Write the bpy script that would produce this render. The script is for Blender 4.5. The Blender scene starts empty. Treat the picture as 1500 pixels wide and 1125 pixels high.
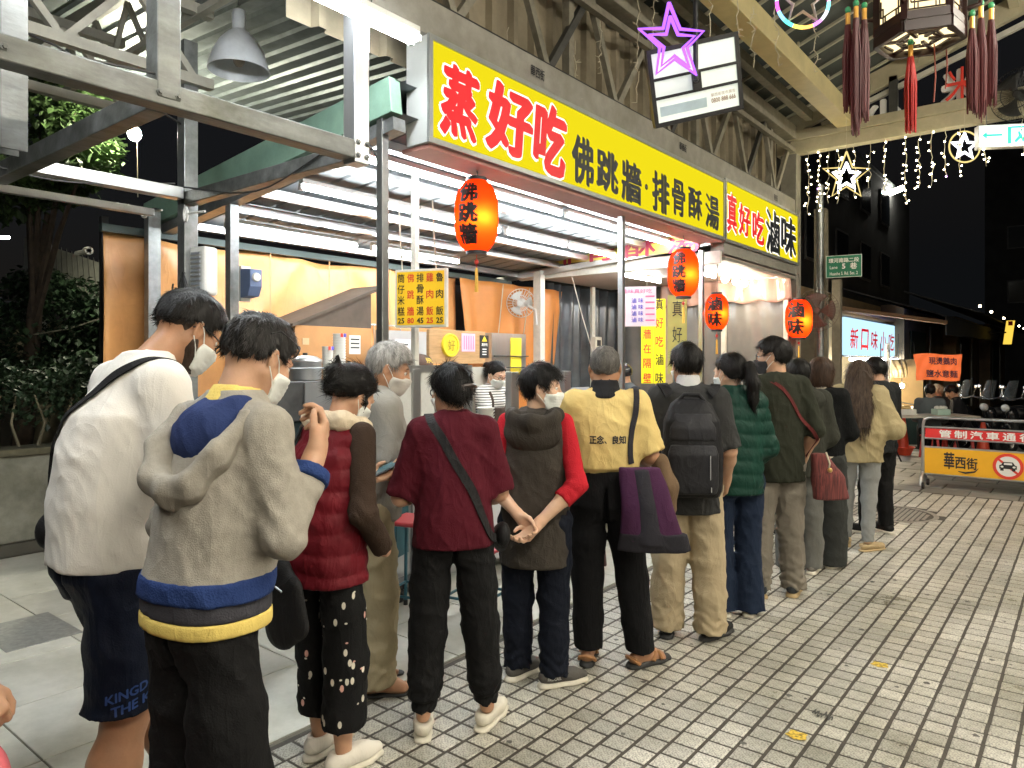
import bpy, bmesh, math, random
import numpy as np
from mathutils import Vector, Matrix, Euler
from mathutils.bvhtree import BVHTree
random.seed(7); RNG = np.random.default_rng(7)
SC = bpy.context.scene
COL = SC.collection
R = math.radians

# ------------------------------------------------------------------ camera, sky, exposure
TH = R(38.6); CT, ST = math.cos(TH), math.sin(TH)      # the street runs along +Y, the camera looks 38.6 deg to its left
FPX, HZ, CH = 1060.0, 530.0, 1.65                      # focal length and horizon in photo pixels, eye height
cam_d = bpy.data.cameras.new('camera'); cam = bpy.data.objects.new('camera', cam_d); COL.objects.link(cam)
cam.location = (0, 0, CH); cam.rotation_euler = (R(90), 0, TH)
cam_d.sensor_width = 36; cam_d.lens = 36 * FPX / 1500; cam_d.shift_y = -(562.5 - HZ) / 1500
cam_d.clip_start = 0.05; cam_d.clip_end = 500
SC.camera = cam
wd = bpy.data.worlds.new('World'); SC.world = wd; wd.use_nodes = True
bg = wd.node_tree.nodes['Background']
sky = wd.node_tree.nodes.new('ShaderNodeTexSky'); sky.sky_type = 'NISHITA'; sky.sun_disc = False
sky.sun_elevation = R(-4); sky.sun_rotation = R(200)
addc = wd.node_tree.nodes.new('ShaderNodeMixRGB'); addc.blend_type = 'ADD'; addc.inputs[0].default_value = 1; addc.inputs[2].default_value = (.026, .029, .033, 1)   # glow of the city on the night sky
wd.node_tree.links.new(sky.outputs[0], addc.inputs[1]); wd.node_tree.links.new(addc.outputs[0], bg.inputs[0]); bg.inputs[1].default_value = 0.05
SC.view_settings.view_transform = 'Standard'; SC.view_settings.look = 'None'
SC.view_settings.exposure = 1.75; SC.view_settings.gamma = 1.0
SC.render.engine = 'CYCLES'
SC.cycles.use_denoising = True
try:
    SC.cycles.denoiser = 'OPENIMAGEDENOISE'; SC.cycles.denoising_prefilter = 'ACCURATE'
except Exception: pass
SC.cycles.max_bounces = 6; SC.cycles.diffuse_bounces = 3; SC.cycles.glossy_bounces = 3
SC.cycles.transmission_bounces = 5; SC.cycles.transparent_max_bounces = 12
SC.cycles.sample_clamp_indirect = 4.0; SC.cycles.caustics_reflective = False; SC.cycles.caustics_refractive = False
SC.cycles.use_light_tree = True
TUBE = 21.0        # radiance of a fluorescent tube

# ------------------------------------------------------------------ photo pixel -> place
def W(px, py, d):
    l = (px - 750) / FPX * d
    return Vector((l * CT - d * ST, l * ST + d * CT, CH + (HZ - py) / FPX * d))
def G(px, py, z=0.0): return W(px, py, FPX * (CH - z) / (py - HZ))
def PX(px, py, X):
    t = (px - 750) / FPX; return W(px, py, X / (t * CT - ST))
def PY(px, py, Y):
    t = (px - 750) / FPX; return W(px, py, Y / (t * ST + CT))

# ------------------------------------------------------------------ materials
MATS = {}
def mat(name, col, rough=.6, metal=0., var=.12, vs=6., bump=0., bs=60., spec=.5, sheen=0., emis=0., ecol=None,
        alpha=1., trans=0., sss=0., stretch=None, island=0., dirt=0., coat=0., fine=0., wr=0., wrs=7.):
    if name in MATS: return MATS[name]
    m = bpy.data.materials.new(name); m.use_nodes = True; MATS[name] = m
    nt = m.node_tree; N = nt.nodes; L = nt.links; b = N['Principled BSDF']
    b.inputs['Roughness'].default_value = rough; b.inputs['Metallic'].default_value = metal
    b.inputs['Specular IOR Level'].default_value = spec
    c4 = (*col, 1)
    b.inputs['Base Color'].default_value = c4
    if var or bump or dirt or wr:
        tc = N.new('ShaderNodeTexCoord'); src = tc.outputs['Object']
        if stretch:
            mp = N.new('ShaderNodeMapping'); mp.inputs['Scale'].default_value = stretch
            L.new(src, mp.inputs[0]); src = mp.outputs[0]
    if var:
        nz = N.new('ShaderNodeTexNoise'); nz.inputs['Scale'].default_value = vs; nz.inputs['Detail'].default_value = 5
        nz.inputs['Roughness'].default_value = .62
        L.new(src, nz.inputs['Vector'])
        rp = N.new('ShaderNodeValToRGB'); rp.color_ramp.elements[0].position = .3; rp.color_ramp.elements[1].position = .7
        rp.color_ramp.elements[0].color = (*[c * (1 - var) for c in col], 1)
        rp.color_ramp.elements[1].color = (*[min(1, c * (1 + var)) for c in col], 1)
        L.new(nz.outputs[0], rp.inputs[0]); out = rp.outputs[0]
        if fine:
            n2 = N.new('ShaderNodeTexNoise'); n2.inputs['Scale'].default_value = fine; n2.inputs['Detail'].default_value = 3
            L.new(src, n2.inputs['Vector'])
            r2 = N.new('ShaderNodeValToRGB'); r2.color_ramp.elements[0].position = .36; r2.color_ramp.elements[1].position = .56
            r2.color_ramp.elements[0].color = (.45, .45, .45, 1); r2.color_ramp.elements[1].color = (1.06, 1.06, 1.06, 1)
            L.new(n2.outputs[0], r2.inputs[0])
            mx = N.new('ShaderNodeMixRGB'); mx.blend_type = 'MULTIPLY'; mx.inputs[0].default_value = 1
            L.new(out, mx.inputs[1]); L.new(r2.outputs[0], mx.inputs[2]); out = mx.outputs[0]
        if island:
            gi = N.new('ShaderNodeNewGeometry'); mm = N.new('ShaderNodeMapRange')
            mm.inputs[3].default_value = 1 - island; mm.inputs[4].default_value = 1 + island
            oi = N.new('ShaderNodeObjectInfo'); ad = N.new('ShaderNodeMath'); ad.operation = 'ADD'
            fr = N.new('ShaderNodeMath'); fr.operation = 'FRACT'
            L.new(gi.outputs['Random Per Island'], ad.inputs[0]); L.new(oi.outputs['Random'], ad.inputs[1]); L.new(ad.outputs[0], fr.inputs[0])
            L.new(fr.outputs[0], mm.inputs[0])
            mx = N.new('ShaderNodeMixRGB'); mx.blend_type = 'MULTIPLY'; mx.inputs[0].default_value = 1
            L.new(out, mx.inputs[1]); L.new(mm.outputs[0], mx.inputs[2]); out = mx.outputs[0]
        if dirt:
            n3 = N.new('ShaderNodeTexNoise'); n3.inputs['Scale'].default_value = 1.3; n3.inputs['Detail'].default_value = 7
            n3.inputs['Roughness'].default_value = .7
            tg = N.new('ShaderNodeNewGeometry'); L.new(tg.outputs['Position'], n3.inputs['Vector'])
            r3 = N.new('ShaderNodeValToRGB'); r3.color_ramp.elements[0].position = .36; r3.color_ramp.elements[1].position = .62
            r3.color_ramp.elements[0].color = (1 - dirt, 1 - dirt, 1 - dirt * 1.15, 1); r3.color_ramp.elements[1].color = (1, 1, 1, 1)
            L.new(n3.outputs[0], r3.inputs[0])
            mx = N.new('ShaderNodeMixRGB'); mx.blend_type = 'MULTIPLY'; mx.inputs[0].default_value = 1
            L.new(out, mx.inputs[1]); L.new(r3.outputs[0], mx.inputs[2]); out = mx.outputs[0]
            mr = N.new('ShaderNodeMapRange'); mr.inputs[3].default_value = max(.05, rough - .2); mr.inputs[4].default_value = min(1, rough + .12)
            L.new(n3.outputs[0], mr.inputs[0]); L.new(mr.outputs[0], b.inputs['Roughness'])
        L.new(out, b.inputs['Base Color'])
    if bump:
        nb = N.new('ShaderNodeTexNoise'); nb.inputs['Scale'].default_value = bs; nb.inputs['Detail'].default_value = 4
        L.new(src, nb.inputs['Vector'])
        bp = N.new('ShaderNodeBump'); bp.inputs['Strength'].default_value = min(1, bump); bp.inputs['Distance'].default_value = .01 * max(1, bump)
        L.new(nb.outputs[0], bp.inputs['Height']); L.new(bp.outputs[0], b.inputs['Normal'])
        if wr:
            hs = None
            for q, (sc_w, ds, st) in enumerate(((wrs, 1.1, 1.), (wrs*2.2, 1.5, .35))):
                mp2 = N.new('ShaderNodeMapping'); mp2.inputs['Rotation'].default_value = (.5 + q, .4, .3); mp2.inputs['Scale'].default_value = (1.3, 1.3, .65); L.new(tc.outputs['Object'], mp2.inputs[0])
                nw = N.new('ShaderNodeTexNoise'); nw.inputs['Scale'].default_value = sc_w; nw.inputs['Detail'].default_value = 1.5; nw.inputs['Distortion'].default_value = ds; L.new(mp2.outputs[0], nw.inputs['Vector'])
                m1 = N.new('ShaderNodeMath'); m1.operation = 'SUBTRACT'; m1.inputs[1].default_value = .5; L.new(nw.outputs[0], m1.inputs[0])
                m2 = N.new('ShaderNodeMath'); m2.operation = 'ABSOLUTE'; L.new(m1.outputs[0], m2.inputs[0])
                m3 = N.new('ShaderNodeMath'); m3.operation = 'POWER'; m3.inputs[1].default_value = .7; L.new(m2.outputs[0], m3.inputs[0])
                m4 = N.new('ShaderNodeMath'); m4.operation = 'MULTIPLY'; m4.inputs[1].default_value = -st; L.new(m3.outputs[0], m4.inputs[0])
                if hs is None: hs = m4.outputs[0]
                else: m5 = N.new('ShaderNodeMath'); m5.operation = 'ADD'; L.new(hs, m5.inputs[0]); L.new(m4.outputs[0], m5.inputs[1]); hs = m5.outputs[0]
            b2 = N.new('ShaderNodeBump'); b2.inputs['Strength'].default_value = min(1, wr); b2.inputs['Distance'].default_value = .03; L.new(hs, b2.inputs['Height']); L.new(bp.outputs[0], b2.inputs['Normal']); L.new(b2.outputs[0], b.inputs['Normal'])
    if sheen:
        b.inputs['Sheen Weight'].default_value = sheen; b.inputs['Sheen Roughness'].default_value = .5
    if emis:
        b.inputs['Emission Color'].default_value = (*(ecol or col), 1); b.inputs['Emission Strength'].default_value = emis
    if alpha < 1: b.inputs['Alpha'].default_value = alpha
    if trans: b.inputs['Transmission Weight'].default_value = trans
    if coat: b.inputs['Coat Weight'].default_value = coat
    if sss:
        b.inputs['Subsurface Weight'].default_value = sss; b.inputs['Subsurface Radius'].default_value = (.02, .008, .004)
        b.inputs['Subsurface Scale'].default_value = .5
    return m
def glow(name, col, s):
    if name in MATS: return MATS[name]
    m = bpy.data.materials.new(name); m.use_nodes = True; nt = m.node_tree
    e = nt.nodes.new('ShaderNodeEmission'); e.inputs[0].default_value = (*col, 1); e.inputs[1].default_value = s
    nt.links.new(e.outputs[0], nt.nodes['Material Output'].inputs[0]); nt.nodes.remove(nt.nodes['Principled BSDF'])
    MATS[name] = m; return m

# ------------------------------------------------------------------ mesh collector
def frame(z, up=(0, 0, 1)):
    z = Vector(z).normalized(); u = Vector(up)
    if abs(z.dot(u)) > .98: u = Vector((0, 1, 0)) if abs(z.y) < .9 else Vector((1, 0, 0))
    x = u.cross(z).normalized(); return x, z.cross(x), z
def tag(o, label=None, cat=None, group=None, kind=None):
    if label: o['label'] = label
    if cat: o['category'] = cat
    if group: o['group'] = group
    if kind: o['kind'] = kind
    return o
def thing(name, label, cat, loc=(0, 0, 0), rz=0., group=None, scale=1.):
    o = bpy.data.objects.new(name, None); COL.objects.link(o); o.location = loc; o.rotation_euler = (0, 0, rz)
    o.scale = (scale,) * 3; o.empty_display_size = .1
    return tag(o, label, cat, group)
def link(name, me, m, parent=None, local=False):
    o = bpy.data.objects.new(name, me); COL.objects.link(o)
    if m is not None and not me.materials: me.materials.append(m)
    if parent is not None:
        o.parent = parent
        if not local:
            p = parent; off = Vector((0, 0, 0))
            while p is not None:
                if p.type == 'EMPTY': off = p.location; break
                p = p.parent
            if parent.type == 'EMPTY': o.matrix_parent_inverse = Matrix.Translation(-Vector(off))
    return o
class MB:
    def __init__(s): s.v = []; s.f = []
    def add(s, vs, fs):
        n = len(s.v); s.v += [tuple(v) for v in vs]; s.f += [tuple(i + n for i in f) for f in fs]; return s
    def box(s, lo, hi):
        x0, y0, z0 = lo; x1, y1, z1 = hi
        return s.add([(x0,y0,z0),(x1,y0,z0),(x1,y1,z0),(x0,y1,z0),(x0,y0,z1),(x1,y0,z1),(x1,y1,z1),(x0,y1,z1)],
                     [(0,3,2,1),(4,5,6,7),(0,1,5,4),(1,2,6,5),(2,3,7,6),(3,0,4,7)])
    def obox(s, c, ax, h):
        c = Vector(c); a = [Vector(q).normalized() * k for q, k in zip(ax, h)]
        vs = [c + a[0]*i + a[1]*j + a[2]*k for k in (-1,1) for j in (-1,1) for i in (-1,1)]
        return s.add(vs, [(0,2,3,1),(4,5,7,6),(0,1,5,4),(1,3,7,5),(3,2,6,7),(2,0,4,6)])
    def beam(s, a, b, w, h, up=(0, 0, 1)):
        a, b = Vector(a), Vector(b); x, y, z = frame(b - a, up)
        return s.obox((a + b) / 2, (x, y, z), (w / 2, h / 2, (b - a).length / 2))
    def tube(s, pts, r, n=8, cap=True):
        pts = [Vector(p) for p in pts]; rs = r if isinstance(r, (list, tuple)) else [r] * len(pts)
        rings = []; x0 = None
        for i, p in enumerate(pts):
            d = (pts[min(i+1, len(pts)-1)] - pts[max(i-1, 0)])
            if d.length < 1e-9: d = Vector((0, 0, 1))
            d.normalize()
            if x0 is None: x, y, _ = frame(d)
            else:
                x = x0 - d * x0.dot(d)
                if x.length < 1e-6: x, y, _ = frame(d)
                x.normalize(); y = d.cross(x)
            x0 = x
            rings.append([p + (x * math.cos(2*math.pi*k/n) + y * math.sin(2*math.pi*k/n)) * rs[i] for k in range(n)])
        vs = [v for r_ in rings for v in r_]; fs = []
        for i in range(len(pts) - 1):
            for k in range(n):
                fs.append((i*n+k, i*n+(k+1)%n, (i+1)*n+(k+1)%n, (i+1)*n+k))
        if cap: fs += [tuple(range(n))[::-1], tuple((len(pts)-1)*n+k for k in range(n))]
        return s.add(vs, fs)
    def lathe(s, prof, c=(0, 0, 0), ax=(0, 0, 1), n=24, close=False):
        x, y, z = frame(ax); c = Vector(c); vs = []; fs = []
        for (r, h) in prof:
            for k in range(n):
                a = 2*math.pi*k/n; vs.append(c + z*h + (x*math.cos(a) + y*math.sin(a))*max(r, 1e-4))
        for i in range(len(prof)-1):
            for k in range(n): fs.append((i*n+k, i*n+(k+1)%n, (i+1)*n+(k+1)%n, (i+1)*n+k))
        return s.add(vs, fs)
    def ball(s, c, r, n=10, m=6):
        rr = r if isinstance(r, (tuple, list)) else (r, r, r)
        vs = []; fs = []
        for i in range(m+1):
            p = math.pi*i/m
            for k in range(n):
                a = 2*math.pi*k/n
                vs.append((c[0]+rr[0]*math.sin(p)*math.cos(a), c[1]+rr[1]*math.sin(p)*math.sin(a), c[2]+rr[2]*math.cos(p)))
        for i in range(m):
            for k in range(n): fs.append(((i+1)*n+k, (i+1)*n+(k+1)%n, i*n+(k+1)%n, i*n+k))
        return s.add(vs, fs)
    def grid(s, P, nu, nv):
        vs = [P(i/nu, j/nv) for j in range(nv+1) for i in range(nu+1)]
        return s.add(vs, [(j*(nu+1)+i, j*(nu+1)+i+1, (j+1)*(nu+1)+i+1, (j+1)*(nu+1)+i) for j in range(nv) for i in range(nu)])
    def mesh(s, name, smooth=False):
        me = bpy.data.meshes.new(name); me.from_pydata(s.v, [], s.f); me.update()
        if smooth: me.polygons.foreach_set('use_smooth', [True]*len(me.polygons))
        return me
    def build(s, name, m, parent=None, smooth=False, bevel=0., local=False, solid=0.):
        o = link(name, s.mesh(name, smooth), m, parent, local)
        if solid:
            q = o.modifiers.new('s', 'SOLIDIFY'); q.thickness = solid; q.offset = 0
        if bevel:
            q = o.modifiers.new('b', 'BEVEL'); q.width = bevel; q.segments = 2; q.limit_method = 'ANGLE'
        if smooth and not bevel:
            try:
                bpy.context.view_layer.objects.active = None
                o.data.set_sharp_from_angle(angle=R(50))
            except Exception: pass
        return o
def struct(o): o['kind'] = 'structure'; return o

# ------------------------------------------------------------------ lettering (built-in font), as flat meshes
TXT = {}
def text_mesh(s, bold=0., extrude=0.004, vertical=False, space=1.0):
    key = (s, bold, extrude, vertical, space)
    if key in TXT: return TXT[key]
    cu = bpy.data.curves.new('lettering', 'FONT'); cu.body = '\n'.join(s) if vertical else s
    cu.size = 1; cu.offset = bold; cu.extrude = extrude; cu.align_x = 'CENTER'; cu.resolution_u = 2
    cu.space_line = space if vertical else 1; cu.space_character = 1 if vertical else space
    o = bpy.data.objects.new('lettering', cu); COL.objects.link(o)
    dg = bpy.context.evaluated_depsgraph_get(); dg.update()
    me = bpy.data.meshes.new_from_object(o.evaluated_get(dg)); bpy.data.objects.remove(o); bpy.data.curves.remove(cu)
    co = np.empty(len(me.vertices)*3); me.vertices.foreach_get('co', co); co = co.reshape(-1, 3)
    lo, hi = co.min(0), co.max(0)
    TXT[key] = (me, lo, hi); return TXT[key]
def lettering(s, m, c, right, up, w, h, parent, bold=0., vertical=False, space=1.0, lift=.004, keep=False, name='lettering', shear=0., thick=.003, nib=0.):
    """s fitted into a w x h rectangle centred at c whose axes are right and up; stands lift proud of the surface.
    bold thickens the strokes all round, nib along one diagonal like a broad brush (both in units of the character)"""
    solid = thick > .01
    me0, lo, hi = text_mesh(s, 0., 0.004 if solid else 0., vertical, space)
    right, up = Vector(right).normalized(), Vector(up).normalized(); nrm = right.cross(up)
    n = len(me0.vertices); co = np.empty(n*3); me0.vertices.foreach_get('co', co); co = co.reshape(-1, 3)
    offs = [(0., 0.)]
    if bold: offs += [(bold*math.cos(k*math.pi/4), bold*math.sin(k*math.pi/4)) for k in range(8)]
    if nib: offs = [(a + t*nib*.86, b - t*nib*.5) for a, b in offs for t in (-1, -.5, 0, .5, 1)]
    sx, sy = w/(hi[0]-lo[0]), h/(hi[1]-lo[1])
    if keep: sx = sy = min(sx, sy)
    if nib or bold: e = bold + nib*.6; sx *= (hi[0]-lo[0])/(hi[0]-lo[0] + 2*e); sy *= (hi[1]-lo[1])/(hi[1]-lo[1] + 2*e)
    polys = [tuple(p.vertices) for p in me0.polygons]; V = []; F = []
    for k, (ox, oy) in enumerate(offs):
        x = (co[:, 0]+ox-(lo[0]+hi[0])/2)*sx; y = (co[:, 1]+oy-(lo[1]+hi[1])/2)*sy; x = x + shear*y
        z = (co[:, 2]/.004*thick/2 if solid else co[:, 2]*0) + lift + k*.00012
        V.append(np.array(c) + np.outer(x, right) + np.outer(y, up) + np.outer(z, nrm)); F += [tuple(i + k*n for i in p) for p in polys]
    me = bpy.data.meshes.new(name); me.from_pydata(np.concatenate(V).tolist(), [], F); me.update()
    o = link(name, me, m, parent)
    if len(s) > 6: o['kind'] = 'stuff'
    return o
# ------------------------------------------------------------------ shared materials
steel = mat('galvanised steel', (.27, .285, .29), .42, .6, .22, 14, .12, 40, dirt=.25)
stainless = mat('stainless steel', (.50, .51, .52), .3, .9, .08, 9, .04, 30, stretch=(1, 1, .15))
painted_grey = mat('grey painted steel', (.30, .285, .25), .55, 0, .14, 9, .1, 30, dirt=.3)
beam_brown = mat('weathered beam paint', (.27, .25, .20), .6, 0, .2, 12, .15, 40, dirt=.35)
cream_beam = mat('cream painted beam', (.52, .47, .33), .5, 0, .1, 7, .06, 30, dirt=.2)
yellow_beam = mat('pale yellow painted beam', (.60, .51, .27), .45, 0, .1, 5, .06, 30, dirt=.15)
clad = mat('beige cladding sheet', (.30, .255, .18), .6, 0, .16, 5, .08, 30, dirt=.3)
darkroof = mat('dark roofing sheet', (.055, .065, .06), .6, 0, .2, 6, .05, 30)
sheetroof = mat('galvanised roofing sheet', (.20, .23, .25), .5, .35, .25, 5, .1, 30, dirt=.3)
black_metal = mat('black powder coat', (.016, .016, .017), .42, .2, .1, 20)
black_plastic = mat('black plastic', (.018, .018, .02), .45, 0, .1, 30)
white_plastic = mat('white plastic', (.72, .72, .69), .4, 0, .05, 9)
white_paint = mat('off white painted post', (.66, .64, .57), .5, 0, .1, 10, .05, 40, dirt=.18)
greenpaint = mat('pale green painted steel', (.22, .36, .28), .5, 0, .1, 10, .08, 40, dirt=.2)
concrete = mat('concrete', (.30, .295, .25), .85, 0, .25, 5, .3, 60, dirt=.4)
tube_m = glow('fluorescent tube light', (.90, .97, 1.0), TUBE)
wire_m = mat('pale wire', (.55, .50, .38), .5, 0, 0)
dark_wire = mat('dark cable', (.03, .03, .03), .5, 0, 0)
orange_tarp = mat('orange tarpaulin', (.78, .38, .14), .38, 0, .1, 2.2, .3, 7, dirt=.14, wr=.5, wrs=1.6)
red_letter = mat('red lettering', (.55, .006, .010), .5, 0, 0, emis=.14, ecol=(.85, .01, .02))
black_letter = mat('black lettering', (.012, .015, .025), .5, 0, 0)
white_letter = mat('white lettering outline', (.8, .8, .75), .5, 0, 0, emis=.3, ecol=(1, .95, .85))
print_red = mat('printed red', (.72, .05, .03), .6, 0, 0)
print_black = mat('printed black', (.015, .015, .018), .6, 0, 0)
print_white = mat('printed white', (.80, .80, .78), .6, 0, 0)
print_blue = mat('printed blue', (.12, .10, .55), .6, 0, 0)
print_pink = mat('printed pink', (.75, .18, .35), .6, 0, 0)
wood = mat('brown wood board', (.40, .24, .11), .6, 0, .2, 5, .08, 40, stretch=(1, 1, 9))
cardboard = mat('brown cardboard', (.52, .26, .10), .75, 0, .1, 5, .05, 30)
paper = mat('white paper', (.76, .75, .72), .7, 0, .03, 9)
alu = mat('brushed aluminium', (.66, .66, .65), .33, 1, .06, 9, .03, 40)
red_plastic = mat('red plastic', (.55, .04, .03), .4, 0, .1, 8)

# ------------------------------------------------------------------ ground and paving
m = MB(); m.add([(-80, -40, -.03), (80, -40, -.03), (80, 140, -.03), (-80, 140, -.03)], [(0, 1, 2, 3)])
ground = struct(m.build('ground', mat('dark earth and joints', (.06, .055, .045), .9, 0, .3, 3, .2, 30)))
joint_m = mat('dirty mortar joint', (.062, .053, .042), .75, 0, .35, 20, .25, 60, dirt=.3)
m = MB(); m.add([(-2.745, -3, -.0028), (6, -3, -.0028), (6, 10.44, -.0028), (-2.745, 10.44, -.0028)], [(0, 1, 2, 3)])
pave = struct(m.build('pavement', joint_m))
tile_m = mat('speckled grey granite tile', (.59, .565, .505), .36, 0, .16, 30, .35, 120, island=.20, fine=120, dirt=.42)
def chamfer_tile(cx, cy, hx, hy, z0=-.02, z1=0., c=.0035, tilt=(0, 0)):
    vs = []
    for (k, z) in ((0, z0), (0, z1 - c * .7), (c, z1)):
        for sx, sy in ((-1, -1), (1, -1), (1, 1), (-1, 1)):
            vs.append((cx + sx * (hx - k), cy + sy * (hy - k), z + (sx * tilt[0] + sy * tilt[1] if z > z0 else 0)))
    fs = [(8, 9, 10, 11)]
    for r in (0, 4):
        for k in range(4): fs.append((r + k, r + (k + 1) % 4, r + 4 + (k + 1) % 4, r + 4 + k))
    return vs, fs
PXT, PYT = .118, .1135
spots = []
ncol = int((4.6 + 2.72) / PXT)
MANH = Vector((-1.73, 8.75))
for i in range(ncol):
    x = -2.72 + (i + .5) * PXT; off = random.uniform(-.02, .02) + (i % 2) * .018
    for j in range(-2, 95):
        y = j * PYT + off
        if y > 10.38 or y < .9: continue
        d = -x * ST + y * CT; l = x * CT + y * ST
        if d < 1.6: continue
        px = 750 + FPX * l / d; py = HZ + FPX * CH / d
        if px < -350 or px > 1900 or py > 1500: continue
        if (Vector((x, y)) - MANH).length < .50: continue
        spots.append((d if (20 < px < 1490 and py < 1122) else d + 100, x, y))
spots.sort()
seen = spots[:300]; rest = spots[300:]
tm = []
for q in range(10):
    vs, fs = chamfer_tile(0, 0, PXT/2 - .0080, PYT/2 - .0066, tilt=(random.uniform(-.0007, .0007), random.uniform(-.0007, .0007)))
    b_ = MB().add(vs, fs); tm.append(b_.mesh('tile'))
for _, x, y in seen:
    o = bpy.data.objects.new('tile', random.choice(tm)); COL.objects.link(o); o.parent = pave
    if not o.data.materials: o.data.materials.append(tile_m)
    o.location = (x + random.uniform(-.0015, .0015), y, random.uniform(-.0006, .0012)); o.rotation_euler = (0, 0, random.uniform(-.012, .012))
m = MB()
for _, x, y in rest:
    m.add(*chamfer_tile(x + random.uniform(-.0015, .0015), y, PXT/2 - .0080, PYT/2 - .0066, z1=random.uniform(-.0006, .0012),
                        tilt=(random.uniform(-.0007, .0007), random.uniform(-.0007, .0007))))
tag(m.build('tile_field', tile_m, pave), kind='stuff')
# worn yellow paint patches on single tiles
ypaint = mat('worn yellow paint', (.62, .43, .06), .6, 0, .3, 60, .1, 90, fine=60)
for px, py in ((1272, 975), (1178, 1076)):
    p = G(px, py); vs = []
    best = min(spots, key=lambda s: (s[1] - p.x) ** 2 + (s[2] - p.y) ** 2)
    n = 26
    for k in range(n):
        a = 2*math.pi*k/n; r = 1 + .12*math.sin(5*a + px) + .06*math.sin(11*a)
        ca, sa = math.cos(a), math.sin(a)
        q = (abs(ca)**4 + abs(sa)**4) ** .25
        vs.append((best[1] + .040*r*ca/q, best[2] + .036*r*sa/q, .0045))
    MB().add(vs, [tuple(range(n))]).build('paint_mark', ypaint, pave)
# old chewing gum and drips trodden flat
rs = random.Random(11); m = MB()
for k in range(230):
    s_ = spots[rs.randrange(len(spots))]; x, y = s_[1] + rs.uniform(-.05, .05), s_[2] + rs.uniform(-.05, .05); r = rs.uniform(.005, .019); n = 9; ph = rs.uniform(0, 6)
    m.add([(x + r*(1 + .25*math.sin(3*q + ph))*math.cos(2*math.pi*q/n), y + r*(1 + .25*math.sin(2*q + ph))*math.sin(2*math.pi*q/n), .0034) for q in range(n)], [tuple(range(n))])
tag(m.build('trodden_gum', mat('trodden gum', (.10, .095, .085), .6, 0, .3, 30), pave), kind='stuff')
p = G(1204, 1048); m = MB(); rs = random.Random(4); q = Vector((p.x - .04, p.y - .01, .0045)); pts = [q]
for k in range(22): pts.append(Vector((p.x - .04 + .09*k/21, p.y + .03*math.sin(k*1.7) + .015*math.sin(k*.6), .0045)))
MB().tube(pts, .003, 4).build('scribble', mat('dark scribble', (.06, .06, .055)), pave)
# manhole cover
mh = thing('manhole_cover', 'round ribbed iron manhole cover set in the tiled paving', 'manhole cover', (MANH.x, MANH.y, 0))
iron = mat('worn cast iron', (.30, .28, .24), .5, .5, .25, 30, .2, 60)
MB().lathe([(.0, -.02), (.44, -.02), (.44, .0), (.475, .004), (.49, .0), (.49, -.03)], (MANH.x, MANH.y, 0), n=48).build('frame', iron, mh, smooth=True)
m = MB()
for i in range(-9, 10):
    for j in range(-9, 10):
        x, y = i*.046, j*.046
        if math.hypot(x, y) < .41: m.add(*chamfer_tile(MANH.x + x, MANH.y + y, .017, .017, -.02, .0, .004))
tag(m.build('stud_pattern', iron, mh), kind='stuff')
# cream slabs of the stall apron
slab_m = mat('cream floor slab', (.66, .65, .585), .36, 0, .12, 3, .06, 20, island=.06, dirt=.34)
m = MB(); m.add([(-9, -2, -.008), (-2.75, -2, -.008), (-2.75, 12, -.008), (-9, 12, -.008)], [(0, 1, 2, 3)])
apron = struct(m.build('stall_apron', mat('apron joint', (.16, .145, .11), .8, 0, .2, 20)))
for i in range(7):
    for j in range(-1, 17):
        x = -2.77 - (i + .5) * .62; y = j * .62 + .2
        if i > 4 and j > 6: continue
        vs, fs = chamfer_tile(0, 0, .306, .306, -.03, random.uniform(-.0008, .0008), .002)
        o = link('slab', MB().add(vs, fs).mesh('slab'), slab_m, apron, True); o.location = (x, y, 0)
dc = PX(30, 925, -4.7); dc = G(42, 925)
m = MB(); m.box((dc.x - .28, dc.y - .2, .001), (dc.x + .28, dc.y + .2, .006))
tag(m.build('drain_cover', mat('zinc drain plate', (.36, .37, .35), .5, .5, .2, 30, .15, 60)), 'flat grey metal drain plate in the cream slabs', 'drain cover')
m = MB()
for s in (-1, 1):
    m.box((dc.x - .3, dc.y + s*.21 - .008, .002), (dc.x + .3, dc.y + s*.21 + .008, .004)); m.box((dc.x + s*.29 - .008, dc.y - .2, .002), (dc.x + s*.29 + .008, dc.y + .2, .004))
# road slabs past the arcade
road_m = mat('dark grey road slab', (.19, .185, .165), .55, 0, .2, 6, .15, 50, island=.22, dirt=.3)
m = MB(); m.add([(-9, 10.44, -.012), (12, 10.44, -.012), (12, 40, -.012), (-9, 40, -.012)], [(0, 1, 2, 3)])
road = struct(m.build('road', mat('road joint', (.05, .047, .04), .8, 0, .2, 20)))
for i in range(12):
    for j in range(11):
        x = -3.0 + i*.52 + (j % 2)*.2; y = 10.44 + (j + .5)*.42
        vs, fs = chamfer_tile(0, 0, .252, .204, -.03, random.uniform(-.003, .002), .004)
        o = link('paving_slab', MB().add(vs, fs).mesh('paving_slab'), road_m, road, True); o.location = (x, y, 0)

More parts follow.
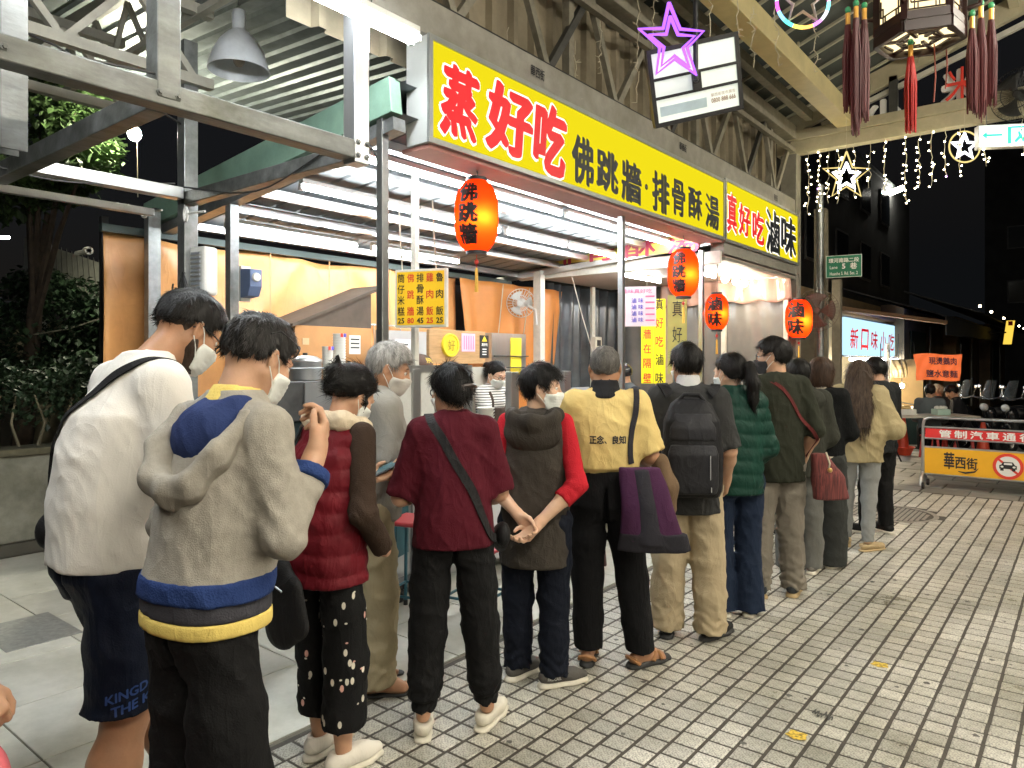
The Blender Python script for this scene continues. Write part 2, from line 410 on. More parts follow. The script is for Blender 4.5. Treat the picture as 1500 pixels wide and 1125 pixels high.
# ------------------------------------------------------------------ lit sign boxes
def lamp_tube(a, b, parent, r=.014, n=8):
    MB().tube([a, b], r, n).build('tube', tube_m, parent, smooth=True)
XS, ZB, ZT = -3.2, 3.015, 3.685
yface = glow('lit yellow acrylic', (.96, .80, .012), .285)
alu_frame = mat('grey aluminium frame', (.34, .35, .34), .4, .6, .08, 10)
def sign_box(label, y0, y1, zb, zt, name='lit_sign'):
    t = thing(name, label, 'sign', (XS - .1, (y0 + y1)/2, zb))
    MB().box((XS - .20, y0, zb), (XS - .012, y1, zt)).build('case', mat('sign case', (.62, .64, .62), .45, .2, .06, 5), t, bevel=.004)
    MB().box((XS - .010, y0 + .03, zb + .03), (XS, y1 - .03, zt - .03)).build('face', yface, t)
    m = MB(); w = .032
    m.box((XS - .012, y0 - .004, zb - .004), (XS + .012, y1 + .004, zb + w)); 
    m.build('bottom_trim', alu_frame, t, bevel=.003)
    MB().box((XS - .012, y0 - .004, zt - w), (XS + .012, y1 + .004, zt + .004)).build('top_trim', alu_frame, t, bevel=.003)
    for yy in (y0 - .002, y1 - w + .002):
        MB().box((XS - .011, yy, zb + w), (XS + .011, yy + w, zt - w)).build('side_trim', alu_frame, t)
    return t
s1 = sign_box('long yellow lit signboard with big red and black characters', 3.18, 7.82, ZB, ZT)
s2 = sign_box('shorter yellow lit signboard at the far end of the long one', 7.84, 10.45, ZB - .01, ZT + .03)
YR, UP = (0, 1, 0), (0, 0, 1)
def sign_char(ch, x0, x1, y0, y1, t, m_, bold, outline=None, shear=0., nib=0.):
    a = PX(x0, (y0 + y1)/2, XS); b = PX(x1, (y0 + y1)/2, XS); c = (a + b)/2
    d = -c.x*ST + c.y*CT; h = (y1 - y0)*d/FPX; c.z = CH + (HZ - (y0 + y1)/2)*d/FPX; w = b.y - a.y
    if outline: lettering(ch, outline, c, YR, UP, w*1.07, h*1.07, t, bold + .026, lift=.002, shear=shear, name='character_outline', nib=nib)
    lettering(ch, m_, c, YR, UP, w, h, t, bold, lift=.008, shear=shear, name='character', nib=nib)
for ch, x0, x1, y0, y1 in (('蒸', 645, 699, 98, 206), ('好', 712, 779, 126, 230), ('吃', 781, 828, 152, 258)):
    sign_char(ch, x0, x1, y0, y1, s1, red_letter, .022, white_letter, .1, .034)
for ch, x0, x1, y0, y1 in (('佛', 836, 868, 200, 272), ('跳', 872, 904, 221, 282), ('牆', 909, 938, 237, 298), ('排', 954, 979, 253, 313),
                           ('骨', 983, 1002, 264, 317), ('酥', 1007, 1027, 276, 322), ('湯', 1032, 1052, 286, 336)):
    sign_char(ch, x0, x1, y0, y1, s1, black_letter, .012, None, 0., .026)
p = PX(946, 274, XS); MB().ball((XS + .006, p.y, p.z), (.004, .028, .028)).build('dot', black_letter, s1)
for ch, x0, x1, y0, y1 in (('真', 1064, 1078, 283, 342), ('好', 1081, 1098, 300, 346), ('吃', 1101, 1118, 310, 358)):
    sign_char(ch, x0, x1, y0, y1, s2, red_letter, .014, white_letter, 0., .026)
for ch, x0, x1, y0, y1 in (('滷', 1121, 1141, 308, 372), ('味', 1143, 1165, 318, 376)):
    sign_char(ch, x0, x1, y0, y1, s2, black_letter, .014, white_letter, 0., .026)
m = MB(); m.box((XS - .18, 7.86, ZB - .17), (XS - .02, 10.43, ZB - .016)); 
struct(m.build('fascia_beam', painted_grey, bevel=.004))

# ------------------------------------------------------------------ arcade: truss wall over the signs, roof, end frame
tw = thing('truss_wall', 'grey steel truss with corrugated beige cladding above the yellow signs', 'truss', (-3.4, 6.4, 3.7))
MB().box((-3.42, 2.35, 3.70), (-3.24, 10.5, 3.93)).build('bottom_chord', painted_grey, tw, bevel=.005)
MB().box((-3.44, 1.6, 4.78), (-3.22, 10.5, 4.97)).build('top_chord', beam_brown, tw, bevel=.005)
MB().box((-3.30, 2.35, 3.932), (-3.27, 10.5, 3.96)).build('cable_tray', black_metal, tw)
MB().box((-3.30, 2.4, 4.60), (-3.24, 10.5, 4.66)).build('rail', beam_brown, tw)
def corr_sheet(o, u, v, nrm, lu, lv, pitch, depth, name, m_, parent, duty=.5):
    o, u, v, nrm = Vector(o), Vector(u).normalized(), Vector(v).normalized(), Vector(nrm).normalized()
    prof = []; k = 0.
    while k < lu:
        for a, h in ((0, 0), (duty - .08, 0), (duty, 1), (.92, 1)):
            if k + a*pitch <= lu: prof.append((k + a*pitch, h*depth))
        k += pitch
    vs = []; fs = []
    for a, h in prof: vs += [o + u*a + nrm*h, o + u*a + nrm*h + v*lv]
    for i in range(len(prof) - 1): fs.append((2*i, 2*i+2, 2*i+3, 2*i+1))
    return MB().add(vs, fs).build(name, m_, parent)
corr_sheet((-3.55, 2.4, 3.6), (0, 1, 0), (0, 0, 1), (1, 0, 0), 8.1, 1.3, .26, .05, 'cladding', clad, tw, .72)
yy = 2.5; k = 0
while yy < 10.2:
    w = .62
    a, b = ((-3.33, yy, 3.93), (-3.33, yy + w, 4.78)) if k % 2 == 0 else ((-3.33, yy, 4.78), (-3.33, yy + w*.7, 3.93))
    dark = k % 4 == 0
    MB().beam(a, b, .06, .05, (1, 0, 0)).build('diagonal', mat('dark strut', (.06, .06, .055), .5, .2, .2, 10) if dark else beam_brown, tw)
    yy += w if k % 2 == 0 else w*.7; k += 1
for y_ in (4.95, 7.4, 9.75):
    MB().beam((-3.36, y_, 3.94), (-3.36, y_, 4.77), .07, .07).build('upright', beam_brown, tw)
# little black brand marks on the bottom chord
for px, py, wpx in ((787, 107, 26), (1000, 216, 18), (1136, 290, 12)):
    c = PX(px, py, -3.24); d = -c.x*ST + c.y*CT
    lettering('華西街', print_black, (-3.238, c.y, c.z), YR, UP, wpx*d/FPX*1.3, .085, tw, .02, lift=.003)
EAVE, SL, RIDGE = 4.95, .373, 1.2
def roofz(x): return EAVE + SL*(min(x, 2*RIDGE - x) + 3.4)
rf = thing('arcade_roof', 'dark pitched arcade roof with cream beams and thin battens over the street', 'roof', (1.2, 5, 5))
for sgn in (1, -1):
    x0 = -3.4 if sgn > 0 else 2*RIDGE + 3.4
    MB().add([(x0, -6, EAVE + .12), (RIDGE, -6, roofz(RIDGE) + .12), (RIDGE, 10.7, roofz(RIDGE) + .12), (x0, 10.7, EAVE + .12)], [(0, 1, 2, 3)]).build('roof_sheet', darkroof, rf)
for j in range(30):
    y_ = 10.3 - j*.42
    if y_ < 2: break
    MB().beam((-3.35, y_, EAVE + .09), (RIDGE, y_, roofz(RIDGE) + .09), .03, .03).build('batten', mat('batten paint', (.42, .40, .30), .5, 0, .1, 9), rf)
for x_, w_, h_, mm in ((-3.05, .1, .12, beam_brown), (-1.75, .10, .16, cream_beam), (-.7, .1, .16, cream_beam), (.35, .1, .16, cream_beam), (1.2, .12, .2, cream_beam)):
    MB().beam((x_, -5, roofz(x_) - .02), (x_, 10.45, roofz(x_) - .02), w_, h_).build('purlin', mm, rf, bevel=.004)
    if x_ > -2: MB().beam((x_ + .09, -5, roofz(x_) + .04), (x_ + .09, 10.45, roofz(x_) + .04), .03, .03).build('conduit', beam_brown, rf)
MB().box((-2.68, -5, 4.82), (-2.46, 10.42, 5.06)).build('yellow_girder', yellow_beam, rf, bevel=.006)
for y_ in (2.4, 4.2, 5.6, 7.0, 8.4, 9.6):
    MB().beam((-2.57, y_, 5.06), (-2.57, y_, roofz(-2.57)), .02, .02).build('hanger', cream_beam, rf)
    MB().beam((-1.75, y_, roofz(-1.75) - .12), (-1.75, y_, roofz(-1.75) - .02), .06, .1).build('cleat', dark_wire, rf)
# end frame
MB().box((-3.5, 10.46, 4.58), (6, 10.62, 4.76)).build('end_beam', cream_beam, rf, bevel=.005)
MB().box((-3.5, 10.43, 4.765), (6, 10.60, 4.90)).build('end_beam', cream_beam, rf, bevel=.005)
MB().beam((-3.3, 10.5, 4.98), (RIDGE, 10.5, roofz(RIDGE) - .12), .1, .24).build('end_rafter', cream_beam, rf, bevel=.004)
MB().beam((-2.9, 10.52, 4.93), (RIDGE, 10.52, roofz(RIDGE) - .42), .06, .06).build('end_rafter', white_paint, rf)
for x_ in (-2.0, -.4):
    MB().beam((x_, 10.5, 4.9), (x_, 10.5, roofz(x_) - .1), .1, .1).build('upright', mat('dark strut', (.06, .06, .055)), rf)
for sx in (-3.33, 5.6):
    MB().box((sx - .11, 10.44, 0), (sx + .11, 10.64, 4.58)).build('column', painted_grey, rf, bevel=.006)
# cut-out characters on the end beam, seen from behind
co_ = thing('cutout_lettering', 'white cut-out character with red edges standing on the arcade end beam', 'lettering', (-.75, 10.5, 4.9))
c = PY(1406, 128, 10.5); lettering('米', print_white, c, (-1, 0, 0), UP, .42, .46, co_, .05, thick=.05, name='character')
lettering('米', print_red, c + Vector((.03, -.06, .02)), (-1, 0, 0), UP, .36, .42, co_, .0, thick=.02, name='character_edge')
co_ = thing('cutout_lettering', 'partly hidden white cut-out character by the dark end upright', 'lettering', (-1.9, 10.5, 4.9))
c = PY(1294, 160, 10.5); lettering('小', print_white, c, (-1, 0, 0), UP, .42, .26, co_, .05, thick=.05, name='character')
# arcade lamps along the ridge: real fittings, two of them behind the camera
def tube_fitting(label, a, b, group, n=2, z_up=None, cat='lamp', r=.016, gap=.05, body=True):
    a, b = Vector(a), Vector(b); t = thing('fluorescent_lamp', label, cat, (a + b)/2, group=group)
    x, y, z = frame(b - a)
    if body: MB().beam(a + Vector((0, 0, .045)), b + Vector((0, 0, .045)), .03 + gap*n*.5, .035).build('housing', white_plastic, t)
    for k in range(n):
        off = x*(k - (n - 1)/2)*gap
        lamp_tube(a + off, b + off, t, r)
        for e in (a, b): MB().beam(e + off - z*.012, e + off + z*.012, .03, .045).build('socket', white_plastic, t)
    if z_up:
        for q in (.2, .8):
            p_ = a.lerp(b, q); MB().tube([p_ + Vector((0, 0, .05)), (p_.x, p_.y, z_up)], .004, 5).build('hanger', dark_wire, t)
    return t
warm_tube = glow('warm arcade tube light', (1.0, .93, .78), 46)
for i, (x_, y_) in enumerate(((1.2, -1.6), (1.2, 1.0), (1.2, 3.6), (1.2, 6.4), (1.2, 9.0))):
    t = tube_fitting(['arcade tube lamp hung under the ridge behind the viewer', 'arcade tube lamp hung under the ridge above the viewer', 'arcade tube lamp third along the ridge from the street end',
                      'arcade tube lamp second along the ridge from the street end', 'arcade tube lamp on the ridge nearest the street end'][i],
                     (x_, y_ - .75, 4.6), (x_, y_ + .75, 4.6), 'arcade ridge lamps', 3, roofz(1.2) - .1, r=.022, gap=.09)
    for c_ in t.children:
        if c_.name.startswith('tube'): c_.data.materials[0] = warm_tube

# stalls across the street: eave tubes added, unseen, as fill on the queue's backs
for i, y_ in enumerate((-1.2, 1.2, 3.8, 6.4)):
    t = tube_fitting(['added fill tube under the opposite eave behind the viewer', 'added fill tube under the opposite eave beside the viewer', 'added fill tube under the opposite eave facing the large lantern', 'added fill tube under the opposite eave facing the far stall'][i],
                     (5.2, y_ - .6, 2.95), (5.2, y_ + .6, 2.95), 'added fill tubes under the opposite eave', 2, 3.6, r=.022, gap=.07)
    for c_ in t.children:
        if c_.name.startswith('tube'): c_.data.materials[0] = warm_tube
op = thing('opposite_stalls', 'row of open stalls across the street from the queue', 'stall', (6, 2.5, 0))
MB().box((6.4, -4, 0), (6.6, 10, 3.6)).build('rear_wall', mat('cream tiled wall', (.55, .50, .42), .6, 0, .1, 3), op); MB().box((4.9, -4, 3.6), (6.6, 10, 3.7)).build('canopy', white_paint, op); MB().box((5.0, -4, 0), (5.5, 10, .95)).build('counter', mat('pale steel counter', (.5, .5, .5), .4, .5), op)
for y_ in (-3.9, -.5, 2.9, 6.3, 9.8): MB().box((4.95, y_ - .05, 0), (5.05, y_ + .05, 3.6)).build('post', painted_grey, op)
# ------------------------------------------------------------------ stall roof, ceiling and lights
def cz(x): return 3.17 + .105*(x + 3.3)
ceil_m = mat('white ceiling sheet', (.20, .215, .225), .6, .0, .08, 3, .05, 20, dirt=.12)
sr = thing('stall_roof', 'low white sheet ceiling of the lit food stall', 'roof', (-4.8, 5.4, 3))
corr_sheet((-6.4, 3.05, cz(-6.4)), (0, 1, 0), (3.1, 0, cz(-3.3) - cz(-6.4)), (0, 0, 1), 4.8, 3.13, .24, .03, 'ceiling_sheet', ceil_m, sr, .9)
MB().add([(-6.5, 3.0, cz(-6.5) + .2), (-3.3, 3.0, cz(-3.3) + .2), (-3.3, 7.85, cz(-3.3) + .2), (-6.5, 7.85, cz(-6.5) + .2)], [(0, 1, 2, 3)]).build('roof_sheet', sheetroof, sr)
for x_ in (-3.66, -4.15, -4.95, -5.40, -6.1):
    MB().beam((x_, 3.05, cz(x_) - .045), (x_, 7.8, cz(x_) - .045), .07, .06).build('purlin', alu, sr)
MB().beam((-3.3, 3.0, cz(-3.3) + .10), (-6.5, 3.0, cz(-6.5) + .10), .09, .22).build('green_beam', greenpaint, sr, bevel=.004)
MB().beam((-3.3, 3.03, cz(-3.3) - .07), (-6.5, 3.03, cz(-6.5) - .07), .1, .08).build('edge_beam', steel, sr)
MB().beam((-3.32, 7.75, ZB - .02), (-6.5, 7.75, cz(-6.5) - .06), .06, .07).build('edge_beam', alu, sr)
MB().box((-3.46, 3.2, 2.985), (-3.22, 7.8, 3.012)).build('soffit', mat('pinkish soffit', (.42, .20, .17), .5, 0, .1, 5), sr)
def ceil_row(x_, segs, nm, n=1, dz=.10):
    for q, (a, b) in enumerate(segs):
        tube_fitting(f'{nm}, {["nearest", "second", "third", "farthest"][q if q < len(segs)-1 else 3]} tube of its row', (x_, a, cz(x_) - dz), (x_, b, cz(x_) - dz), 'ceiling tubes of the stall', n, r=.017)
S4 = [(3.2, 4.3), (4.4, 5.5), (5.6, 6.65), (6.7, 7.7)]
ceil_row(-3.52, [(4.3, 5.4), (5.5, 6.6), (6.65, 7.7)], 'white ceiling tube just behind the yellow sign', 2, .08)
ceil_row(-3.82, S4, 'white ceiling tube in the second row behind the sign')
ceil_row(-4.55, S4, 'white ceiling tube in the middle row of the stall')
ceil_row(-5.75, [(3.3, 4.7), (4.9, 6.2)], 'white ceiling tube in the row nearest the orange tarpaulin')
# wall of orange tarpaulin
def tarp(P0, P1, z0, z1f, name, parent, folds=9, amp=.03, m_=orange_tarp, thick=.004):
    P0, P1 = Vector(P0), Vector(P1); dr = (P1 - P0); nrm = Vector((dr.y, -dr.x, 0)).normalized()
    ph = [random.uniform(0, 6.28) for _ in range(6)]
    def f(u, v):
        p = P0 + dr*u; zt = z1f(u)
        w = math.sin(u*folds*2.1 + ph[0] + 1.3*math.sin(v*3 + ph[1]))*.6 + math.sin(u*folds*5.3 + ph[2] + 2*v)*.3*v + math.sin((u*4 - v*3)*3 + ph[3])*.5
        w += .8*math.exp(-((v - .9 + .2*math.sin(u*12 + ph[4]))/.06)**2)
        return p + nrm*w*amp + Vector((0, 0, z0 + (zt - z0)*v))
    return MB().grid(f, 90, 40).build(name, m_, parent, smooth=True, solid=thick)
tp = thing('tarpaulin_wall', 'orange tarpaulin hung as the back wall of the stall', 'tarpaulin', (-6.3, 4.4, 0))
tarp((-6.32, 2.55, 0), (-6.32, 6.75, 0), .1, lambda u: 2.72 - .04*math.sin(u*9)**2, 'sheet', tp, 10, .035)
MB().beam((-6.26, 2.5, 2.74), (-6.26, 7.8, 2.74), .06, .06).build('rail', mat('dark green rail', (.04, .06, .055), .5, .2), tp)
for y_ in (4.05, 4.75, 5.6): MB().tube([(-6.25, y_, 2.74), (-6.25, y_, 2.2), (-6.24, y_ + .01, 1.6)], .006, 5).build('cord', mat('tarp cord', (.75, .42, .2)), tp)
tp = thing('tarpaulin_flap', 'narrower orange tarpaulin flap hanging beside the wall fan', 'tarpaulin', (-6.2, 7.3, 0))
def flap(u, v):
    y_ = 6.85 + u*(1.55 + .75*v) + .25*(1 - v); return Vector((-6.15 + .03*math.sin(u*14 + v*3) + .02*math.sin(u*31), y_ - .2, .6 + 2.1*v))
MB().grid(flap, 40, 24).build('sheet', mat('dull orange tarpaulin', (.62, .24, .06), .5, 0, .1, 3, .1, 9), tp, smooth=True, solid=.004)
for q in (.35, .62): MB().tube([flap(q, .99) + Vector((.04, 0, 0)), flap(q - .08, .5) + Vector((.06, 0, 0)), flap(q - .12, .2) + Vector((.05, 0, 0))], .007, 5).build('cord', wire_m, tp)
m = MB(); m.add([(-6.75, 3.4, 0), (-6.75, 11, 0), (-6.75, 11, 2.7), (-6.75, 3.4, 2.7)], [(0, 1, 2, 3)])
struct(m.build('back_wall', mat('dark back wall', (.05, .055, .065), .8, 0, .3, 2)))

# ------------------------------------------------------------------ posts and steel frame to the left
def post(x, y, w, z0, z1, label, m_=steel, name='steel_post', h=None, cat='post'):
    o = MB().box((x - w/2, y - (h or w)/2, z0), (x + w/2, y + (h or w)/2, z1)).build(name, m_, None, bevel=.004)
    return tag(o, label, cat)
fp = PX(555, 300, -3.5)
post(-3.42, 3.0, .055, 0, cz(-3.4), 'slim dark steel post at the near corner of the stall', mat('dark stainless post', (.30, .31, .31), .3, .9, .1, 9))
post(-3.36, 5.82, .05, 0, 3.0, 'slim bright steel post in front of the price board end', stainless)
post(-3.4, 7.66, .05, 0, 2.9, 'slim pale post beside the second red lantern', stainless)
p = PY(340, 350, 3.03); post(p.x, 3.03, .075, 0, 2.95, 'grey steel post carrying the blue box', steel)
p = PY(275, 350, 2.56); PXL = p.x
post(PXL, 2.56, .10, 0, 3.9, 'thick galvanised post wrapped with cables at the left', steel)
p = PY(795, 450, 7.8); post(p.x, 7.72, .12, 0, 2.85, 'cream wooden post carrying the white wall fan', white_paint, h=.1)
PFAN = p
fr = thing('overhead_beams', 'open frame of thick galvanised square beams above the pavement at the left', 'frame', (-3.1, 1.5, 2.8))
galv = mat('weathered galvanised beam', (.17, .176, .172), .42, .45, .35, 12, .2, 40, dirt=.6, stretch=(1, .3, 1))
XA = -3.12
MB().beam((XA, -.4, 2.79), (XA, 2.5, 2.79), .10, .10).build('front_beam', galv, fr, bevel=.006)
MB().box((XA - .055, 1.45, 2.77), (XA + .053, 1.552, 4.6)).build('upright', galv, fr, bevel=.006)
MB().box((XA - .05, 2.5, 2.72), (XA + .05, 2.60, 3.8)).build('upright', stainless, fr, bevel=.006)
MB().beam((XA - .06, 2.55, 2.79), (PXL, 2.55, 2.79), .08, .09).build('cross_beam', galv, fr, bevel=.005)
MB().beam((XA - .06, 1.5, 2.79), (-6.0, 1.5, 2.79), .09, .10).build('cross_beam', galv, fr, bevel=.005)
a = PX(18, 222, -4.95); b = PX(272, 284, -4.95)
MB().beam((-4.95, a.y, 2.82), (-4.95, 2.5, 2.82), .09, .08).build('rear_beam', stainless, fr, bevel=.005)
MB().beam((-5.25, a.y - .3, 2.72), (-5.25, 2.45, 2.72), .05, .05).build('rear_beam', stainless, fr, bevel=.004)
m = MB(); px0 = PX(14, 130, XA - .5)
for dx in (-.055, .055): m.box((XA - .5 + dx - .006, px0.y - .05, 2.55), (XA - .5 + dx + .006, px0.y + .05, 3.3))
MB().box((XA - .556, px0.y - .05, 2.56), (XA - .45, px0.y - .04, 3.3)).build('hanging_channel', galv, fr)
m.build('channel_flange', galv, fr)
for (y_, z_) in ((1.46, 2.79), (1.54, 2.79), (2.52, 2.76), (2.58, 2.76), (2.52, 2.83), (2.58, 2.83), (.2, 2.79), (.9, 2.79)):
    MB().lathe([(0, .012), (.009, .012), (.010, .004), (.016, .003), (.016, 0)], (XA + .0535, y_, z_), (1, 0, 0), 6).build('bolt', galv, fr)
for pts in (((XA, -.3, 2.86), (XA + .02, .5, 2.78), (XA + .03, 1.45, 2.87)), ((XA, 1.55, 2.86), (XA + .04, 2.0, 2.72), (XA, 2.52, 2.86)), ((XA - .06, 2.5, 2.86), (-4.0, 2.5, 2.66), (-4.9, 2.5, 2.86)), ((-4.95, .9, 2.87), (-4.9, 1.7, 2.72), (-4.93, 2.45, 2.88)), ((XA - .02, 2.58, 3.3), (-3.5, 2.9, 3.05), (-3.44, 3.0, 2.9), (-3.45, 3.02, 2.4))):
    q_ = [Vector(a) for a in pts]; cv = []
    for i in range(len(q_) - 1): cv += [q_[i].lerp(q_[i+1], t_/6) for t_ in range(6)]
    cv.append(q_[-1]); [cv.__setitem__(i, (cv[i-1] + cv[i]*2 + cv[i+1])/4) for _ in range(4) for i in range(1, len(cv) - 1)]; MB().tube(cv, .006, 5).build('cable', dark_wire, fr, smooth=True)
# the front tubes that light the queue
t = tube_fitting('bright tube lamp at the top edge left of the yellow sign', (-3.03, 1.3, 3.50), (-3.03, 2.9, 3.50), 'front tube lamps', 2, 4.6, r=.02, gap=.06)
front_m = glow('front tube light', (.92, .97, 1.0), 36); [setattr(q_.data, 'materials', None) if False else q_.data.materials.__setitem__(0, front_m) for q_ in t.children if q_.name.startswith('tube')]
t = tube_fitting('bright tube lamp over the pavement left of the frame', (-3.06, -.6, 3.56), (-3.06, .85, 3.56), 'front tube lamps', 2, 4.6, r=.02, gap=.06)
[q_.data.materials.__setitem__(0, front_m) for q_ in t.children if q_.name.startswith('tube')]

# dark shed roof with lattice trusses at the upper left
shed = thing('shed_roof', 'dark metal shed roof carried on cream lattice trusses', 'roof', (-5, 1, 4.6))
corr_sheet((-9, -2.5, 5.1), (0, 1, 0), (5.6, 0, -.3), (0, 0, 1), 10.5, 5.5, .22, .035, 'roof_sheet', sheetroof, shed, .6)
pale = mat('pale truss paint', (.42, .40, .34), .5, 0, .12, 9, .06, 40, dirt=.2)
def truss(x, y0, y1, z0, z1, flip=0):
    MB().beam((x, y0, z0), (x, y1, z0), .07, .07).build('chord', pale, shed); MB().beam((x, y0, z1), (x, y1, z1), .07, .07).build('chord', pale, shed)
    y_ = y0; k = flip
    while y_ < y1 - .2:
        a, b = (z0, z1) if k % 2 else (z1, z0)
        MB().beam((x, y_, a), (x, y_ + .42, b), .045, .045, (1, 0, 0)).build('lattice_bar', pale, shed)
        y_ += .42; k += 1
truss(-4.9, -1.2, 2.7, 3.62, 4.12); truss(-6.3, -1.5, 2.7, 3.75, 4.3, 1); 
for y_ in (-.5, 1.0, 2.6):
    MB().beam((-3.4, y_, 4.45), (-8.5, y_, 4.75), .07, .12).build('rafter', pale, shed)
    y2 = y_
    for k in range(6): MB().beam((-3.6 - k*.6, y2, 4.40 + k*.03), (-3.9 - k*.6, y2, 4.1), .035, .035).build('lattice_bar', pale, shed); MB().beam((-3.9 - k*.6, y2, 4.1), (-4.2 - k*.6, y2, 4.42 + k*.03), .035, .035).build('lattice_bar', pale, shed)
    MB().beam((-3.6, y2, 4.1), (-7.5, y2, 4.1), .05, .05).build('chord', pale, shed)
MB().box((-3.5, -3, 4.3), (-3.42, 3.0, 4.78)).build('side_sheet', clad, shed)
MB().tube([(-3.3, -.5, 3.2), (-4.0, .8, 3.3), (-4.6, 1.6, 3.45), (-5.0, 2.6, 3.3)], .007, 5).build('cable', dark_wire, shed)
# high bay lamp (off)
hp = W(350, 78, 5.1)
hb = thing('high_bay_lamp', 'unlit bell shaped metal lamp hanging under the shed roof', 'lamp', hp)
shade = mat('spun aluminium shade', (.62, .64, .66), .4, .1, .12, 9)
MB().lathe([(.0, .16), (.05, .16), (.075, .14), (.13, .08), (.175, .0), (.200, -.09), (.212, -.125), (.205, -.127), (.168, -.01), (.12, .06), (.02, .12)], hp, n=32).build('lamp_shade', shade, hb, smooth=True)
MB().lathe([(.0, .30), (.04, .30), (.048, .27), (.045, .15)], hp, n=16).build('housing', shade, hb, smooth=True)
MB().ball(hp + Vector((0, 0, -.03)), (.045, .045, .07)).build('bulb', mat('dull bulb glass', (.6, .5, .4), .2), hb, smooth=True)
MB().tube([hp + Vector((0, 0, .33)), hp + Vector((0, 0, .9))], .01, 6).build('rod', steel, hb)
# yard bulb
yb = W(197, 196, 8.6)
b_ = thing('hanging_bulb', 'bare glowing bulb hanging on a thin wire in the dark yard', 'bulb', yb)
MB().ball(yb, (.075, .075, .085)).build('glass', glow('bare yard bulb light', (1, .95, .72), 420), b_, smooth=True)
MB().tube([yb + Vector((0, 0, .06)), yb + Vector((0, 0, .12))], .022, 8).build('cap', black_plastic, b_)
MB().tube([yb + Vector((.02, .03, -.75)), yb + Vector((.02, .02, 0.1)), yb + Vector((.02, .03, 1.4))], .004, 5).build('wire', wire_m, b_)

# ------------------------------------------------------------------ items on the left posts
def put_box(name, label, cat, c, half, m_, rz=0., bevel=.008, parent=None):
    ax = (Vector((math.cos(rz), math.sin(rz), 0)), Vector((-math.sin(rz), math.cos(rz), 0)), Vector((0, 0, 1)))
    o = MB().obox(c, ax, half).build(name, m_, parent, bevel=bevel)
    if label: tag(o, label, cat)
    return o
c = PY(296, 398, 2.62)
lv = thing('louvred_unit', 'white louvred electric unit fixed to the cable wrapped post', 'heater', c)
put_box('case', None, None, c, (.095, .06, .17), white_plastic, .2, .02, lv)
for k in range(9): put_box('louvre', None, None, c + Vector((.03, -.064, .12 - k*.03)), (.045, .004, .008), mat('grey louvre', (.25, .27, .3)), .2, 0, lv)
c = PY(366, 415, 3.06)
bb = thing('blue_box', 'blue grey electric box with a white mounting plate on the steel post', 'electric box', c)
put_box('plate', None, None, c + Vector((-.07, 0, 0)), (.018, .04, .135), white_plastic, 0, .004, bb)
MB().add([(c.x - .05, c.y - .05, c.z - .11), (c.x + .05, c.y - .05, c.z - .10), (c.x + .085, c.y - .05, c.z - .03), (c.x + .085, c.y - .05, c.z + .10), (c.x - .05, c.y - .05, c.z + .11),
          (c.x - .05, c.y + .05, c.z - .11), (c.x + .05, c.y + .05, c.z - .10), (c.x + .085, c.y + .05, c.z - .03), (c.x + .085, c.y + .05, c.z + .10), (c.x - .05, c.y + .05, c.z + .11)],
         [(0, 1, 2, 3, 4), (9, 8, 7, 6, 5), (0, 5, 6, 1), (1, 6, 7, 2), (2, 7, 8, 3), (3, 8, 9, 4), (4, 9, 5, 0)]).build('case', mat('slate blue enamel', (.12, .17, .30), .45, .1, .08, 9), bb, bevel=.004)
MB().lathe([(.0, .02), (.03, .018), (.036, 0)], c + Vector((.085, 0, .04)), (1, 0, 0), 16).build('knob', white_plastic, bb, smooth=True)
put_box('switch_box', 'small cream switch box on the post below the blue box', 'switch box', PY(368, 466, 3.05), (.06, .04, .05), mat('cream plastic', (.62, .60, .50)), 0, .006)
cb = thing('breaker_panel', 'grey breaker panel with tangled cables behind the man in white', 'breaker panel', PY(282, 520, 2.6))
put_box('board', None, None, PY(283, 515, 2.62), (.07, .02, .16), mat('grey board', (.33, .34, .33)), 0, .003, cb)
for k in range(3): put_box('breaker', None, None, PY(272 + k*11, 500 + 16*(k % 2), 2.58), (.02, .02, .035), mat('cream plastic', (.62, .60, .50)), 0, .003, cb)
pc = PY(268, 470, 2.5)
for k in range(9):
    pts = []; a0 = random.uniform(0, 6)
    for q in range(12):
        t_ = q/11; pts.append(pc + Vector((.10*math.sin(a0 + 5*t_) + .03*k/9, -.02 - .02*random.random(), .28 - .62*t_ + .05*math.sin(a0*3 + t_*7))))
    MB().tube(pts, .006, 5).build('cable', dark_wire, cb, smooth=True)
for k, (px, py) in enumerate(((212, 312), (272, 314))):
    c = PY(px, py, 2.45); cl = thing('wall_clip', ['white loop bracket on the arm left of the thick post', 'small white loop clip on the thick post'][k], 'bracket', c)
    MB().tube([c + Vector((.045*math.cos(q*.6283) * (1 if k == 0 else .5), 0, .03*math.sin(q*.6283) * (1 if k == 0 else 1.6))) for q in range(11)], .009, 6).build('loop', white_plastic, cl, smooth=True)
    MB().tube([c + Vector((.04, 0, 0)), c + Vector((.2, .03, .0))], .008, 6).build('arm', white_plastic, cl)
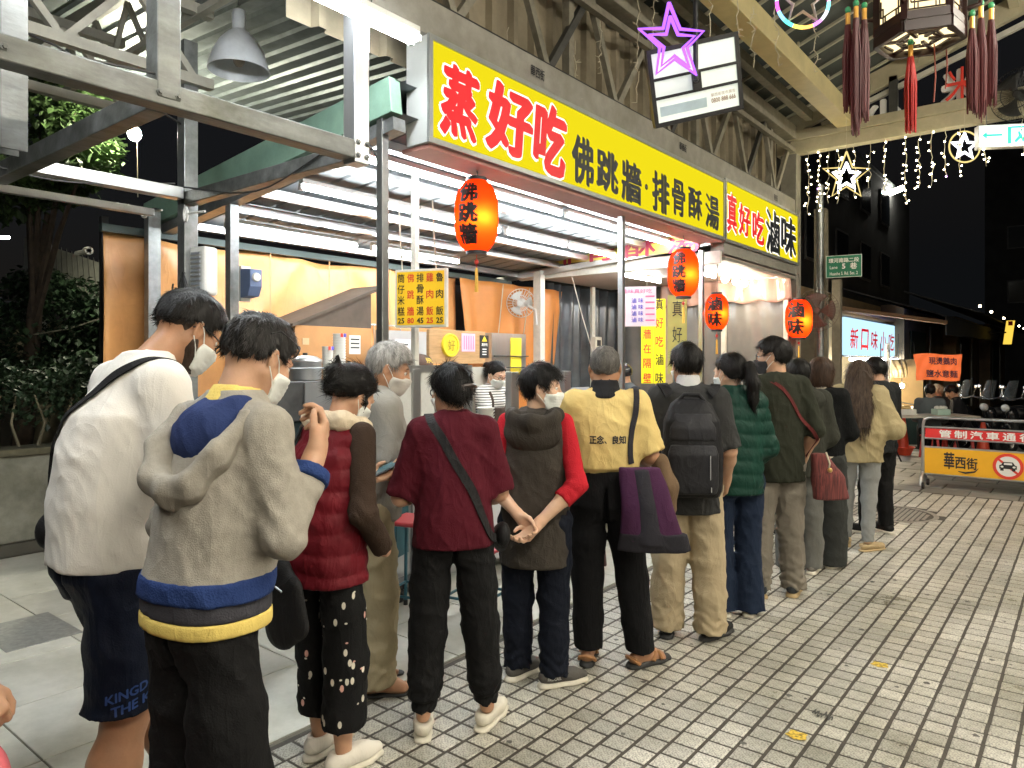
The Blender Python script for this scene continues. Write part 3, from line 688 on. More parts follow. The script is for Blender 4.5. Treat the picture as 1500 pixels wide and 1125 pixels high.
# glass screen
gx0, gx1 = PY(156, 400, 2.9).x, PY(228, 400, 2.9).x
gs = thing('glass_screen', 'framed glass screen with green edges beside the orange tarpaulin', 'glass screen', (gx0, 2.9, 0))
MB().box((gx0 + .03, 2.895, .9), (gx1 - .03, 2.905, 2.70)).build('pane', mat('dusty tinted glass', (.30, .31, .27), .25, 0, .15, 4, dirt=.2), gs)
MB().box((gx0, 2.88, .6), (gx0 + .05, 2.93, 2.75)).build('glass_edge', mat('green glass edge', (.16, .42, .36), .25, 0, .1, 4), gs)
for a, b in (((gx1 - .05, 2.88, .6), (gx1, 2.93, 2.95)), ((gx0 - .06, 2.86, 0), (gx0 - .004, 2.92, 3.0))): MB().box(a, b).build('stile', black_metal, gs)
MB().box((gx0 + .05, 2.878, 2.02), (gx1 - .05, 2.925, 2.07)).build('rail', black_metal, gs)
MB().box((gx1 + .01, 2.8, .3), (gx1 + .09, 2.9, 2.9)).build('post', steel, gs)
c = PY(118, 370, 2.85)
ap = thing('pipe_stub', 'pale pipe stub sticking out left of the glass screen', 'pipe', c)
MB().tube([c + Vector((-.1, 0, 0)), c + Vector((.2, 0, 0))], .022, 10).build('pipe', mat('cream plastic', (.62, .60, .50)), ap, smooth=True)
MB().tube([c + Vector((.14, 0, 0)), c + Vector((.2, 0, 0))], .04, 10).build('flange', mat('cream plastic', (.62, .60, .50)), ap, smooth=True)
# ------------------------------------------------------------------ soft shapes: distance fields turned into one continuous mesh
def waves(X, Y, Z, f, seed, warp=1.4):
    rg = np.random.default_rng(seed); out = 0
    for k in range(4):
        v = rg.normal(size=3); v /= np.linalg.norm(v); w = rg.normal(size=3); w /= np.linalg.norm(w); ff = f*rg.uniform(.6, 1.7)
        out = out + np.sin(ff*(v[0]*X + v[1]*Y + v[2]*Z) + warp*np.sin(ff*.55*(w[0]*X + w[1]*Y + w[2]*Z) + rg.uniform(0, 6)) + rg.uniform(0, 6))
    return out/4
class Field:
    def __init__(s, lo, hi, h):
        s.h = h; s.lo = np.array(lo, float); n = np.ceil((np.array(hi) - s.lo)/h).astype(int) + 1
        s.ax = [s.lo[i] + h*np.arange(n[i]) for i in range(3)]; s.D = np.full(tuple(n), 1.0, np.float32)
    def blk(s, lo, hi, pad):
        sl = []
        for i in range(3):
            a = int(max(0, math.floor((lo[i] - pad - s.lo[i])/s.h))); b = int(min(len(s.ax[i]), math.ceil((hi[i] + pad - s.lo[i])/s.h) + 1)); sl.append(slice(a, max(a, b)))
        return tuple(sl), s.ax[0][sl[0]][:, None, None], s.ax[1][sl[1]][None, :, None], s.ax[2][sl[2]][None, None, :]
    def put(s, sl, d, k, op='u'):
        A = s.D[sl]
        if A.size == 0: return
        d = np.broadcast_to(d, A.shape)
        if op == 'u':
            if k > 0: h = np.maximum(k - np.abs(A - d), 0)/k; s.D[sl] = np.minimum(A, d) - h*h*k*.25
            else: s.D[sl] = np.minimum(A, d)
        else:
            h = np.maximum(k - np.abs(A + d), 0)/k if k > 0 else 0; s.D[sl] = np.maximum(A, -d) + h*h*k*.25
    def rc(s, a, b, ra, rb, k=.03, sx=1., sy=1.):
        a, b = np.array(a, float), np.array(b, float); m = max(ra, rb)*max(1, sx, sy); sl, X, Y, Z = s.blk(np.minimum(a, b), np.maximum(a, b), m + k + 2*s.h)
        ba = b - a; L = max(1e-9, float(ba @ ba)); px, py, pz = X - a[0], Y - a[1], Z - a[2]
        t = np.clip((px*ba[0] + py*ba[1] + pz*ba[2])/L, 0, 1)
        d = np.sqrt(((px - t*ba[0])/sx)**2 + ((py - t*ba[1])/sy)**2 + (pz - t*ba[2])**2) - (ra + t*(rb - ra)); s.put(sl, d, k)
    def chain(s, pts, rs, k=.03, **kw):
        for i in range(len(pts) - 1): s.rc(pts[i], pts[i+1], rs[i], rs[i+1], k, **kw)
    def _ell(s, c, r, rot, pad):
        c = np.array(c, float); r = np.array(r, float); m = float(r.max()); sl, X, Y, Z = s.blk(c - (r if rot is None else m), c + (r if rot is None else m), pad)
        px, py, pz = X - c[0], Y - c[1], Z - c[2]
        if rot is not None:
            q = np.array(rot); px, py, pz = (q[0, 0]*px + q[1, 0]*py + q[2, 0]*pz, q[0, 1]*px + q[1, 1]*py + q[2, 1]*pz, q[0, 2]*px + q[1, 2]*py + q[2, 2]*pz)
        k0 = np.sqrt((px/r[0])**2 + (py/r[1])**2 + (pz/r[2])**2) + 1e-9; k1 = np.sqrt((px/r[0]**2)**2 + (py/r[1]**2)**2 + (pz/r[2]**2)**2) + 1e-9
        return sl, k0*(k0 - 1)/k1
    def ell(s, c, r, k=.03, rot=None): sl, d = s._ell(c, r, rot, k + 2*s.h); s.put(sl, d, k)
    def sub_ell(s, c, r, k=.01, rot=None): sl, d = s._ell(c, r, rot, k + 2*s.h); s.put(sl, d, k, 's')
    def loft(s, secs, k=.03, n=2.4):
        S = np.array(secs, float); z0, z1 = S[0, 0], S[-1, 0]; cx = S[:, 1]; cy = S[:, 2]
        lo = (np.min(cx - S[:, 3]), np.min(cy - S[:, 4]), z0); hi = (np.max(cx + S[:, 3]), np.max(cy + S[:, 4]), z1); sl, X, Y, Z = s.blk(lo, hi, k + 3*s.h)
        zz = Z.ravel(); g = lambda c: np.interp(zz, S[:, 0], S[:, c])[None, None, :]
        a, b = g(3), g(4); q = (np.abs((X - g(1))/a)**n + np.abs((Y - g(2))/b)**n) ** (1/n); d = (q - 1)*np.minimum(a, b)
        d = np.maximum(d, np.maximum(z0 - Z, Z - z1)); s.put(sl, d, k)
    def cut(s, p, nrm):
        nrm = np.array(nrm, float); nrm /= np.linalg.norm(nrm); X, Y, Z = s.ax[0][:, None, None], s.ax[1][None, :, None], s.ax[2][None, None, :]
        s.D = np.maximum(s.D, ((X - p[0])*nrm[0] + (Y - p[1])*nrm[1] + (Z - p[2])*nrm[2]).astype(np.float32))
    def fn(s, f): s.D = f(s.D, s.ax[0][:, None, None], s.ax[1][None, :, None], s.ax[2][None, None, :]).astype(np.float32)
    def folds(s, amp, f, seed, aniso=(1, 1, 1)): s.fn(lambda D, X, Y, Z: D + amp*waves(X*aniso[0], Y*aniso[1], Z*aniso[2], f, seed))
    def creases(s, amp, f, seed, aniso=(1, 1, 1)): s.fn(lambda D, X, Y, Z: D - amp*((1 - np.abs(waves(X*aniso[0] + .3*Z, Y*aniso[1] + .25*Z, Z*aniso[2], f, seed, 2.2)))**5 - .25))
    def surf(s, smooth=1):
        V, F = s.surf0()
        for _ in range(smooth if len(V) else 0):
            A = np.zeros_like(V); c = np.zeros(len(V))
            for k in range(4): a, b = F[:, k], F[:, (k+1) % 4]; np.add.at(A, a, V[b]); np.add.at(A, b, V[a]); np.add.at(c, a, 1); np.add.at(c, b, 1)
            V = V*.45 + A/np.maximum(c, 1)[:, None]*.55
        return V, F
    def surf0(s):
        D = s.D; D[0] = D[-1] = 1; D[:, 0] = D[:, -1] = 1; D[:, :, 0] = D[:, :, -1] = 1
        I = D < 0; nx, ny, nz = D.shape
        c = [I[i:nx-1+i, j:ny-1+j, k:nz-1+k] for i in (0, 1) for j in (0, 1) for k in (0, 1)]
        tot = sum(q.astype(np.int8) for q in c); act = (tot > 0) & (tot < 8); idx = np.argwhere(act)
        if len(idx) == 0: return np.zeros((0, 3)), np.zeros((0, 4), int)
        vid = np.full(act.shape, -1, np.int64); vid[act] = np.arange(len(idx)); acc = np.zeros((len(idx), 3)); cnt = np.zeros(len(idx))
        cs = [(i, j, k) for i in (0, 1) for j in (0, 1) for k in (0, 1)]; val = {q: D[idx[:, 0] + q[0], idx[:, 1] + q[1], idx[:, 2] + q[2]] for q in cs}
        for q in cs:
            for ax in range(3):
                if q[ax] == 0:
                    r = tuple(1 if m == ax else q[m] for m in range(3)); a, b = val[q], val[r]; x = (a < 0) != (b < 0)
                    t = np.where(x, a/np.where(x, a - b, 1), 0); p = np.zeros((len(idx), 3)); p[:] = q; p[:, ax] += t; acc[x] += p[x]; cnt[x] += 1
        V = s.lo + s.h*(idx + acc/cnt[:, None]); F = []
        for ax in range(3):
            o1, o2 = (ax + 1) % 3, (ax + 2) % 3; sa = [slice(1, -1)]*3; sb = [slice(1, -1)]*3; sa[ax] = slice(0, -1); sb[ax] = slice(1, None)
            A, B = I[tuple(sa)], I[tuple(sb)]; e = np.argwhere(A != B); fl = A[A != B]
            base = e.copy(); base[:, o1] += 1; base[:, o2] += 1
            def cell(d1, d2): q = base.copy(); q[:, o1] -= d1; q[:, o2] -= d2; return vid[q[:, 0], q[:, 1], q[:, 2]]
            q = np.stack([cell(1, 1), cell(0, 1), cell(0, 0), cell(1, 0)], 1); q[~fl] = q[~fl][:, ::-1]; F.append(q)
        return V, np.concatenate(F)
    def mesh(s, name, xf=None): V, F = s.surf(); return np_mesh(name, V if xf is None else xf(V), F)
    def build(s, name, m_, parent, xf=None): return link(name, s.mesh(name, xf), m_, parent, True)
def np_mesh(name, V, F, smooth=True, T=None):
    me = bpy.data.meshes.new(name); n = len(V); me.vertices.add(n); me.vertices.foreach_set('co', np.asarray(V, np.float32).ravel())
    nf = len(F); w = F.shape[1] if nf else 4; me.loops.add(nf*w); me.loops.foreach_set('vertex_index', np.asarray(F, np.int32).ravel())
    me.polygons.add(nf); me.polygons.foreach_set('loop_start', np.arange(0, nf*w, w, dtype=np.int32))
    me.update(calc_edges=True); me.polygons.foreach_set('use_smooth', np.ones(nf, bool)); me.validate(); return me
# ------------------------------------------------------------------ stall furniture
def cyl(name, c, r, h, m_, parent, n=24, prof=None):
    return MB().lathe(prof or [(0, 0), (r, 0), (r, h), (0, h)], c, n=n).build(name, m_, parent, smooth=True)
frost = mat('frosted white panel', (.56, .57, .54), .5, 0, .06, 60, .03, 200)
pt = thing('stall_partition', 'stainless framed partition with pale frosted panels in front of the cooking area', 'partition', (-3.78, 4.0, 0))
for k, (a, b) in enumerate(((3.28, 3.58), (3.66, 4.14))):
    MB().box((-3.795, a, .75), (-3.775, b, 1.575)).build('panel', frost, pt)
    MB().box((-3.80, a, .05), (-3.78, b, .70)).build('lower_panel', stainless, pt)
for y_ in (3.24, 3.62, 4.18): MB().box((-3.82, y_ - .04, 0), (-3.76, y_ + .04, 1.60)).build('stile', stainless, pt, bevel=.004)
for z_ in (.70, 1.575): MB().box((-3.815, 3.2, z_), (-3.765, 4.22, z_ + .05)).build('rail', stainless, pt)
ct = thing('service_counter', 'stainless service counter where the woman in stripes works', 'counter', (-3.9, 6.0, 0))
MB().box((-4.3, 4.26, 1.0), (-3.55, 7.5, 1.04)).build('top', stainless, ct, bevel=.006)
MB().box((-4.2, 4.3, .1), (-3.65, 7.45, .998)).build('front_panel', mat('pale grey laminate', (.55, .57, .6), .5, 0, .06, 5), ct)
for y_ in (4.50, 5.24, 6.0): MB().box((-3.62, y_ - .05, 1.04), (-3.56, y_ + .05, 1.57)).build('guard_post', stainless, ct, bevel=.004)
MB().box((-3.6, 5.32, 1.05), (-3.58, 5.62, 1.42)).build('guard_panel', mat('pale blue acrylic', (.55, .58, .68), .3), ct)
# steam cabinet at the left of the stall with its pots
sc_ = thing('steam_cabinet', 'dark steel cooking cabinet with a wire rail behind the woman in the vest', 'cabinet', (-4.9, 3.6, 0))
c0 = PX(385, 560, -4.7); c1 = PX(545, 560, -4.7)
MB().box((-5.3, c0.y, 0), (-4.7, c1.y, 1.20)).build('body', mat('dark teal steel', (.018, .035, .04), .4, .3, .2, 5), sc_, bevel=.006)
MB().box((-5.25, c0.y - .04, 1.203), (-4.66, c1.y + .1, 1.5)).build('oven', mat('sooty steel', (.10, .10, .10), .4, .6, .3, 6), sc_, bevel=.006)
MB().box((-4.655, c0.y + .32, 1.24), (-4.64, c1.y + .06, 1.49)).build('oven_door', stainless, sc_)
m = MB()
MB().tube([(-4.7, c0.y, 1.51), (-4.7, c0.y, 1.6), (-4.7, c1.y - .2, 1.6), (-4.7, c1.y - .2, 1.51)], .006, 6).build('wire_rail', steel, sc_)
pc = PX(447, 548, -4.95); pz = 1.505
pot = thing('steam_pot', 'large aluminium pot with a domed lid on the steel cabinet', 'pot', (-4.95, pc.y, pz))
cyl('body', (-4.95, pc.y, pz), .13, .15, alu, pot, prof=[(0, 0), (.125, 0), (.13, .01), (.13, .14), (.137, .15), (.13, .15)])
cyl('lid', (-4.95, pc.y, pz + .151), .13, .05, alu, pot, prof=[(.137, 0), (.132, .012), (.09, .038), (.03, .047), (0, .047)])
cyl('knob', (-4.95, pc.y, pz + .197), .02, .02, black_plastic, pot, 12)
for s in (-1, 1): MB().tube([(-4.95, pc.y + s*.13, pz + .09), (-4.95, pc.y + s*.165, pz + .10), (-4.95, pc.y + s*.13, pz + .11)], .009, 6).build('handle', black_plastic, pot)
cupm = mat('paper cup white', (.78, .77, .72), .6, 0, .03, 9)
for k, (px, n, r) in enumerate(((480, 11, .045), (497, 16, .052))):
    c = PX(px, 548, -4.95)
    t = thing('cup_stack', ['shorter stack of white paper bowls beside the pot', 'taller stack of white paper bowls beside the pot'][k], 'cup stack', (-4.95, c.y, pz))
    for q in range(n): cyl('cup', (-4.95, c.y, pz + q*.022), r, .05, cupm, t, 16, [(0, 0), (r*.86, 0), (r, .046), (r*1.06, .046), (r*1.06, .052), (r*.97, .052), (r*.85, .01)])
    for q in range(2): MB().box((-4.95 + r*1.07, c.y - .03 + q*.032, pz + n*.022 + .0), (-4.95 + r*1.07 + .002, c.y - .005 + q*.032, pz + n*.022 + .03)).build('print', print_blue if q else print_red, t)
# hood box
hd = thing('hood_box', 'brown board hood with a sloping lid above the pots', 'hood', (-5.6, 4.3, 1.5))
a = PX(433, 500, -5.55); b = PX(545, 500, -5.55)
MB().box((-6.0, a.y, 1.3), (-5.56, b.y, 1.98)).build('body', cardboard, hd, bevel=.004)
MB().add([(-5.52, a.y - .05, 1.99), (-5.52, b.y + .15, 2.42), (-6.05, b.y + .15, 2.42), (-6.05, a.y - .05, 1.99), (-5.52, a.y - .05, 1.96), (-5.52, b.y + .15, 2.39), (-6.05, b.y + .15, 2.39), (-6.05, a.y - .05, 1.96)],
         [(0, 1, 2, 3), (7, 6, 5, 4), (0, 4, 5, 1), (1, 5, 6, 2), (2, 6, 7, 3), (3, 7, 4, 0)]).build('lid', mat('soot brown board', (.085, .06, .042), .7, 0, .25, 5), hd)
MB().add([(-5.565, a.y, 1.98), (-5.565, b.y, 1.98), (-5.565, b.y, 2.32)], [(0, 1, 2)]).build('gable', mat('soot brown board', (.2, .13, .08)), hd)
gp = thing('grey_screen_board', 'grey board with taped paper notices behind the elderly man', 'board', (-5.2, 5.0, 0))
a = PX(552, 500, -5.2); b = PX(607, 500, -5.2)
MB().box((-5.22, a.y, .8), (-5.2, b.y + .2, 1.95)).build('board', mat('grey enamel board', (.36, .35, .34), .5, 0, .08, 4), gp)
c = PX(590, 512, -5.195); MB().box((-5.198, c.y - .1, c.z - .1), (-5.194, c.y + .1, c.z + .1)).build('notice', paper, gp)
for k in range(3): MB().box((-5.193, c.y - .07, c.z + .04 - k*.04), (-5.192, c.y + .07, c.z + .055 - k*.04)).build('print_line', print_black, gp)
for k, (px, py) in enumerate(((449, 500),)):
    c = PX(px, py, -5.55); MB().box((-5.556, c.y - .04, c.z - .03), (-5.552, c.y + .03, c.z + .03)).build('sticker', mat('tan sticker', (.65, .45, .25)), hd)
# hanging price board
bc = W(617.5, 437, 5.35); brz = TH - R(20)
bx, bn = Vector((math.cos(brz), math.sin(brz), 0)), Vector((math.sin(brz), -math.cos(brz), 0))
hw, hh = .212, .215
pb = thing('price_board', 'yellow hanging price board with five columns of dishes', 'price board', bc)
MB().obox(bc, (bx, bn, UP), (hw, .018, hh)).build('frame', mat('white lacquered frame', (.70, .70, .64), .4), pb, bevel=.005)
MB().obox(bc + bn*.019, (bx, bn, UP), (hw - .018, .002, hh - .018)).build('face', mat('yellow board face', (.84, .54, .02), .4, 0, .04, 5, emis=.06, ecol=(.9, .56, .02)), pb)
for k, (s_, pr, mm) in enumerate((('筒仔米糕', '25', print_black), ('佛跳牆', '80', print_red), ('排骨酥湯', '45', print_black), ('雞肉飯', '25', print_red), ('魯肉飯', '25', print_black))):
    x_ = -.158 + k*.079
    n = len(s_)
    for q, ch in enumerate(s_):
        zc = .15 - q*(.245/(n - 1))
        lettering(ch, mm, bc + bn*.021 + bx*x_ + Vector((0, 0, zc)), bx, UP, .058, .066, pb, .012, lift=.002, thick=.001, name='character')
    lettering(pr, mm, bc + bn*.021 + bx*x_ + Vector((0, 0, -.165)), bx, UP, .055, .042, pb, .03, lift=.002, thick=.001, name='price')
for s in (-.16, .12): MB().tube([bc + bx*s + Vector((0, 0, hh)), bc + bx*(s - .015) + Vector((0, 0, hh + .2)), bc + bx*(s - .03) + Vector((0, 0, hh + .5))], .005, 5).build('cord', wire_m, pb)
pp = W(608, 437, 5.5); post(pp.x, pp.y, .045, 0, cz(pp.x), 'white painted pole behind the yellow price board', white_paint, name='white_pole')
# wooden notice board with the round yellow plaque
a = PX(629, 500, -4.6); b = PX(711, 500, -4.6)
nb = thing('notice_board', 'wood notice board with round yellow plaque, pink sheet and black label', 'notice board', (-4.6, (a.y + b.y)/2, 1.6))
zc = CH + (HZ - 508)/FPX*6.6
MB().box((-4.64, a.y, zc - .155), (-4.6, b.y, zc + .155)).build('board', wood, nb, bevel=.004)
MB().lathe([(0, .02), (.085, .02), (.09, .028), (.105, .028), (.108, 0)], (-4.6, a.y + .26, zc + .015), (1, 0, 0), 32).build('plaque', mat('yellow enamel', (.75, .60, .04), .4), nb, smooth=True)
lettering('好', mat('brown print', (.3, .2, .03)), (-4.578, a.y + .26, zc + .015), YR, UP, .09, .1, nb, .0)
MB().box((-4.6, a.y + .42, zc - .04), (-4.596, a.y + .61, zc + .13)).build('pink_sheet', mat('pink paper', (.78, .45, .58)), nb)
for k in range(5): MB().box((-4.596, a.y + .45 + .032*k, zc - .02), (-4.595, a.y + .462 + .032*k, zc + .11)).build('print_line', print_pink, nb)
MB().box((-4.6, a.y + .68, zc - .10), (-4.596, a.y + .81, zc + .12)).build('black_label', black_plastic, nb)
MB().add([(-4.594, a.y + .705, zc + .06), (-4.594, a.y + .785, zc + .06), (-4.594, a.y + .745, zc + .115)], [(0, 1, 2)]).build('warning_triangle', mat('yellow enamel', (.75, .6, .04)), nb)
lettering('真好吃', print_white, (-4.596, a.y + .745, zc + .03), YR, UP, .09, .03, nb, .02)
for k in range(3): MB().box((-4.595, a.y + .715, zc - .02 - k*.025), (-4.594, a.y + .775, zc - .01 - k*.025)).build('print_line', print_white, nb)
for k in (.2, .78): MB().box((-4.62, a.y + k, zc - .185), (-4.58, a.y + k + .07, zc - .157)).build('foot', mat('yellow enamel', (.75, .6, .04)), nb)
MB().box((-4.7, a.y - .1, .0), (-4.5, b.y + .2, zc - .187)).build('cupboard', mat('pale cupboard', (.50, .48, .42), .5, 0, .1, 4), nb)
# wall fan
def fan(name, label, c, nrm, r, m_guard, m_blade, parent=None, wires=26, arm=None, blades=3):
    t = thing(name, label, 'fan', c); x, y, z = frame(nrm); c = Vector(c)
    for k in range(wires):
        a = 2*math.pi*k/wires; u = x*math.cos(a) + y*math.sin(a)
        MB().tube([c + z*.07 + u*.03, c + z*.065 + u*r*.5, c + z*.04 + u*r*.9, c + u*r, c - z*.04 + u*r*.9, c - z*.06 + u*r*.35], .0022, 4, False).build('guard_wire', m_guard, t)
    for rr, zz in ((r, 0), (r*.55, .064), (.035, .07)):
        MB().tube([c + z*zz + (x*math.cos(q*math.pi/16) + y*math.sin(q*math.pi/16))*rr for q in range(33)], .005, 6, False).build('guard_ring', m_guard, t, smooth=True)
    for k in range(blades):
        a0 = 2*math.pi*k/blades
        def f(u, v):
            a = a0 + (u - .5)*1.3*(.45 + .55*v); rr = .03 + v*(r*.84 - .03)
            return c + (x*math.cos(a) + y*math.sin(a))*rr + z*(.03*(u - .5))
        MB().grid(f, 6, 6).build('blade', m_blade, t, smooth=True, solid=.002)
    MB().lathe([(0, .078), (.028, .076), (.034, .06), (.034, -.02), (.06, -.05), (.065, -.13), (.04, -.16), (0, -.16)], c, z, 20).build('motor', m_blade, t, smooth=True)
    if arm: MB().tube([c - z*.12] + [Vector(q) for q in arm], .022, 8).build('arm', m_blade, t, smooth=True)
    return t
fc = PY(763, 444, 7.66)
fan('wall_fan', 'white wall fan fixed to the cream post in front of the orange flap', fc, (.55, -.8, -.1), .19, mat('white fan wire', (.7, .7, .68)), white_plastic, arm=[(PFAN.x - .02, 7.68, fc.z - .1), (PFAN.x, 7.68, fc.z - .3)])
ccur = thing('pleated_curtain', 'dark grey pleated plastic curtain behind the second stall', 'curtain', (-6.3, 8.8, 0))
a_, b_ = PX(800, 480, -6.2), PX(910, 480, -6.2)
def ccf(u, v): return Vector((-6.2 + .05*math.sin(u*52 + .6*math.sin(v*4)) + .03*math.sin(u*23 + v), a_.y + (b_.y - a_.y)*u, .5 + 2.3*v))
MB().grid(ccf, 120, 8).build('sheet', mat('dark glossy plastic', (.06, .068, .078), .25, 0, .3, 3), ccur, smooth=True, solid=.003)
MB().tube([PX(835, 395, -5.6), PX(852, 460, -5.6), PX(872, 528, -5.6)], .007, 5).build('rope', mat('white rope', (.7, .68, .62)), ccur)
c_ = PX(874, 505, -5.9); mb_ = thing('meter_box', 'small pale electric meter box on the steelwork behind the cropped haired man', 'meter box', c_)
MB().box((-5.95, c_.y - .09, c_.z - .12), (-5.86, c_.y + .09, c_.z + .12)).build('case', mat('cream plastic', (.62, .60, .50)), mb_, bevel=.01)
MB().box((-5.86, c_.y - .05, c_.z - .02), (-5.855, c_.y + .05, c_.z + .07)).build('dial', black_plastic, mb_)
MB().box((-5.99, c_.y - .04, 0), (-5.95, c_.y + .04, 2.8)).build('post', white_paint, mb_)
# kitchen shelf behind the staff woman
ks = thing('steel_shelf', 'stainless kitchen shelf with yellow panel beneath the wall fan', 'shelf', (-6.0, 7.0, 1))
a = PX(722, 515, -5.6); b = PX(772, 515, -5.6)
MB().box((-5.75, a.y, 1.4), (-5.62, b.y, 2.0)).build('back', stainless, ks)
MB().box((-5.618, (a.y + b.y)/2 + .02, 1.45), (-5.612, b.y - .1, 1.95)).build('yellow_panel', mat('yellow enamel', (.75, .6, .04)), ks)
for z_ in (1.58, 1.72): MB().tube([(-5.58, a.y, z_), (-5.58, b.y, z_)], .008, 6).build('rack_bar', black_metal, ks)
for k in range(3): MB().box((-5.6, a.y + .04 + k*.1, 1.46), (-5.56, a.y + .11 + k*.1, 1.53)).build('socket_box', white_plastic, ks)
# bowls, sauces and tools on the counters
def bowls(label, x, y, z, n, r):
    t = thing('bowl_stack', label, 'bowl stack', (x, y, z))
    for q in range(n): cyl('bowl', (x, y, z + q*.024), r, .05, cupm, t, 18, [(0, 0), (r*.45, 0), (r*.5, .008), (r*.9, .04), (r, .052), (r*.97, .052), (r*.85, .038), (0, .012)])
bowls('stack of white bowls at the near end of the service counter', -3.75, 4.36, 1.042, 9, .075); bowls('short stack of white bowls beside the striped worker', -3.72, 4.72, 1.042, 5, .08); bowls('tall stack of bowls on the dark cabinet', -4.95, c0.y + .12, 1.505, 7, .07)
for k in range(4):
    x, y, z = -3.70 - .03*(k % 2), 4.92 + k*.09, 1.042; t = thing('sauce_bottle', ['reddish', 'amber', 'dark', 'pale'][k] + ' sauce bottle on the service counter', 'bottle', (x, y, z)); mm_ = mat(f'sauce glass {k}', [(.35, .04, .02), (.45, .22, .04), (.03, .015, .01), (.6, .5, .3)][k], .15)
    cyl('glass', (x, y, z), .03, .2, mm_, t, 14, [(0, 0), (.028, 0), (.03, .01), (.03, .10), (.012, .14), (.011, .17), (0, .17)]); cyl('cap', (x, y, z + .168), .013, .02, red_plastic, t, 10)
tl_ = thing('tool_rail', 'steel rail with hanging ladles against the orange tarpaulin', 'tool rail', (-6.1, 5.3, 2.0)); MB().tube([(-6.2, 4.6, 2.06), (-6.2, 6.2, 2.06)], .01, 6).build('rail', stainless, tl_)
for k in range(7):
    y = 4.7 + k*.2; l_ = .26 + .05*(k % 3); MB().tube([(-6.19, y, 2.06), (-6.18, y + .01, 2.06 - l_)], .006, 5).build('handle', stainless, tl_); MB().lathe([(.045, 0), (.04, -.02), (.02, -.035), (0, -.038)], (-6.17, y + .01, 2.06 - l_), n=14).build('ladle', stainless, tl_, smooth=True)
for k, (px, py, w_, h_, mm_) in enumerate(((520, 505, .12, .16, paper), (640, 560, .16, .10, mat('pink paper', (.78, .45, .58))), (672, 548, .14, .07, mat('yellow enamel', (.75, .6, .04))))):
    c_ = PX(px, py, -4.9 if k == 0 else -4.49); t = thing('taped_notice', ['white notice taped beside the brown hood', 'pink notice on the pale cupboard', 'yellow sticker on the pale cupboard'][k], 'notice', c_); xx = -4.9 if k == 0 else -4.49
    MB().box((xx - .004, c_.y - w_/2, c_.z - h_/2), (xx, c_.y + w_/2, c_.z + h_/2)).build('sheet', mm_, t)
    for q in range(3): MB().box((xx + .001, c_.y - w_*.38, c_.z + h_*(.25 - q*.22)), (xx + .002, c_.y + w_*.38, c_.z + h_*(.32 - q*.22))).build('print_line', print_black, t)
# trolley and teal stools in front of the partition
teal = mat('teal enamelled tube', (.03, .12, .16), .4, .2, .12, 9, .05, 40)
def stool(loc, rz, label, z0=0., hgt=.45, w=.15):
    t = thing('folding_stool', label, 'stool', (loc[0], loc[1], z0), rz, 'teal stools by the stall')
    for sx in (-1, 1):
        for sy in (-1, 1):
            MB().tube([(sx*w, sy*w, 0.02), (sx*w*.92, sy*w*.92, hgt - .05), (sx*w*.75, sy*w*.75, hgt - .01)], .012, 8).build('leg', teal, t, smooth=True, local=True)
            MB().tube([(sx*w, sy*w, 0), (sx*w, sy*w, .035)], .015, 8).build('rubber_foot', black_plastic, t, local=True)
        MB().tube([(sx*w*.97, -w*.97, .16), (sx*w*.97, w*.97, .16)], .009, 6).build('stretcher', teal, t, local=True)
        MB().tube([(-w*.97, sx*w*.97, .16), (w*.97, sx*w*.97, .16)], .009, 6).build('stretcher', teal, t, local=True)
    MB().box((-w, -w, hgt - .02), (w, w, hgt + .01)).build('seat', mat('stool seat red', (.35, .03, .04), .4), t, bevel=.02, local=True)
g1 = G(600, 905); g2 = G(682, 912)
stool((g1.x - .02, g1.y + .06), .3, 'teal legged stool left of the woman in the maroon shirt', hgt=.62)
stool((g2.x, g2.y + .1), .2, 'teal legged stool seen between the maroon shirt woman\'s legs', hgt=.45)
g3 = G(570, 868)
tr = thing('stool_trolley', 'low trolley with a stack of dark teal folded chairs beside the partition', 'trolley', (g3.x, g3.y, 0), R(20))
MB().box((-.25, -.22, .10), (.22, .22, .14)).build('deck', black_plastic, tr, bevel=.01, local=True)
for sx in (-.2, .17):
    for sy in (-.18, .18): MB().lathe([(0, -.02), (.045, -.02), (.05, 0), (.045, .02), (0, .02)], (sx, sy, .05), (0, 1, 0), 14).build('wheel', black_plastic, tr, smooth=True, local=True)
for k in range(9):
    x_ = -.2 + k*.042
    MB().tube([(x_, -.19, .14), (x_ + .01, -.19, .8), (x_ + .015, -.1, .86), (x_ + .015, .1, .86), (x_ + .01, .19, .8), (x_, .19, .14)], .012, 7).build('folded_chair', teal, tr, smooth=True, local=True)
    MB().box((x_ - .004, -.17, .3), (x_ + .012, .17, .72)).build('chair_seat', mat('teal slat', (.02, .08, .10), .5), tr, local=True)
# wooden table and stools behind the queue
tbwood = mat('dark red wood', (.10, .025, .02), .4, 0, .25, 6, .05, 30)
for k, (px, py) in enumerate(((850, 800), (1085, 780), (965, 760))):
    g = G(px, py + 40)
    t = thing('wooden_stool', ['dark wooden stool behind the man in the yellow shirt', 'dark wooden stool behind the woman in jeans', 'dark wooden stool behind the man with the backpack'][k], 'stool', (g.x - .1, g.y + .1, 0), .2 + k*.3, 'dark wooden stools before the counter')
    for sx in (-1, 1):
        for sy in (-1, 1): MB().beam((sx*.17, sy*.17, 0), (sx*.14, sy*.14, .44), .035, .035).build('leg', tbwood, t, local=True)
        MB().beam((sx*.16, -.16, .14), (sx*.16, .16, .14), .02, .03).build('stretcher', tbwood, t, local=True)
    MB().box((-.18, -.18, .44), (.18, .18, .475)).build('seat', tbwood, t, bevel=.008, local=True)

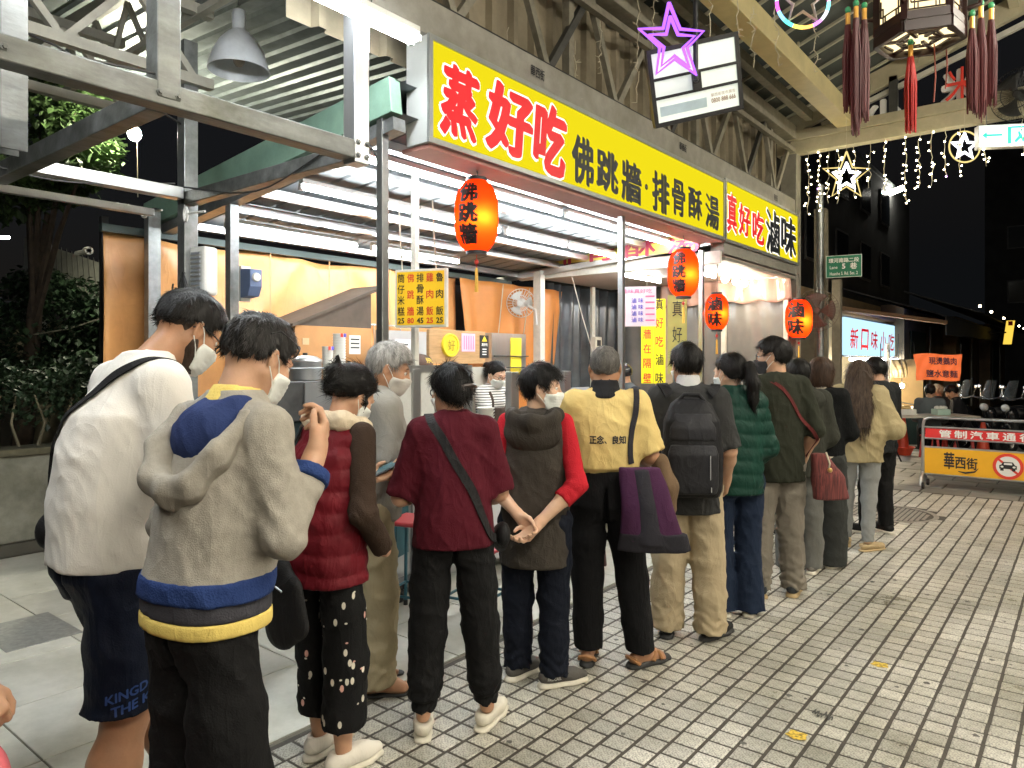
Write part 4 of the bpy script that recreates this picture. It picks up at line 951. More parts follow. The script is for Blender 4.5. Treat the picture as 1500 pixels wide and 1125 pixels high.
# ------------------------------------------------------------------ second stall (braised snacks)
st2 = thing('braised_stall', 'far half of the stall with pale ceiling and clear plastic side walls', 'stall', (-4.6, 9.1, 0))
pinkc = mat('pale pink ceiling', (.48, .38, .32), .5, 0, .06, 3)
MB().box((-6.2, 7.86, 2.84), (-3.22, 10.4, 2.87)).build('ceiling', pinkc, st2)
MB().box((-6.1, 7.80, 2.76), (-3.24, 7.855, 2.90)).build('front_beam', white_paint, st2, bevel=.004)
MB().box((-3.30, 7.9, 2.80), (-3.22, 10.4, 2.836)).build('side_beam', painted_grey, st2)
plastic = mat('clear plastic curtain', (.17, .168, .163), .12, 0, .15, 2, .25, 7, spec=.6)
def curt(u, v):
    x_ = -6.0 + u*2.75; return Vector((x_, 10.3 + .02*math.sin(x_*7 + v) + .012*math.sin(x_*19 + 3*v), .7 + 2.13*v))
MB().grid(curt, 60, 10).build('rear_curtain', plastic, st2, smooth=True, solid=.003)
pinkpl = mat('pinkish plastic valance', (.42, .26, .22), .2, 0, .1, 3, .5, 14)
def val(u, v):
    x_ = -5.2 + u*1.98; return Vector((x_, 10.2 + .03*math.sin(x_*11 + 2*v) + .02*math.sin(x_*27), 2.5 + .33*v + .02*math.sin(x_*15)*(1 - v)))
MB().grid(val, 60, 8).build('valance', pinkpl, st2, smooth=True, solid=.003)
for x_, y_ in ((-3.3, 10.25), (-4.2, 10.25), (-4.9, 10.2)): MB().box((x_ - .03, y_ - .03, 0), (x_ + .03, y_ + .03, 2.84)).build('post', white_paint, st2)
MB().box((-5.1, 9.3, 0), (-3.35, 10.2, .95)).build('counter', mat('pale grey laminate', (.55, .57, .6)), st2)
MB().box((-5.3, 10.22, .9), (-5.0, 10.26, 2.5)).build('wall_panel', mat('tan wall panel', (.45, .36, .25), .6, 0, .1, 4), st2)
yl = (.33, .1)
for k, (a, b) in enumerate((((-4.75, 8.2), (-4.75, 9.3)), ((-3.9, 8.3), (-3.9, 9.2)))):
    tube_fitting(['white tube at the left of the far stall ceiling', 'white tube in the middle of the far stall ceiling'][k], (a[0], a[1], 2.78), (b[0], b[1], 2.78), 'far stall ceiling tubes', 1, r=.018)
bulbm = glow('warm stall bulb light', (1, .86, .64), 75)
for k, (px, py) in enumerate(((1062, 385), (1078, 392), (1090, 384), (1105, 397), (1135, 412))):
    c = PX(px, py, -3.75); c.z = 2.74 if k != 4 else 2.66
    t = thing('stall_bulb', ['glowing bulb nearest under the far stall ceiling', 'second glowing bulb under the far stall ceiling', 'third glowing bulb under the far stall ceiling', 'fourth glowing bulb under the far stall ceiling', 'glowing bulb hanging by the far corner of the far stall'][k], 'bulb', c, group='far stall bulbs')
    MB().ball(c, .05).build('glass', bulbm, t, smooth=True)
    MB().tube([c + Vector((0, 0, .04)), c + Vector((0, 0, .12 if k != 4 else .2))], .02, 8).build('holder', white_plastic, t)
# old yellow banner strip behind, red half hidden lettering
c = PY(890, 362, 7.70); ob = thing('old_banner', 'dull yellow banner with dark red lettering half hidden behind the lamps', 'banner', (c.x, 7.7, c.z))
x0, x1 = PY(792, 372, 7.7).x, -3.5
MB().box((x0, 7.70, 2.915), (x1, 7.715, 3.14)).build('sheet', mat('dull yellow cloth', (.50, .42, .07), .6, 0, .1, 4), ob)
for k, ch in enumerate('排骨酥湯'): lettering(ch, mat('dark red print', (.30, .02, .05)), (x0 + .35 + k*.56, 7.70, 3.03), (1, 0, 0), UP, .42, .26, ob, .02, lift=.002)
# pink menu sheet and yellow vertical banners
mc = W(933, 449, 7.3); mrz = TH - R(12)
mx_, mn_ = Vector((math.cos(mrz), math.sin(mrz), 0)), Vector((math.sin(mrz), -math.cos(mrz), 0))
ms = thing('menu_sheet', 'white and pink hanging menu sheet with blue and red print', 'menu', mc)
MB().obox(mc, (mx_, mn_, UP), (.19, .004, .20)).build('sheet', mat('pinkish white vinyl', (.76, .62, .68), .4), ms)
for k in range(4):
    for q in range(2): lettering('滷味'[q], print_blue, mc + mn_*.004 + mx_*(-.03 + q*.07) + Vector((0, 0, .06 - k*.065)), mx_, UP, .05, .05, ms, .01, lift=.002, thick=.001)
for k in range(5):
    MB().obox(mc + mn_*.006 + mx_*.13 + Vector((0, 0, .10 - k*.06)), (mx_, mn_, UP), (.045, .001, .008)).build('print_line', print_pink, ms)
    MB().obox(mc + mn_*.006 - mx_*.13 + Vector((0, 0, .10 - k*.06)), (mx_, mn_, UP), (.012, .001, .02)).build('print_line', print_pink, ms)
lettering('滷味真好吃', print_pink, mc + mn_*.004 + Vector((.0, 0, .155)), mx_, UP, .3, .045, ms, .01, lift=.002, thick=.001)
for s in (-.15, .1): MB().tube([mc + mx_*s + Vector((0, 0, .2)), mc + mx_*s + Vector((0, 0, .46))], .003, 5).build('cord', wire_m, ms)
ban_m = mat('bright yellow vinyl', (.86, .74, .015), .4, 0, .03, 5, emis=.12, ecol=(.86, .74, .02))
bc2 = W(957, 500, 7.9)
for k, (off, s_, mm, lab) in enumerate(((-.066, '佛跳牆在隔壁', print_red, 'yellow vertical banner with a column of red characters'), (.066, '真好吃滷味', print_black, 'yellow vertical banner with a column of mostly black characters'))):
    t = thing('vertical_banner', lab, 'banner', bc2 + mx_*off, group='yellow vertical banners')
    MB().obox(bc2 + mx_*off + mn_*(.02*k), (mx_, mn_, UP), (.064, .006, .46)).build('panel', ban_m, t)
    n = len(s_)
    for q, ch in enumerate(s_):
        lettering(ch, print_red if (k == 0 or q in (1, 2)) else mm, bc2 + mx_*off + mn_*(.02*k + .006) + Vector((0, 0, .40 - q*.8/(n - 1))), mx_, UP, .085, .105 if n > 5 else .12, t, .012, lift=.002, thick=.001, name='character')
t = thing('vertical_banner', 'faded green yellow banner seen dimly beside the bright ones', 'banner', bc2 + mx_*.22)
MB().obox(W(992, 490, 9.2), (mx_, mn_, UP), (.12, .006, .5)).build('panel', mat('faded banner', (.36, .34, .10), .4, 0, .1, 5), t)
for q, ch in enumerate('真好吃'): lettering(ch, print_black, W(992, 452 + q*38, 9.17), mx_, UP, .12, .2, t, .0, lift=.004, thick=.001, name='character')

# ------------------------------------------------------------------ paper lanterns
lant_m = bpy.data.materials.new('red lantern paper'); lant_m.use_nodes = True
nt = lant_m.node_tree; nt.nodes.remove(nt.nodes['Principled BSDF'])
tl = nt.nodes.new('ShaderNodeBsdfTranslucent'); df = nt.nodes.new('ShaderNodeBsdfDiffuse'); mxs = nt.nodes.new('ShaderNodeMixShader'); mxs.inputs[0].default_value = .3
tl.inputs[0].default_value = (1, .085, .008, 1); df.inputs[0].default_value = (.72, .02, .012, 1)
nt.links.new(tl.outputs[0], mxs.inputs[1]); nt.links.new(df.outputs[0], mxs.inputs[2]); nt.links.new(mxs.outputs[0], nt.nodes['Material Output'].inputs[0])
ink = mat('black lantern ink', (.012, .006, .006), .6, 0, 0)
tassel_y = mat('yellow tassel', (.75, .42, .06), .7, 0, .1, 40)
def lantern(label, c, h, w, chars, power, top, yawn):
    c = Vector(c); t = thing('paper_lantern', label, 'lantern', c, group='red paper lanterns')
    n = 26; prof = []
    for i in range(n*2 + 1):
        v = i/(2*n)*2 - 1; r = w/2*(1 - abs(v)**3.6*.55)*(1 if i % 2 else .975); prof.append((r, v*h/2))
    MB().lathe(prof, c, n=40).build('paper_shell', lant_m, t, smooth=False)
    o = t.children[-1]; o.data.polygons.foreach_set('use_smooth', [True]*len(o.data.polygons))
    for s in (-1, 1): MB().lathe([(0, s*.02), (w*.235, s*.02), (w*.24, 0), (w*.235, -s*.012), (w*.2, -s*.012)], c + Vector((0, 0, s*h/2)), n=24).build('cap_ring', black_plastic, t, smooth=True)
    MB().tube([c + Vector((0, 0, h/2)), c + Vector((.012, 0, (h/2 + top)/2)), (c.x, c.y, c.z + top)], .004, 5).build('hook_wire', dark_wire, t)
    MB().tube([c - Vector((0, 0, h/2)), c - Vector((0, 0, h/2 + .12))], .003, 5).build('cord', red_plastic, t)
    MB().ball(c - Vector((0, 0, h/2 + .07)), (.016, .016, .02)).build('bead', red_plastic, t, smooth=True)
    MB().lathe([(.004, 0), (.010, -.012), (.012, -.10), (.014, -.17), (0, -.17)], c - Vector((0, 0, h/2 + .11)), n=10).build('tassel', tassel_y, t, smooth=True)
    # printed characters wrapped round the shell
    u0 = Vector((math.cos(yawn), math.sin(yawn), 0))
    k = len(chars)
    for q, ch in enumerate(chars):
        me0, lo, hi = text_mesh(ch, 0., 0., False, 1.0); nv = len(me0.vertices); c0 = np.empty(nv*3); me0.vertices.foreach_get('co', c0); c0 = c0.reshape(-1, 3)
        offs = [(a_ + t_*.03, b_ - t_*.018) for a_, b_ in [(0, 0)] + [(.016*math.cos(j*math.pi/3), .016*math.sin(j*math.pi/3)) for j in range(6)] for t_ in (-1, 0, 1)]
        co = np.concatenate([c0 + np.array((a_, b_, .00012*j)) for j, (a_, b_) in enumerate(offs)]); me = bpy.data.meshes.new('character'); me.from_pydata(co.tolist(), [], [tuple(i + j*nv for i in p_.vertices) for j in range(len(offs)) for p_ in me0.polygons])
        gh = h*.86/k; gw = gh*.95
        x = (co[:, 0] - (lo[0] + hi[0])/2)/(hi[0] - lo[0])*gw; z = (co[:, 1] - (lo[1] + hi[1])/2)/(hi[1] - lo[1])*gh*.9 + (k - 1)/2*gh - q*gh
        v = z/(h/2); r = w/2*(1 - np.abs(v)**3.6*.55) + .003 + co[:, 2]
        a = yawn + x/(w/2); P = np.stack([c.x + r*np.cos(a), c.y + r*np.sin(a), c.z + z], 1)
        me.vertices.foreach_set('co', P.ravel()); me.update(); link('character', me, ink, t)
    L = bpy.data.lights.new('lantern_bulb', 'POINT'); L.energy = power; L.shadow_soft_size = .035; L.color = (1, .72, .32)
    lo_ = bpy.data.objects.new('lantern_bulb', L); COL.objects.link(lo_); lo_.location = c + Vector((math.cos(yawn + .75), math.sin(yawn + .75), 0))*w*.30 - Vector((0, 0, h*.06))
    lo_.parent = t; lo_.matrix_parent_inverse = Matrix.Translation(-c)
    return t
view = lambda c: math.atan2(-c.y, -c.x)
for lab, px, py, X, h, w, chars, pw, dy in (
    ('large red paper lantern lit inside under the near end of the sign', 698, 317, -3.36, .50, .31, '佛跳牆', 1.5, -.42),
    ('red paper lantern with three characters under the sign joint', 1001, 400, -3.36, .50, .33, '佛跳牆', 1.5, -.30),
    ('small red paper lantern with two characters before the clear curtain', 1050, 457, -3.36, .41, .265, '滷味', 1.0, -.20),
    ('red paper lantern with two characters beside the round dark fan', 1170, 467, -3.14, .53, .36, '滷味', 1.7, -.25)):
    c = PX(px, py, X); lantern(lab, c, h, w, chars, pw, (3.0 if X < -3.2 else 2.86) - c.z, view(c) + dy)

# ------------------------------------------------------------------ festive lights
def neon(name, label, cat, paths, m_list, r, loc, wires=(), dots=None):
    t = thing(name, label, cat, loc)
    for pts, mm in zip(paths, m_list): MB().tube(pts, r, 6, False).build('light_tube', mm, t, smooth=True)
    for a, b in wires: MB().tube([a, b], .003, 4).build('wire', wire_m, t)
    return t
def star_pts(c, x, y, R1, R2, rot=0., n=5):
    pts = []
    for k in range(2*n + 1):
        a = math.pi/2 + rot + k*math.pi/n; r = R1 if k % 2 == 0 else R2
        pts.append(c + (x*math.cos(a) + y*math.sin(a))*r)
    return pts
rightv = Vector((CT, ST, 0)); upv = Vector((0, 0, 1))
purple = glow('purple neon rope', (.34, .10, 1.0), .75); whiten = glow('white neon rope', (.95, .95, 1.0), 1.8); gold = glow('warm gold rope', (.85, .66, .25), .4)
pc = W(986, 62, 4.35); xr = (rightv*.8 + Vector((0, .5, 0))).normalized()
neon('star_light', 'purple double outline star light hanging by the black pole', 'star light', [star_pts(pc, xr, upv, .235, .10, .12), star_pts(pc + Vector((0, 0, -.01)), xr, upv, .165, .07, .12)], [purple, purple], .011, pc, [(pc + upv*.28, pc + upv*1.2)])
pc = W(1240, 258, 9.4)
neon('star_light', 'white star light inside a gold star outline under the end beam', 'star light', [star_pts(pc, rightv, upv, .32, .135), star_pts(pc - upv*.01, rightv, upv, .19, .09), star_pts(pc - upv*.01, rightv, upv, .155, .07)], [gold, whiten, whiten], .011, pc, [(pc + upv*.3, pc + upv*.75)])
pc = W(1413, 215, 8.9); ring = lambda c, r, a0=0, a1=2*math.pi, n=32: [c + (rightv*math.cos(a0 + (a1 - a0)*q/n) + upv*math.sin(a0 + (a1 - a0)*q/n))*r for q in range(n + 1)]
neon('star_light', 'white star light inside a pale ring left of the green exit sign', 'star light', [ring(pc, .19), star_pts(pc, rightv, upv, .175, .075), star_pts(pc, rightv, upv, .135, .06)], [gold, whiten, whiten], .010, pc, [(pc + upv*.19, pc + upv*.6)])
pc = W(1176, 2, 5.0); cols = [(1, .1, .6), (.2, .5, 1), (.1, 1, .7), (1, .9, .1), (1, .4, .1), (.6, .2, 1), (.9, .9, 1), (.2, .9, 1)]
neon('ring_light', 'rainbow coloured ring light at the top edge by the girder', 'ring light', [ring(pc, .18, k*math.pi/8, (k + 1)*math.pi/8, 4) for k in range(16)] + [star_pts(pc, rightv, upv, .165, .07)],
     [glow(f'rainbow rope {k % 8}', cols[k % 8], .9) for k in range(16)] + [mat('pale rope unlit', (.55, .45, .40), .5)], .012, pc, [(pc + upv*.18, pc + upv*1.0)])
led = glow('warm fairy light', (1, .88, .55), 14); ledg = glow('green fairy light', (.2, 1, .35), 9); ledp = glow('purple fairy light', (.6, .25, 1), 9)
def icicle(label, top, length, lit, seed, grp, step=.062, bulb=.0095):
    rd = random.Random(seed); t = thing('icicle_light', label, 'fairy lights', top, group=grp); pts = [Vector(top)]; p = Vector(top); z = 0
    while z < length:
        dz = step*rd.uniform(.7, 1.3); z += dz; p = Vector((top[0] + rd.uniform(-.018, .018), top[1] + rd.uniform(-.018, .018), top[2] - z)); pts.append(p)
    MB().tube(pts, .0035, 4).build('wire', wire_m, t)
    for i, q in enumerate(pts[1:]):
        for s in range(2):
            o = Vector((rd.uniform(-.035, .035), rd.uniform(-.035, .035), rd.uniform(-.02, .02)))
            if (s == 0 and rd.random() < .8) or rd.random() < .12:
                MB().tube([q, q + o], .0028, 4).build('twig', wire_m, t)
                if lit: MB().ball(q + o, bulb, 6, 4).build('bulb', led if rd.random() > .06 else (ledg if rd.random() > .5 else ledp), t)
    return t
for k, (px, l_) in enumerate(((1183, .8), (1200, .75), (1213, .7), (1228, .7), (1252, .62), (1274, .55), (1296, .68), (1327, .8), (1347, .62), (1366, .62), (1385, .52), (1406, .58), (1442, .50), (1498, .42))):
    p = PY(px, 212 - (px - 1180)*.16, 10.4)
    ds = ['by the far sign corner', 'left of the gold star', 'behind the left point of the gold star', 'above the gold star', 'right of the gold star top', 'left of the street lamp', 'above the street lamp', 'below the middle tassel',
          'right of the middle tassel', 'between tassel and ring star', 'left of the ring star', 'behind the ring star', 'under the exit sign', 'at the right edge'][k]
    icicle(f'lit string of fairy lights hanging {ds}', (p.x, 10.40, 4.57), l_*1.05, True, k, 'lit strings on the end beam')
for k, (px, py, d, l_) in enumerate(((934, 0, 5.6, .75), (957, -20, 5.8, .5), (1042, -10, 5.5, .55), (1080, 0, 5.6, .3), (1103, 10, 5.5, .42), (1138, 0, 5.6, .5), (1194, 20, 5.6, .42), (843, 60, 5.9, .5), (880, 30, 5.8, .4), (745, 40, 5.3, .35))):
    p = W(px, py, d)
    icicle(f'unlit pale string of fairy lights hanging {["left of the purple star", "over the truss by the purple star", "beside the black pole", "over the yellow girder", "right of the black pole", "left of the rainbow ring", "right of the rainbow ring", "low before the truss cladding", "before the truss cladding", "near the truss bottom chord"][k]}', p, l_, False, 40 + k, 'unlit strings', .05)
# black hanging lightbox board
lc = W(1018, 118, 4.7); lx = (rightv + Vector((0, .12, 0)) + upv*.0).normalized(); lrz = math.atan2(lx.y, lx.x)
tilt = R(14); lx2 = (lx*math.cos(tilt) + upv*math.sin(tilt)); ln = Vector((math.sin(lrz), -math.cos(lrz), 0)); ln = (ln*.93 + upv*-.36).normalized(); lu = ln.cross(lx2).normalized()*-1
if lu.z < 0: lu = -lu
lb = thing('hanging_lightbox', 'tilted white board in a black frame hanging from a black pole', 'sign board', lc)
LWX, LHX = .295, .225
MB().obox(lc, (lx2, ln, lu), (LWX, .02, LHX)).build('board', mat('white acrylic board', (.70, .74, .68), .3, 0, .05, 3, emis=.16, ecol=(.75, .85, .75)), lb)
for s in (-1, 1):
    MB().obox(lc + lu*s*LHX, (lx2, ln, lu), (LWX + .012, .03, .014)).build('frame_bar', black_metal, lb); MB().obox(lc + lx2*s*LWX, (lx2, ln, lu), (.014, .03, LHX - .013)).build('frame_bar', black_metal, lb)
for q in (.055, -.06): MB().obox(lc + lu*q + ln*.026, (lx2, ln, lu), (LWX - .013, .006, .009)).build('brace', black_metal, lb)
lettering('0800 888 666', mat('faded print', (.42, .30, .22)), lc + lx2*.175 - lu*.145 + ln*.02, lx2, lu, .17, .03, lb, .03, lift=.003)
lettering('華西街夜市廣告', mat('faded print', (.42, .3, .22)), lc + lx2*.175 - lu*.11 + ln*.02, lx2, lu, .17, .022, lb, .0, lift=.003)
MB().obox(lc - lu*.145 - lx2*.1 + ln*.021, (lx2, ln, lu), (.16, .001, .03)).build('faded_band', mat('faded blue print', (.45, .58, .62)), lb)
q_ = W(1019, 118, 4.56)
MB().tube([(q_.x, q_.y, q_.z), (q_.x, q_.y, roofz(q_.x))], .017, 8).build('pole', black_metal, lb, smooth=True); MB().tube([(q_.x, q_.y, q_.z + .01), lc + ln*.02], .017, 8).build('pole_end', black_metal, lb)
MB().obox(lc + ln*.035, (lx2, ln, lu), (.03, .010, .055)).build('bracket', black_metal, lb)
# palace lantern
pl = W(1347, 18, 4.4); plz = pl.z
t = thing('palace_lantern', 'hexagonal dark wood palace lantern with glowing panels and fretwork', 'lantern', pl)
dkw = mat('dark red lacquered wood', (.022, .006, .005), .35, 0, .2, 8); panel_m = glow('lit cream silk', (1, .80, .42), .6)
RH = .235; hx = lambda k, r=RH, z=0.: pl + Vector((r*math.cos(k*math.pi/3 + .35), r*math.sin(k*math.pi/3 + .35), z))
for k in range(6):
    a, b = hx(k), hx(k + 1); a2, b2 = hx(k, RH, .42), hx(k + 1, RH, .42)
    MB().beam(hx(k, RH, -.12), hx(k, RH, .45), .035, .035).build('corner_post', dkw, t); 
    for z_ in (-.10, .42): MB().beam(hx(k, RH, z_), hx(k + 1, RH, z_), .035, .05).build('rail', dkw, t)
    MB().add([hx(k, RH*.96, -.08), hx(k + 1, RH*.96, -.08), hx(k + 1, RH*.96, .4), hx(k, RH*.96, .4)], [(0, 1, 2, 3)]).build('silk_panel', panel_m, t)
    A, B = hx(k, RH*.985, 0), hx(k + 1, RH*.985, 0); e = (B - A)
    for u0, z0, u1, z1 in ((.08, -.06, .92, -.06), (.14, -.02, .86, -.02), (.08, -.06, .08, .38), (.92, -.06, .92, .38), (.14, -.02, .14, .08), (.86, -.02, .86, .08), (.08, .03, .22, .03), (.78, .03, .92, .03), (.22, -.06, .22, .03), (.78, -.06, .78, .03), (.3, -.06, .3, -.02), (.7, -.06, .7, -.02)):
        MB().beam(A + e*u0 + upv*z0, A + e*u1 + upv*z1, .007, .007, (e.y, -e.x, .1)).build('fretwork', dkw, t)
    # wider eave rail with finial and the tassels
    MB().beam(hx(k, RH*1.02, -.16), hx(k + 1, RH*1.02, -.16), .03, .06).build('lower_rail', dkw, t)
    MB().beam(hx(k, RH*.2, -.165), hx(k, RH, -.165), .02, .015).build('bottom_bar', dkw, t); MB().beam(hx(k, RH*.55, -.165), hx(k + 1, RH*.55, -.165), .014, .012).build('bottom_bar', dkw, t)
    for rr in (.38, .75): MB().beam(hx(k + .25, RH*rr, -.166), hx(k + .75, RH*(rr + .05), -.166), .012, .012).build('bottom_bar', dkw, t)
    MB().tube([hx(k, RH, -.02), hx(k, RH*1.35, .0), hx(k, RH*1.45, .1)], .014, 6).build('arm', dkw, t, smooth=True)
MB().add([hx(k, RH*.98, -.15) for k in range(6)], [(5, 4, 3, 2, 1, 0)]).build('bottom_panel', panel_m, t)
MB().tube([hx(0, 0, .42), hx(0, 0, 1.2)], .012, 6).build('chain', dark_wire, t)
tas_m = mat('dark red silk tassel', (.075, .004, .006), .5, 0, .3, 60, stretch=(1, 1, .02))
tas_m2 = mat('bright red silk tassel', (.40, .015, .012), .45, 0, .3, 60, stretch=(1, 1, .02)); goldt = mat('gold binding', (.62, .32, .05), .4, .3)
jade = mat('green bead', (.05, .32, .14), .25)
def tassel(label, top, length, w, m_, strands=46):
    t_ = thing('tassel', label, 'tassel', top, group='red tassels of the palace lantern'); rd = random.Random(int(top[0]*1000))
    top = Vector(top); MB().ball(top, (.018, .018, .022)).build('bead', jade, t_, smooth=True); MB().tube([top - upv*.02, top - upv*.09], .014, 8).build('binding', goldt, t_)
    m = MB()
    for k in range(strands):
        a, r = rd.uniform(0, 6.28), w*math.sqrt(rd.random()); l_ = length*rd.uniform(.78, 1.0); b = top - upv*.09 + Vector((.012*math.cos(a), .012*math.sin(a), 0))
        e = top - upv*(l_) + Vector((r*math.cos(a), r*math.sin(a), 0)); mid = b.lerp(e, .4) + Vector((r*.5*math.cos(a), r*.5*math.sin(a), 0)); m.tube([b, mid, e], [.0045, .004, .0035], 4)
    tag(m.build('fringe', m_, t_), kind='stuff')
for k, (px, py, d, l_, mm, lab) in enumerate(((1242, 15, 4.35, .62, tas_m, 'leftmost dark red tassel of the palace lantern'), (1254, 5, 4.3, .80, tas_m, 'longest dark red tassel at the left of the palace lantern'), (1266, 8, 4.4, .72, tas_m, 'dark red tassel at the inner left of the palace lantern'),
        (1334, 62, 4.4, .56, tas_m2, 'bright red tassel hanging under the palace lantern'), (1424, 20, 4.3, .60, tas_m, 'dark red tassel at the inner right of the palace lantern'), (1437, 5, 4.35, .72, tas_m, 'long dark red tassel right of the palace lantern'), (1452, 8, 4.45, .63, tas_m, 'rightmost dark red tassel of the palace lantern'))):
    tassel(lab, W(px, py, d), l_, .030 if mm is tas_m2 else .027, mm, 60)
for k, (px, py, l_) in enumerate(((1368, 55, .40), (1385, 50, .34))):
    p = W(px, py, 4.5); tag(MB().tube([p, p - upv*l_*.6 + Vector((.01, 0, 0)), p - upv*l_], .0045, 5).build('red_cord', mat('faded red cord', (.28, .06, .04))), ['thin faded red cord left of its pair under the lantern', 'thin faded red cord right of its pair under the lantern'][k], 'cord')
# exit sign, end fan
ec = W(1478, 200, 8.7); exn = Vector((ST, -CT, 0)); ex = thing('exit_sign', 'lit white exit sign with green arrow and running figure', 'exit sign', ec)
EX = (rightv + Vector((0, 0, .0)) - Vector((0, .18, 0))).normalized(); exn = Vector((EX.y, -EX.x, 0)); ec = ec + EX*.1
MB().obox(ec, (EX, exn, upv), (.46, .05, .135)).build('case', white_plastic, ex)
MB().obox(ec + exn*.052, (EX, exn, upv), (.45, .002, .125)).build('face', glow('lit exit face', (.80, 1.0, .92), .6), ex)
grn = mat('exit green', (.0, .45, .25), .5, emis=.5, ecol=(.0, .55, .28))
def exq(pts): MB().add([ec + EX*a + upv*b + exn*.056 for a, b in pts], [tuple(range(len(pts)))]).build('symbol', grn, ex)
exq([(-.42, .01), (-.37, .05), (-.37, .022), (-.20, .022), (-.20, -.002), (-.37, -.002), (-.37, -.03)])
exq([(-.14, -.10), (-.10, -.10), (-.10, .10), (-.14, .10)]); exq([(-.10, .085), (.04, .085), (.04, .105), (-.10, .105)])
exq([(-.03, .04), (0, .07), (.03, .04), (.01, 0), (.05, -.04), (.03, -.09), (.0, -.04), (-.05, -.09), (-.07, -.07), (-.02, -.01)])
exq([(.10, .06), (.14, .06), (.14, -.06), (.10, -.06)])
for s in (-.35, .3): MB().tube([ec + EX*s + upv*.13, ec + EX*s + upv*.6], .006, 5).build('hanger', steel, ex)
fan('wall_fan', 'large black fan mounted on the arcade end beam above the exit sign', PY(1492, 138, 10.3), (-.3, -1, -.1), .30, black_metal, mat('dark grey blade', (.03, .03, .03)), wires=36)
# ------------------------------------------------------------------ far street
fl = W(1303, 283, 24); t = thing('street_lamp', 'bright street lamp far down the lane', 'street lamp', (fl.x, fl.y, 0))
MB().obox(fl, (rightv*.9 + upv*.35, Vector((-ST, CT, 0)), upv - rightv*.35), (.45, .1, .08)).build('lamp_head', glow('street lamp light', (1, .97, .85), 22), t)
MB().tube([(fl.x - .3, fl.y + .2, 0), (fl.x - .3, fl.y + .2, fl.z - .2), fl], .06, 8).build('pole', steel, t)
dkb = mat('dark building wall', (.05, .05, .05), .85, 0, .3, 1.5, .2, 8, dirt=.3)
def far_block(label, lo, hi, wins):
    t = thing('far_building', label, 'building', ((lo[0] + hi[0])/2, (lo[1] + hi[1])/2, 0)); MB().box(lo, hi).build('wall', dkb, t)
    MB().box((lo[0] - .05, lo[1] - .05, hi[2]), (hi[0] + .05, hi[1] + .05, hi[2] + .12)).build('roof', darkroof, t)
    wm = mat('dark window pane', (.02, .024, .03), .12); fm = mat('grey window frame', (.12, .12, .12))
    for (x_, y_, z_, n) in wins:
        if n == 'x': b = MB().box((x_ + .01, y_ - .6, z_ - .55), (x_ + .05, y_ + .6, z_ + .55)); g_ = MB().box((x_ + .05, y_ - .54, z_ - .49), (x_ + .06, y_ + .54, z_ + .49))
        else: b = MB().box((x_ - .6, y_ - .05, z_ - .55), (x_ + .6, y_ - .01, z_ + .55)); g_ = MB().box((x_ - .54, y_ - .06, z_ - .49), (x_ + .54, y_ - .05, z_ + .49))
        w_ = b.build('window', fm, t); g_.build('pane', wm, w_)
far_block('dark low building beyond the lane on the left', (-12, 16, 0), (-5.2, 30, 7.5), [(-5.2, 18 + 2.6*k, 4.6 + 2*q, 'x') for k in range(4) for q in range(2)])
far_block('dark tall building closing the end of the lane', (-4, 42, 0), (14, 50, 12), [(-2.5 + 2.6*k, 42, 5 + 2.6*q, 'y') for k in range(5) for q in range(2)])
far_block('dark building across the lane at the right', (7, 12, 0), (14, 40, 9), [(7, 14, 5, 'y')])
# pillars and street name post at the corner
cp = G(1212, 700); cp = PY(1212, 600, 10.9)
pil = mat('old timber and concrete pillar', (.22, .19, .14), .8, 0, .25, 5, .2, 30, dirt=.3)
for k, (px, w_, zt) in enumerate(((1203, .16, 3.9), (1226, .12, 2.9))):
    p = PY(px, 600, 11.2 + k*.5); post(p.x, p.y, w_, 0, zt, ['old grey pillar at the corner behind the round fan', 'brown pillar left of the blue snack sign'][k], pil, name='pillar', cat='pillar')
p = PY(1212, 390, 10.95); tag(MB().tube([(p.x - .1, 10.95, 0), (p.x - .1, 10.95, 4.2)], .05, 10).build('sign_pole', steel, None, smooth=True), 'grey round pole carrying the green street name sign', 'pole')
sn = PY(1236, 390, 10.9); t = thing('street_name_sign', 'green street name plate with white characters on the corner pole', 'street sign', sn)
sgr = mat('street sign green', (.015, .16, .09), .4); sx = Vector((1, .15, 0)).normalized(); snn = Vector((sx.y, -sx.x, 0))
W2, H2 = .225, .15
MB().obox(sn, (sx, snn, upv), (W2, .01, H2)).build('plate', sgr, t)
MB().obox(sn + snn*.001, (sx, snn, upv), (W2 + .006, .008, H2 + .006)).build('border', print_white, t)
lettering('環河南路二段', print_white, sn + snn*.01 + upv*.085, sx, upv, .39, .065, t, .015, lift=.003)
lettering('5', print_white, sn + snn*.01 + upv*.0 , sx, upv, .045, .075, t, .03, lift=.003); lettering('巷', print_white, sn + snn*.01 + sx*.125, sx, upv, .09, .09, t, .015, lift=.003)
lettering('Lane', print_white, sn + snn*.01 - sx*.13 - upv*.01, sx, upv, .1, .045, t, .01, lift=.003); lettering('Huanhe S. Rd. Sec. 2', print_white, sn + snn*.01 - upv*.1, sx, upv, .36, .045, t, .01, lift=.003)
fan('round_fan', 'big round dark fan hanging on the corner pillar behind the lantern', PY(1196, 455, 10.8), (.3, -1, 0), .30, mat('rusty guard wire', (.16, .13, .10), .6, .4), mat('dark red brown blade', (.10, .05, .04), .5), wires=40, blades=4)
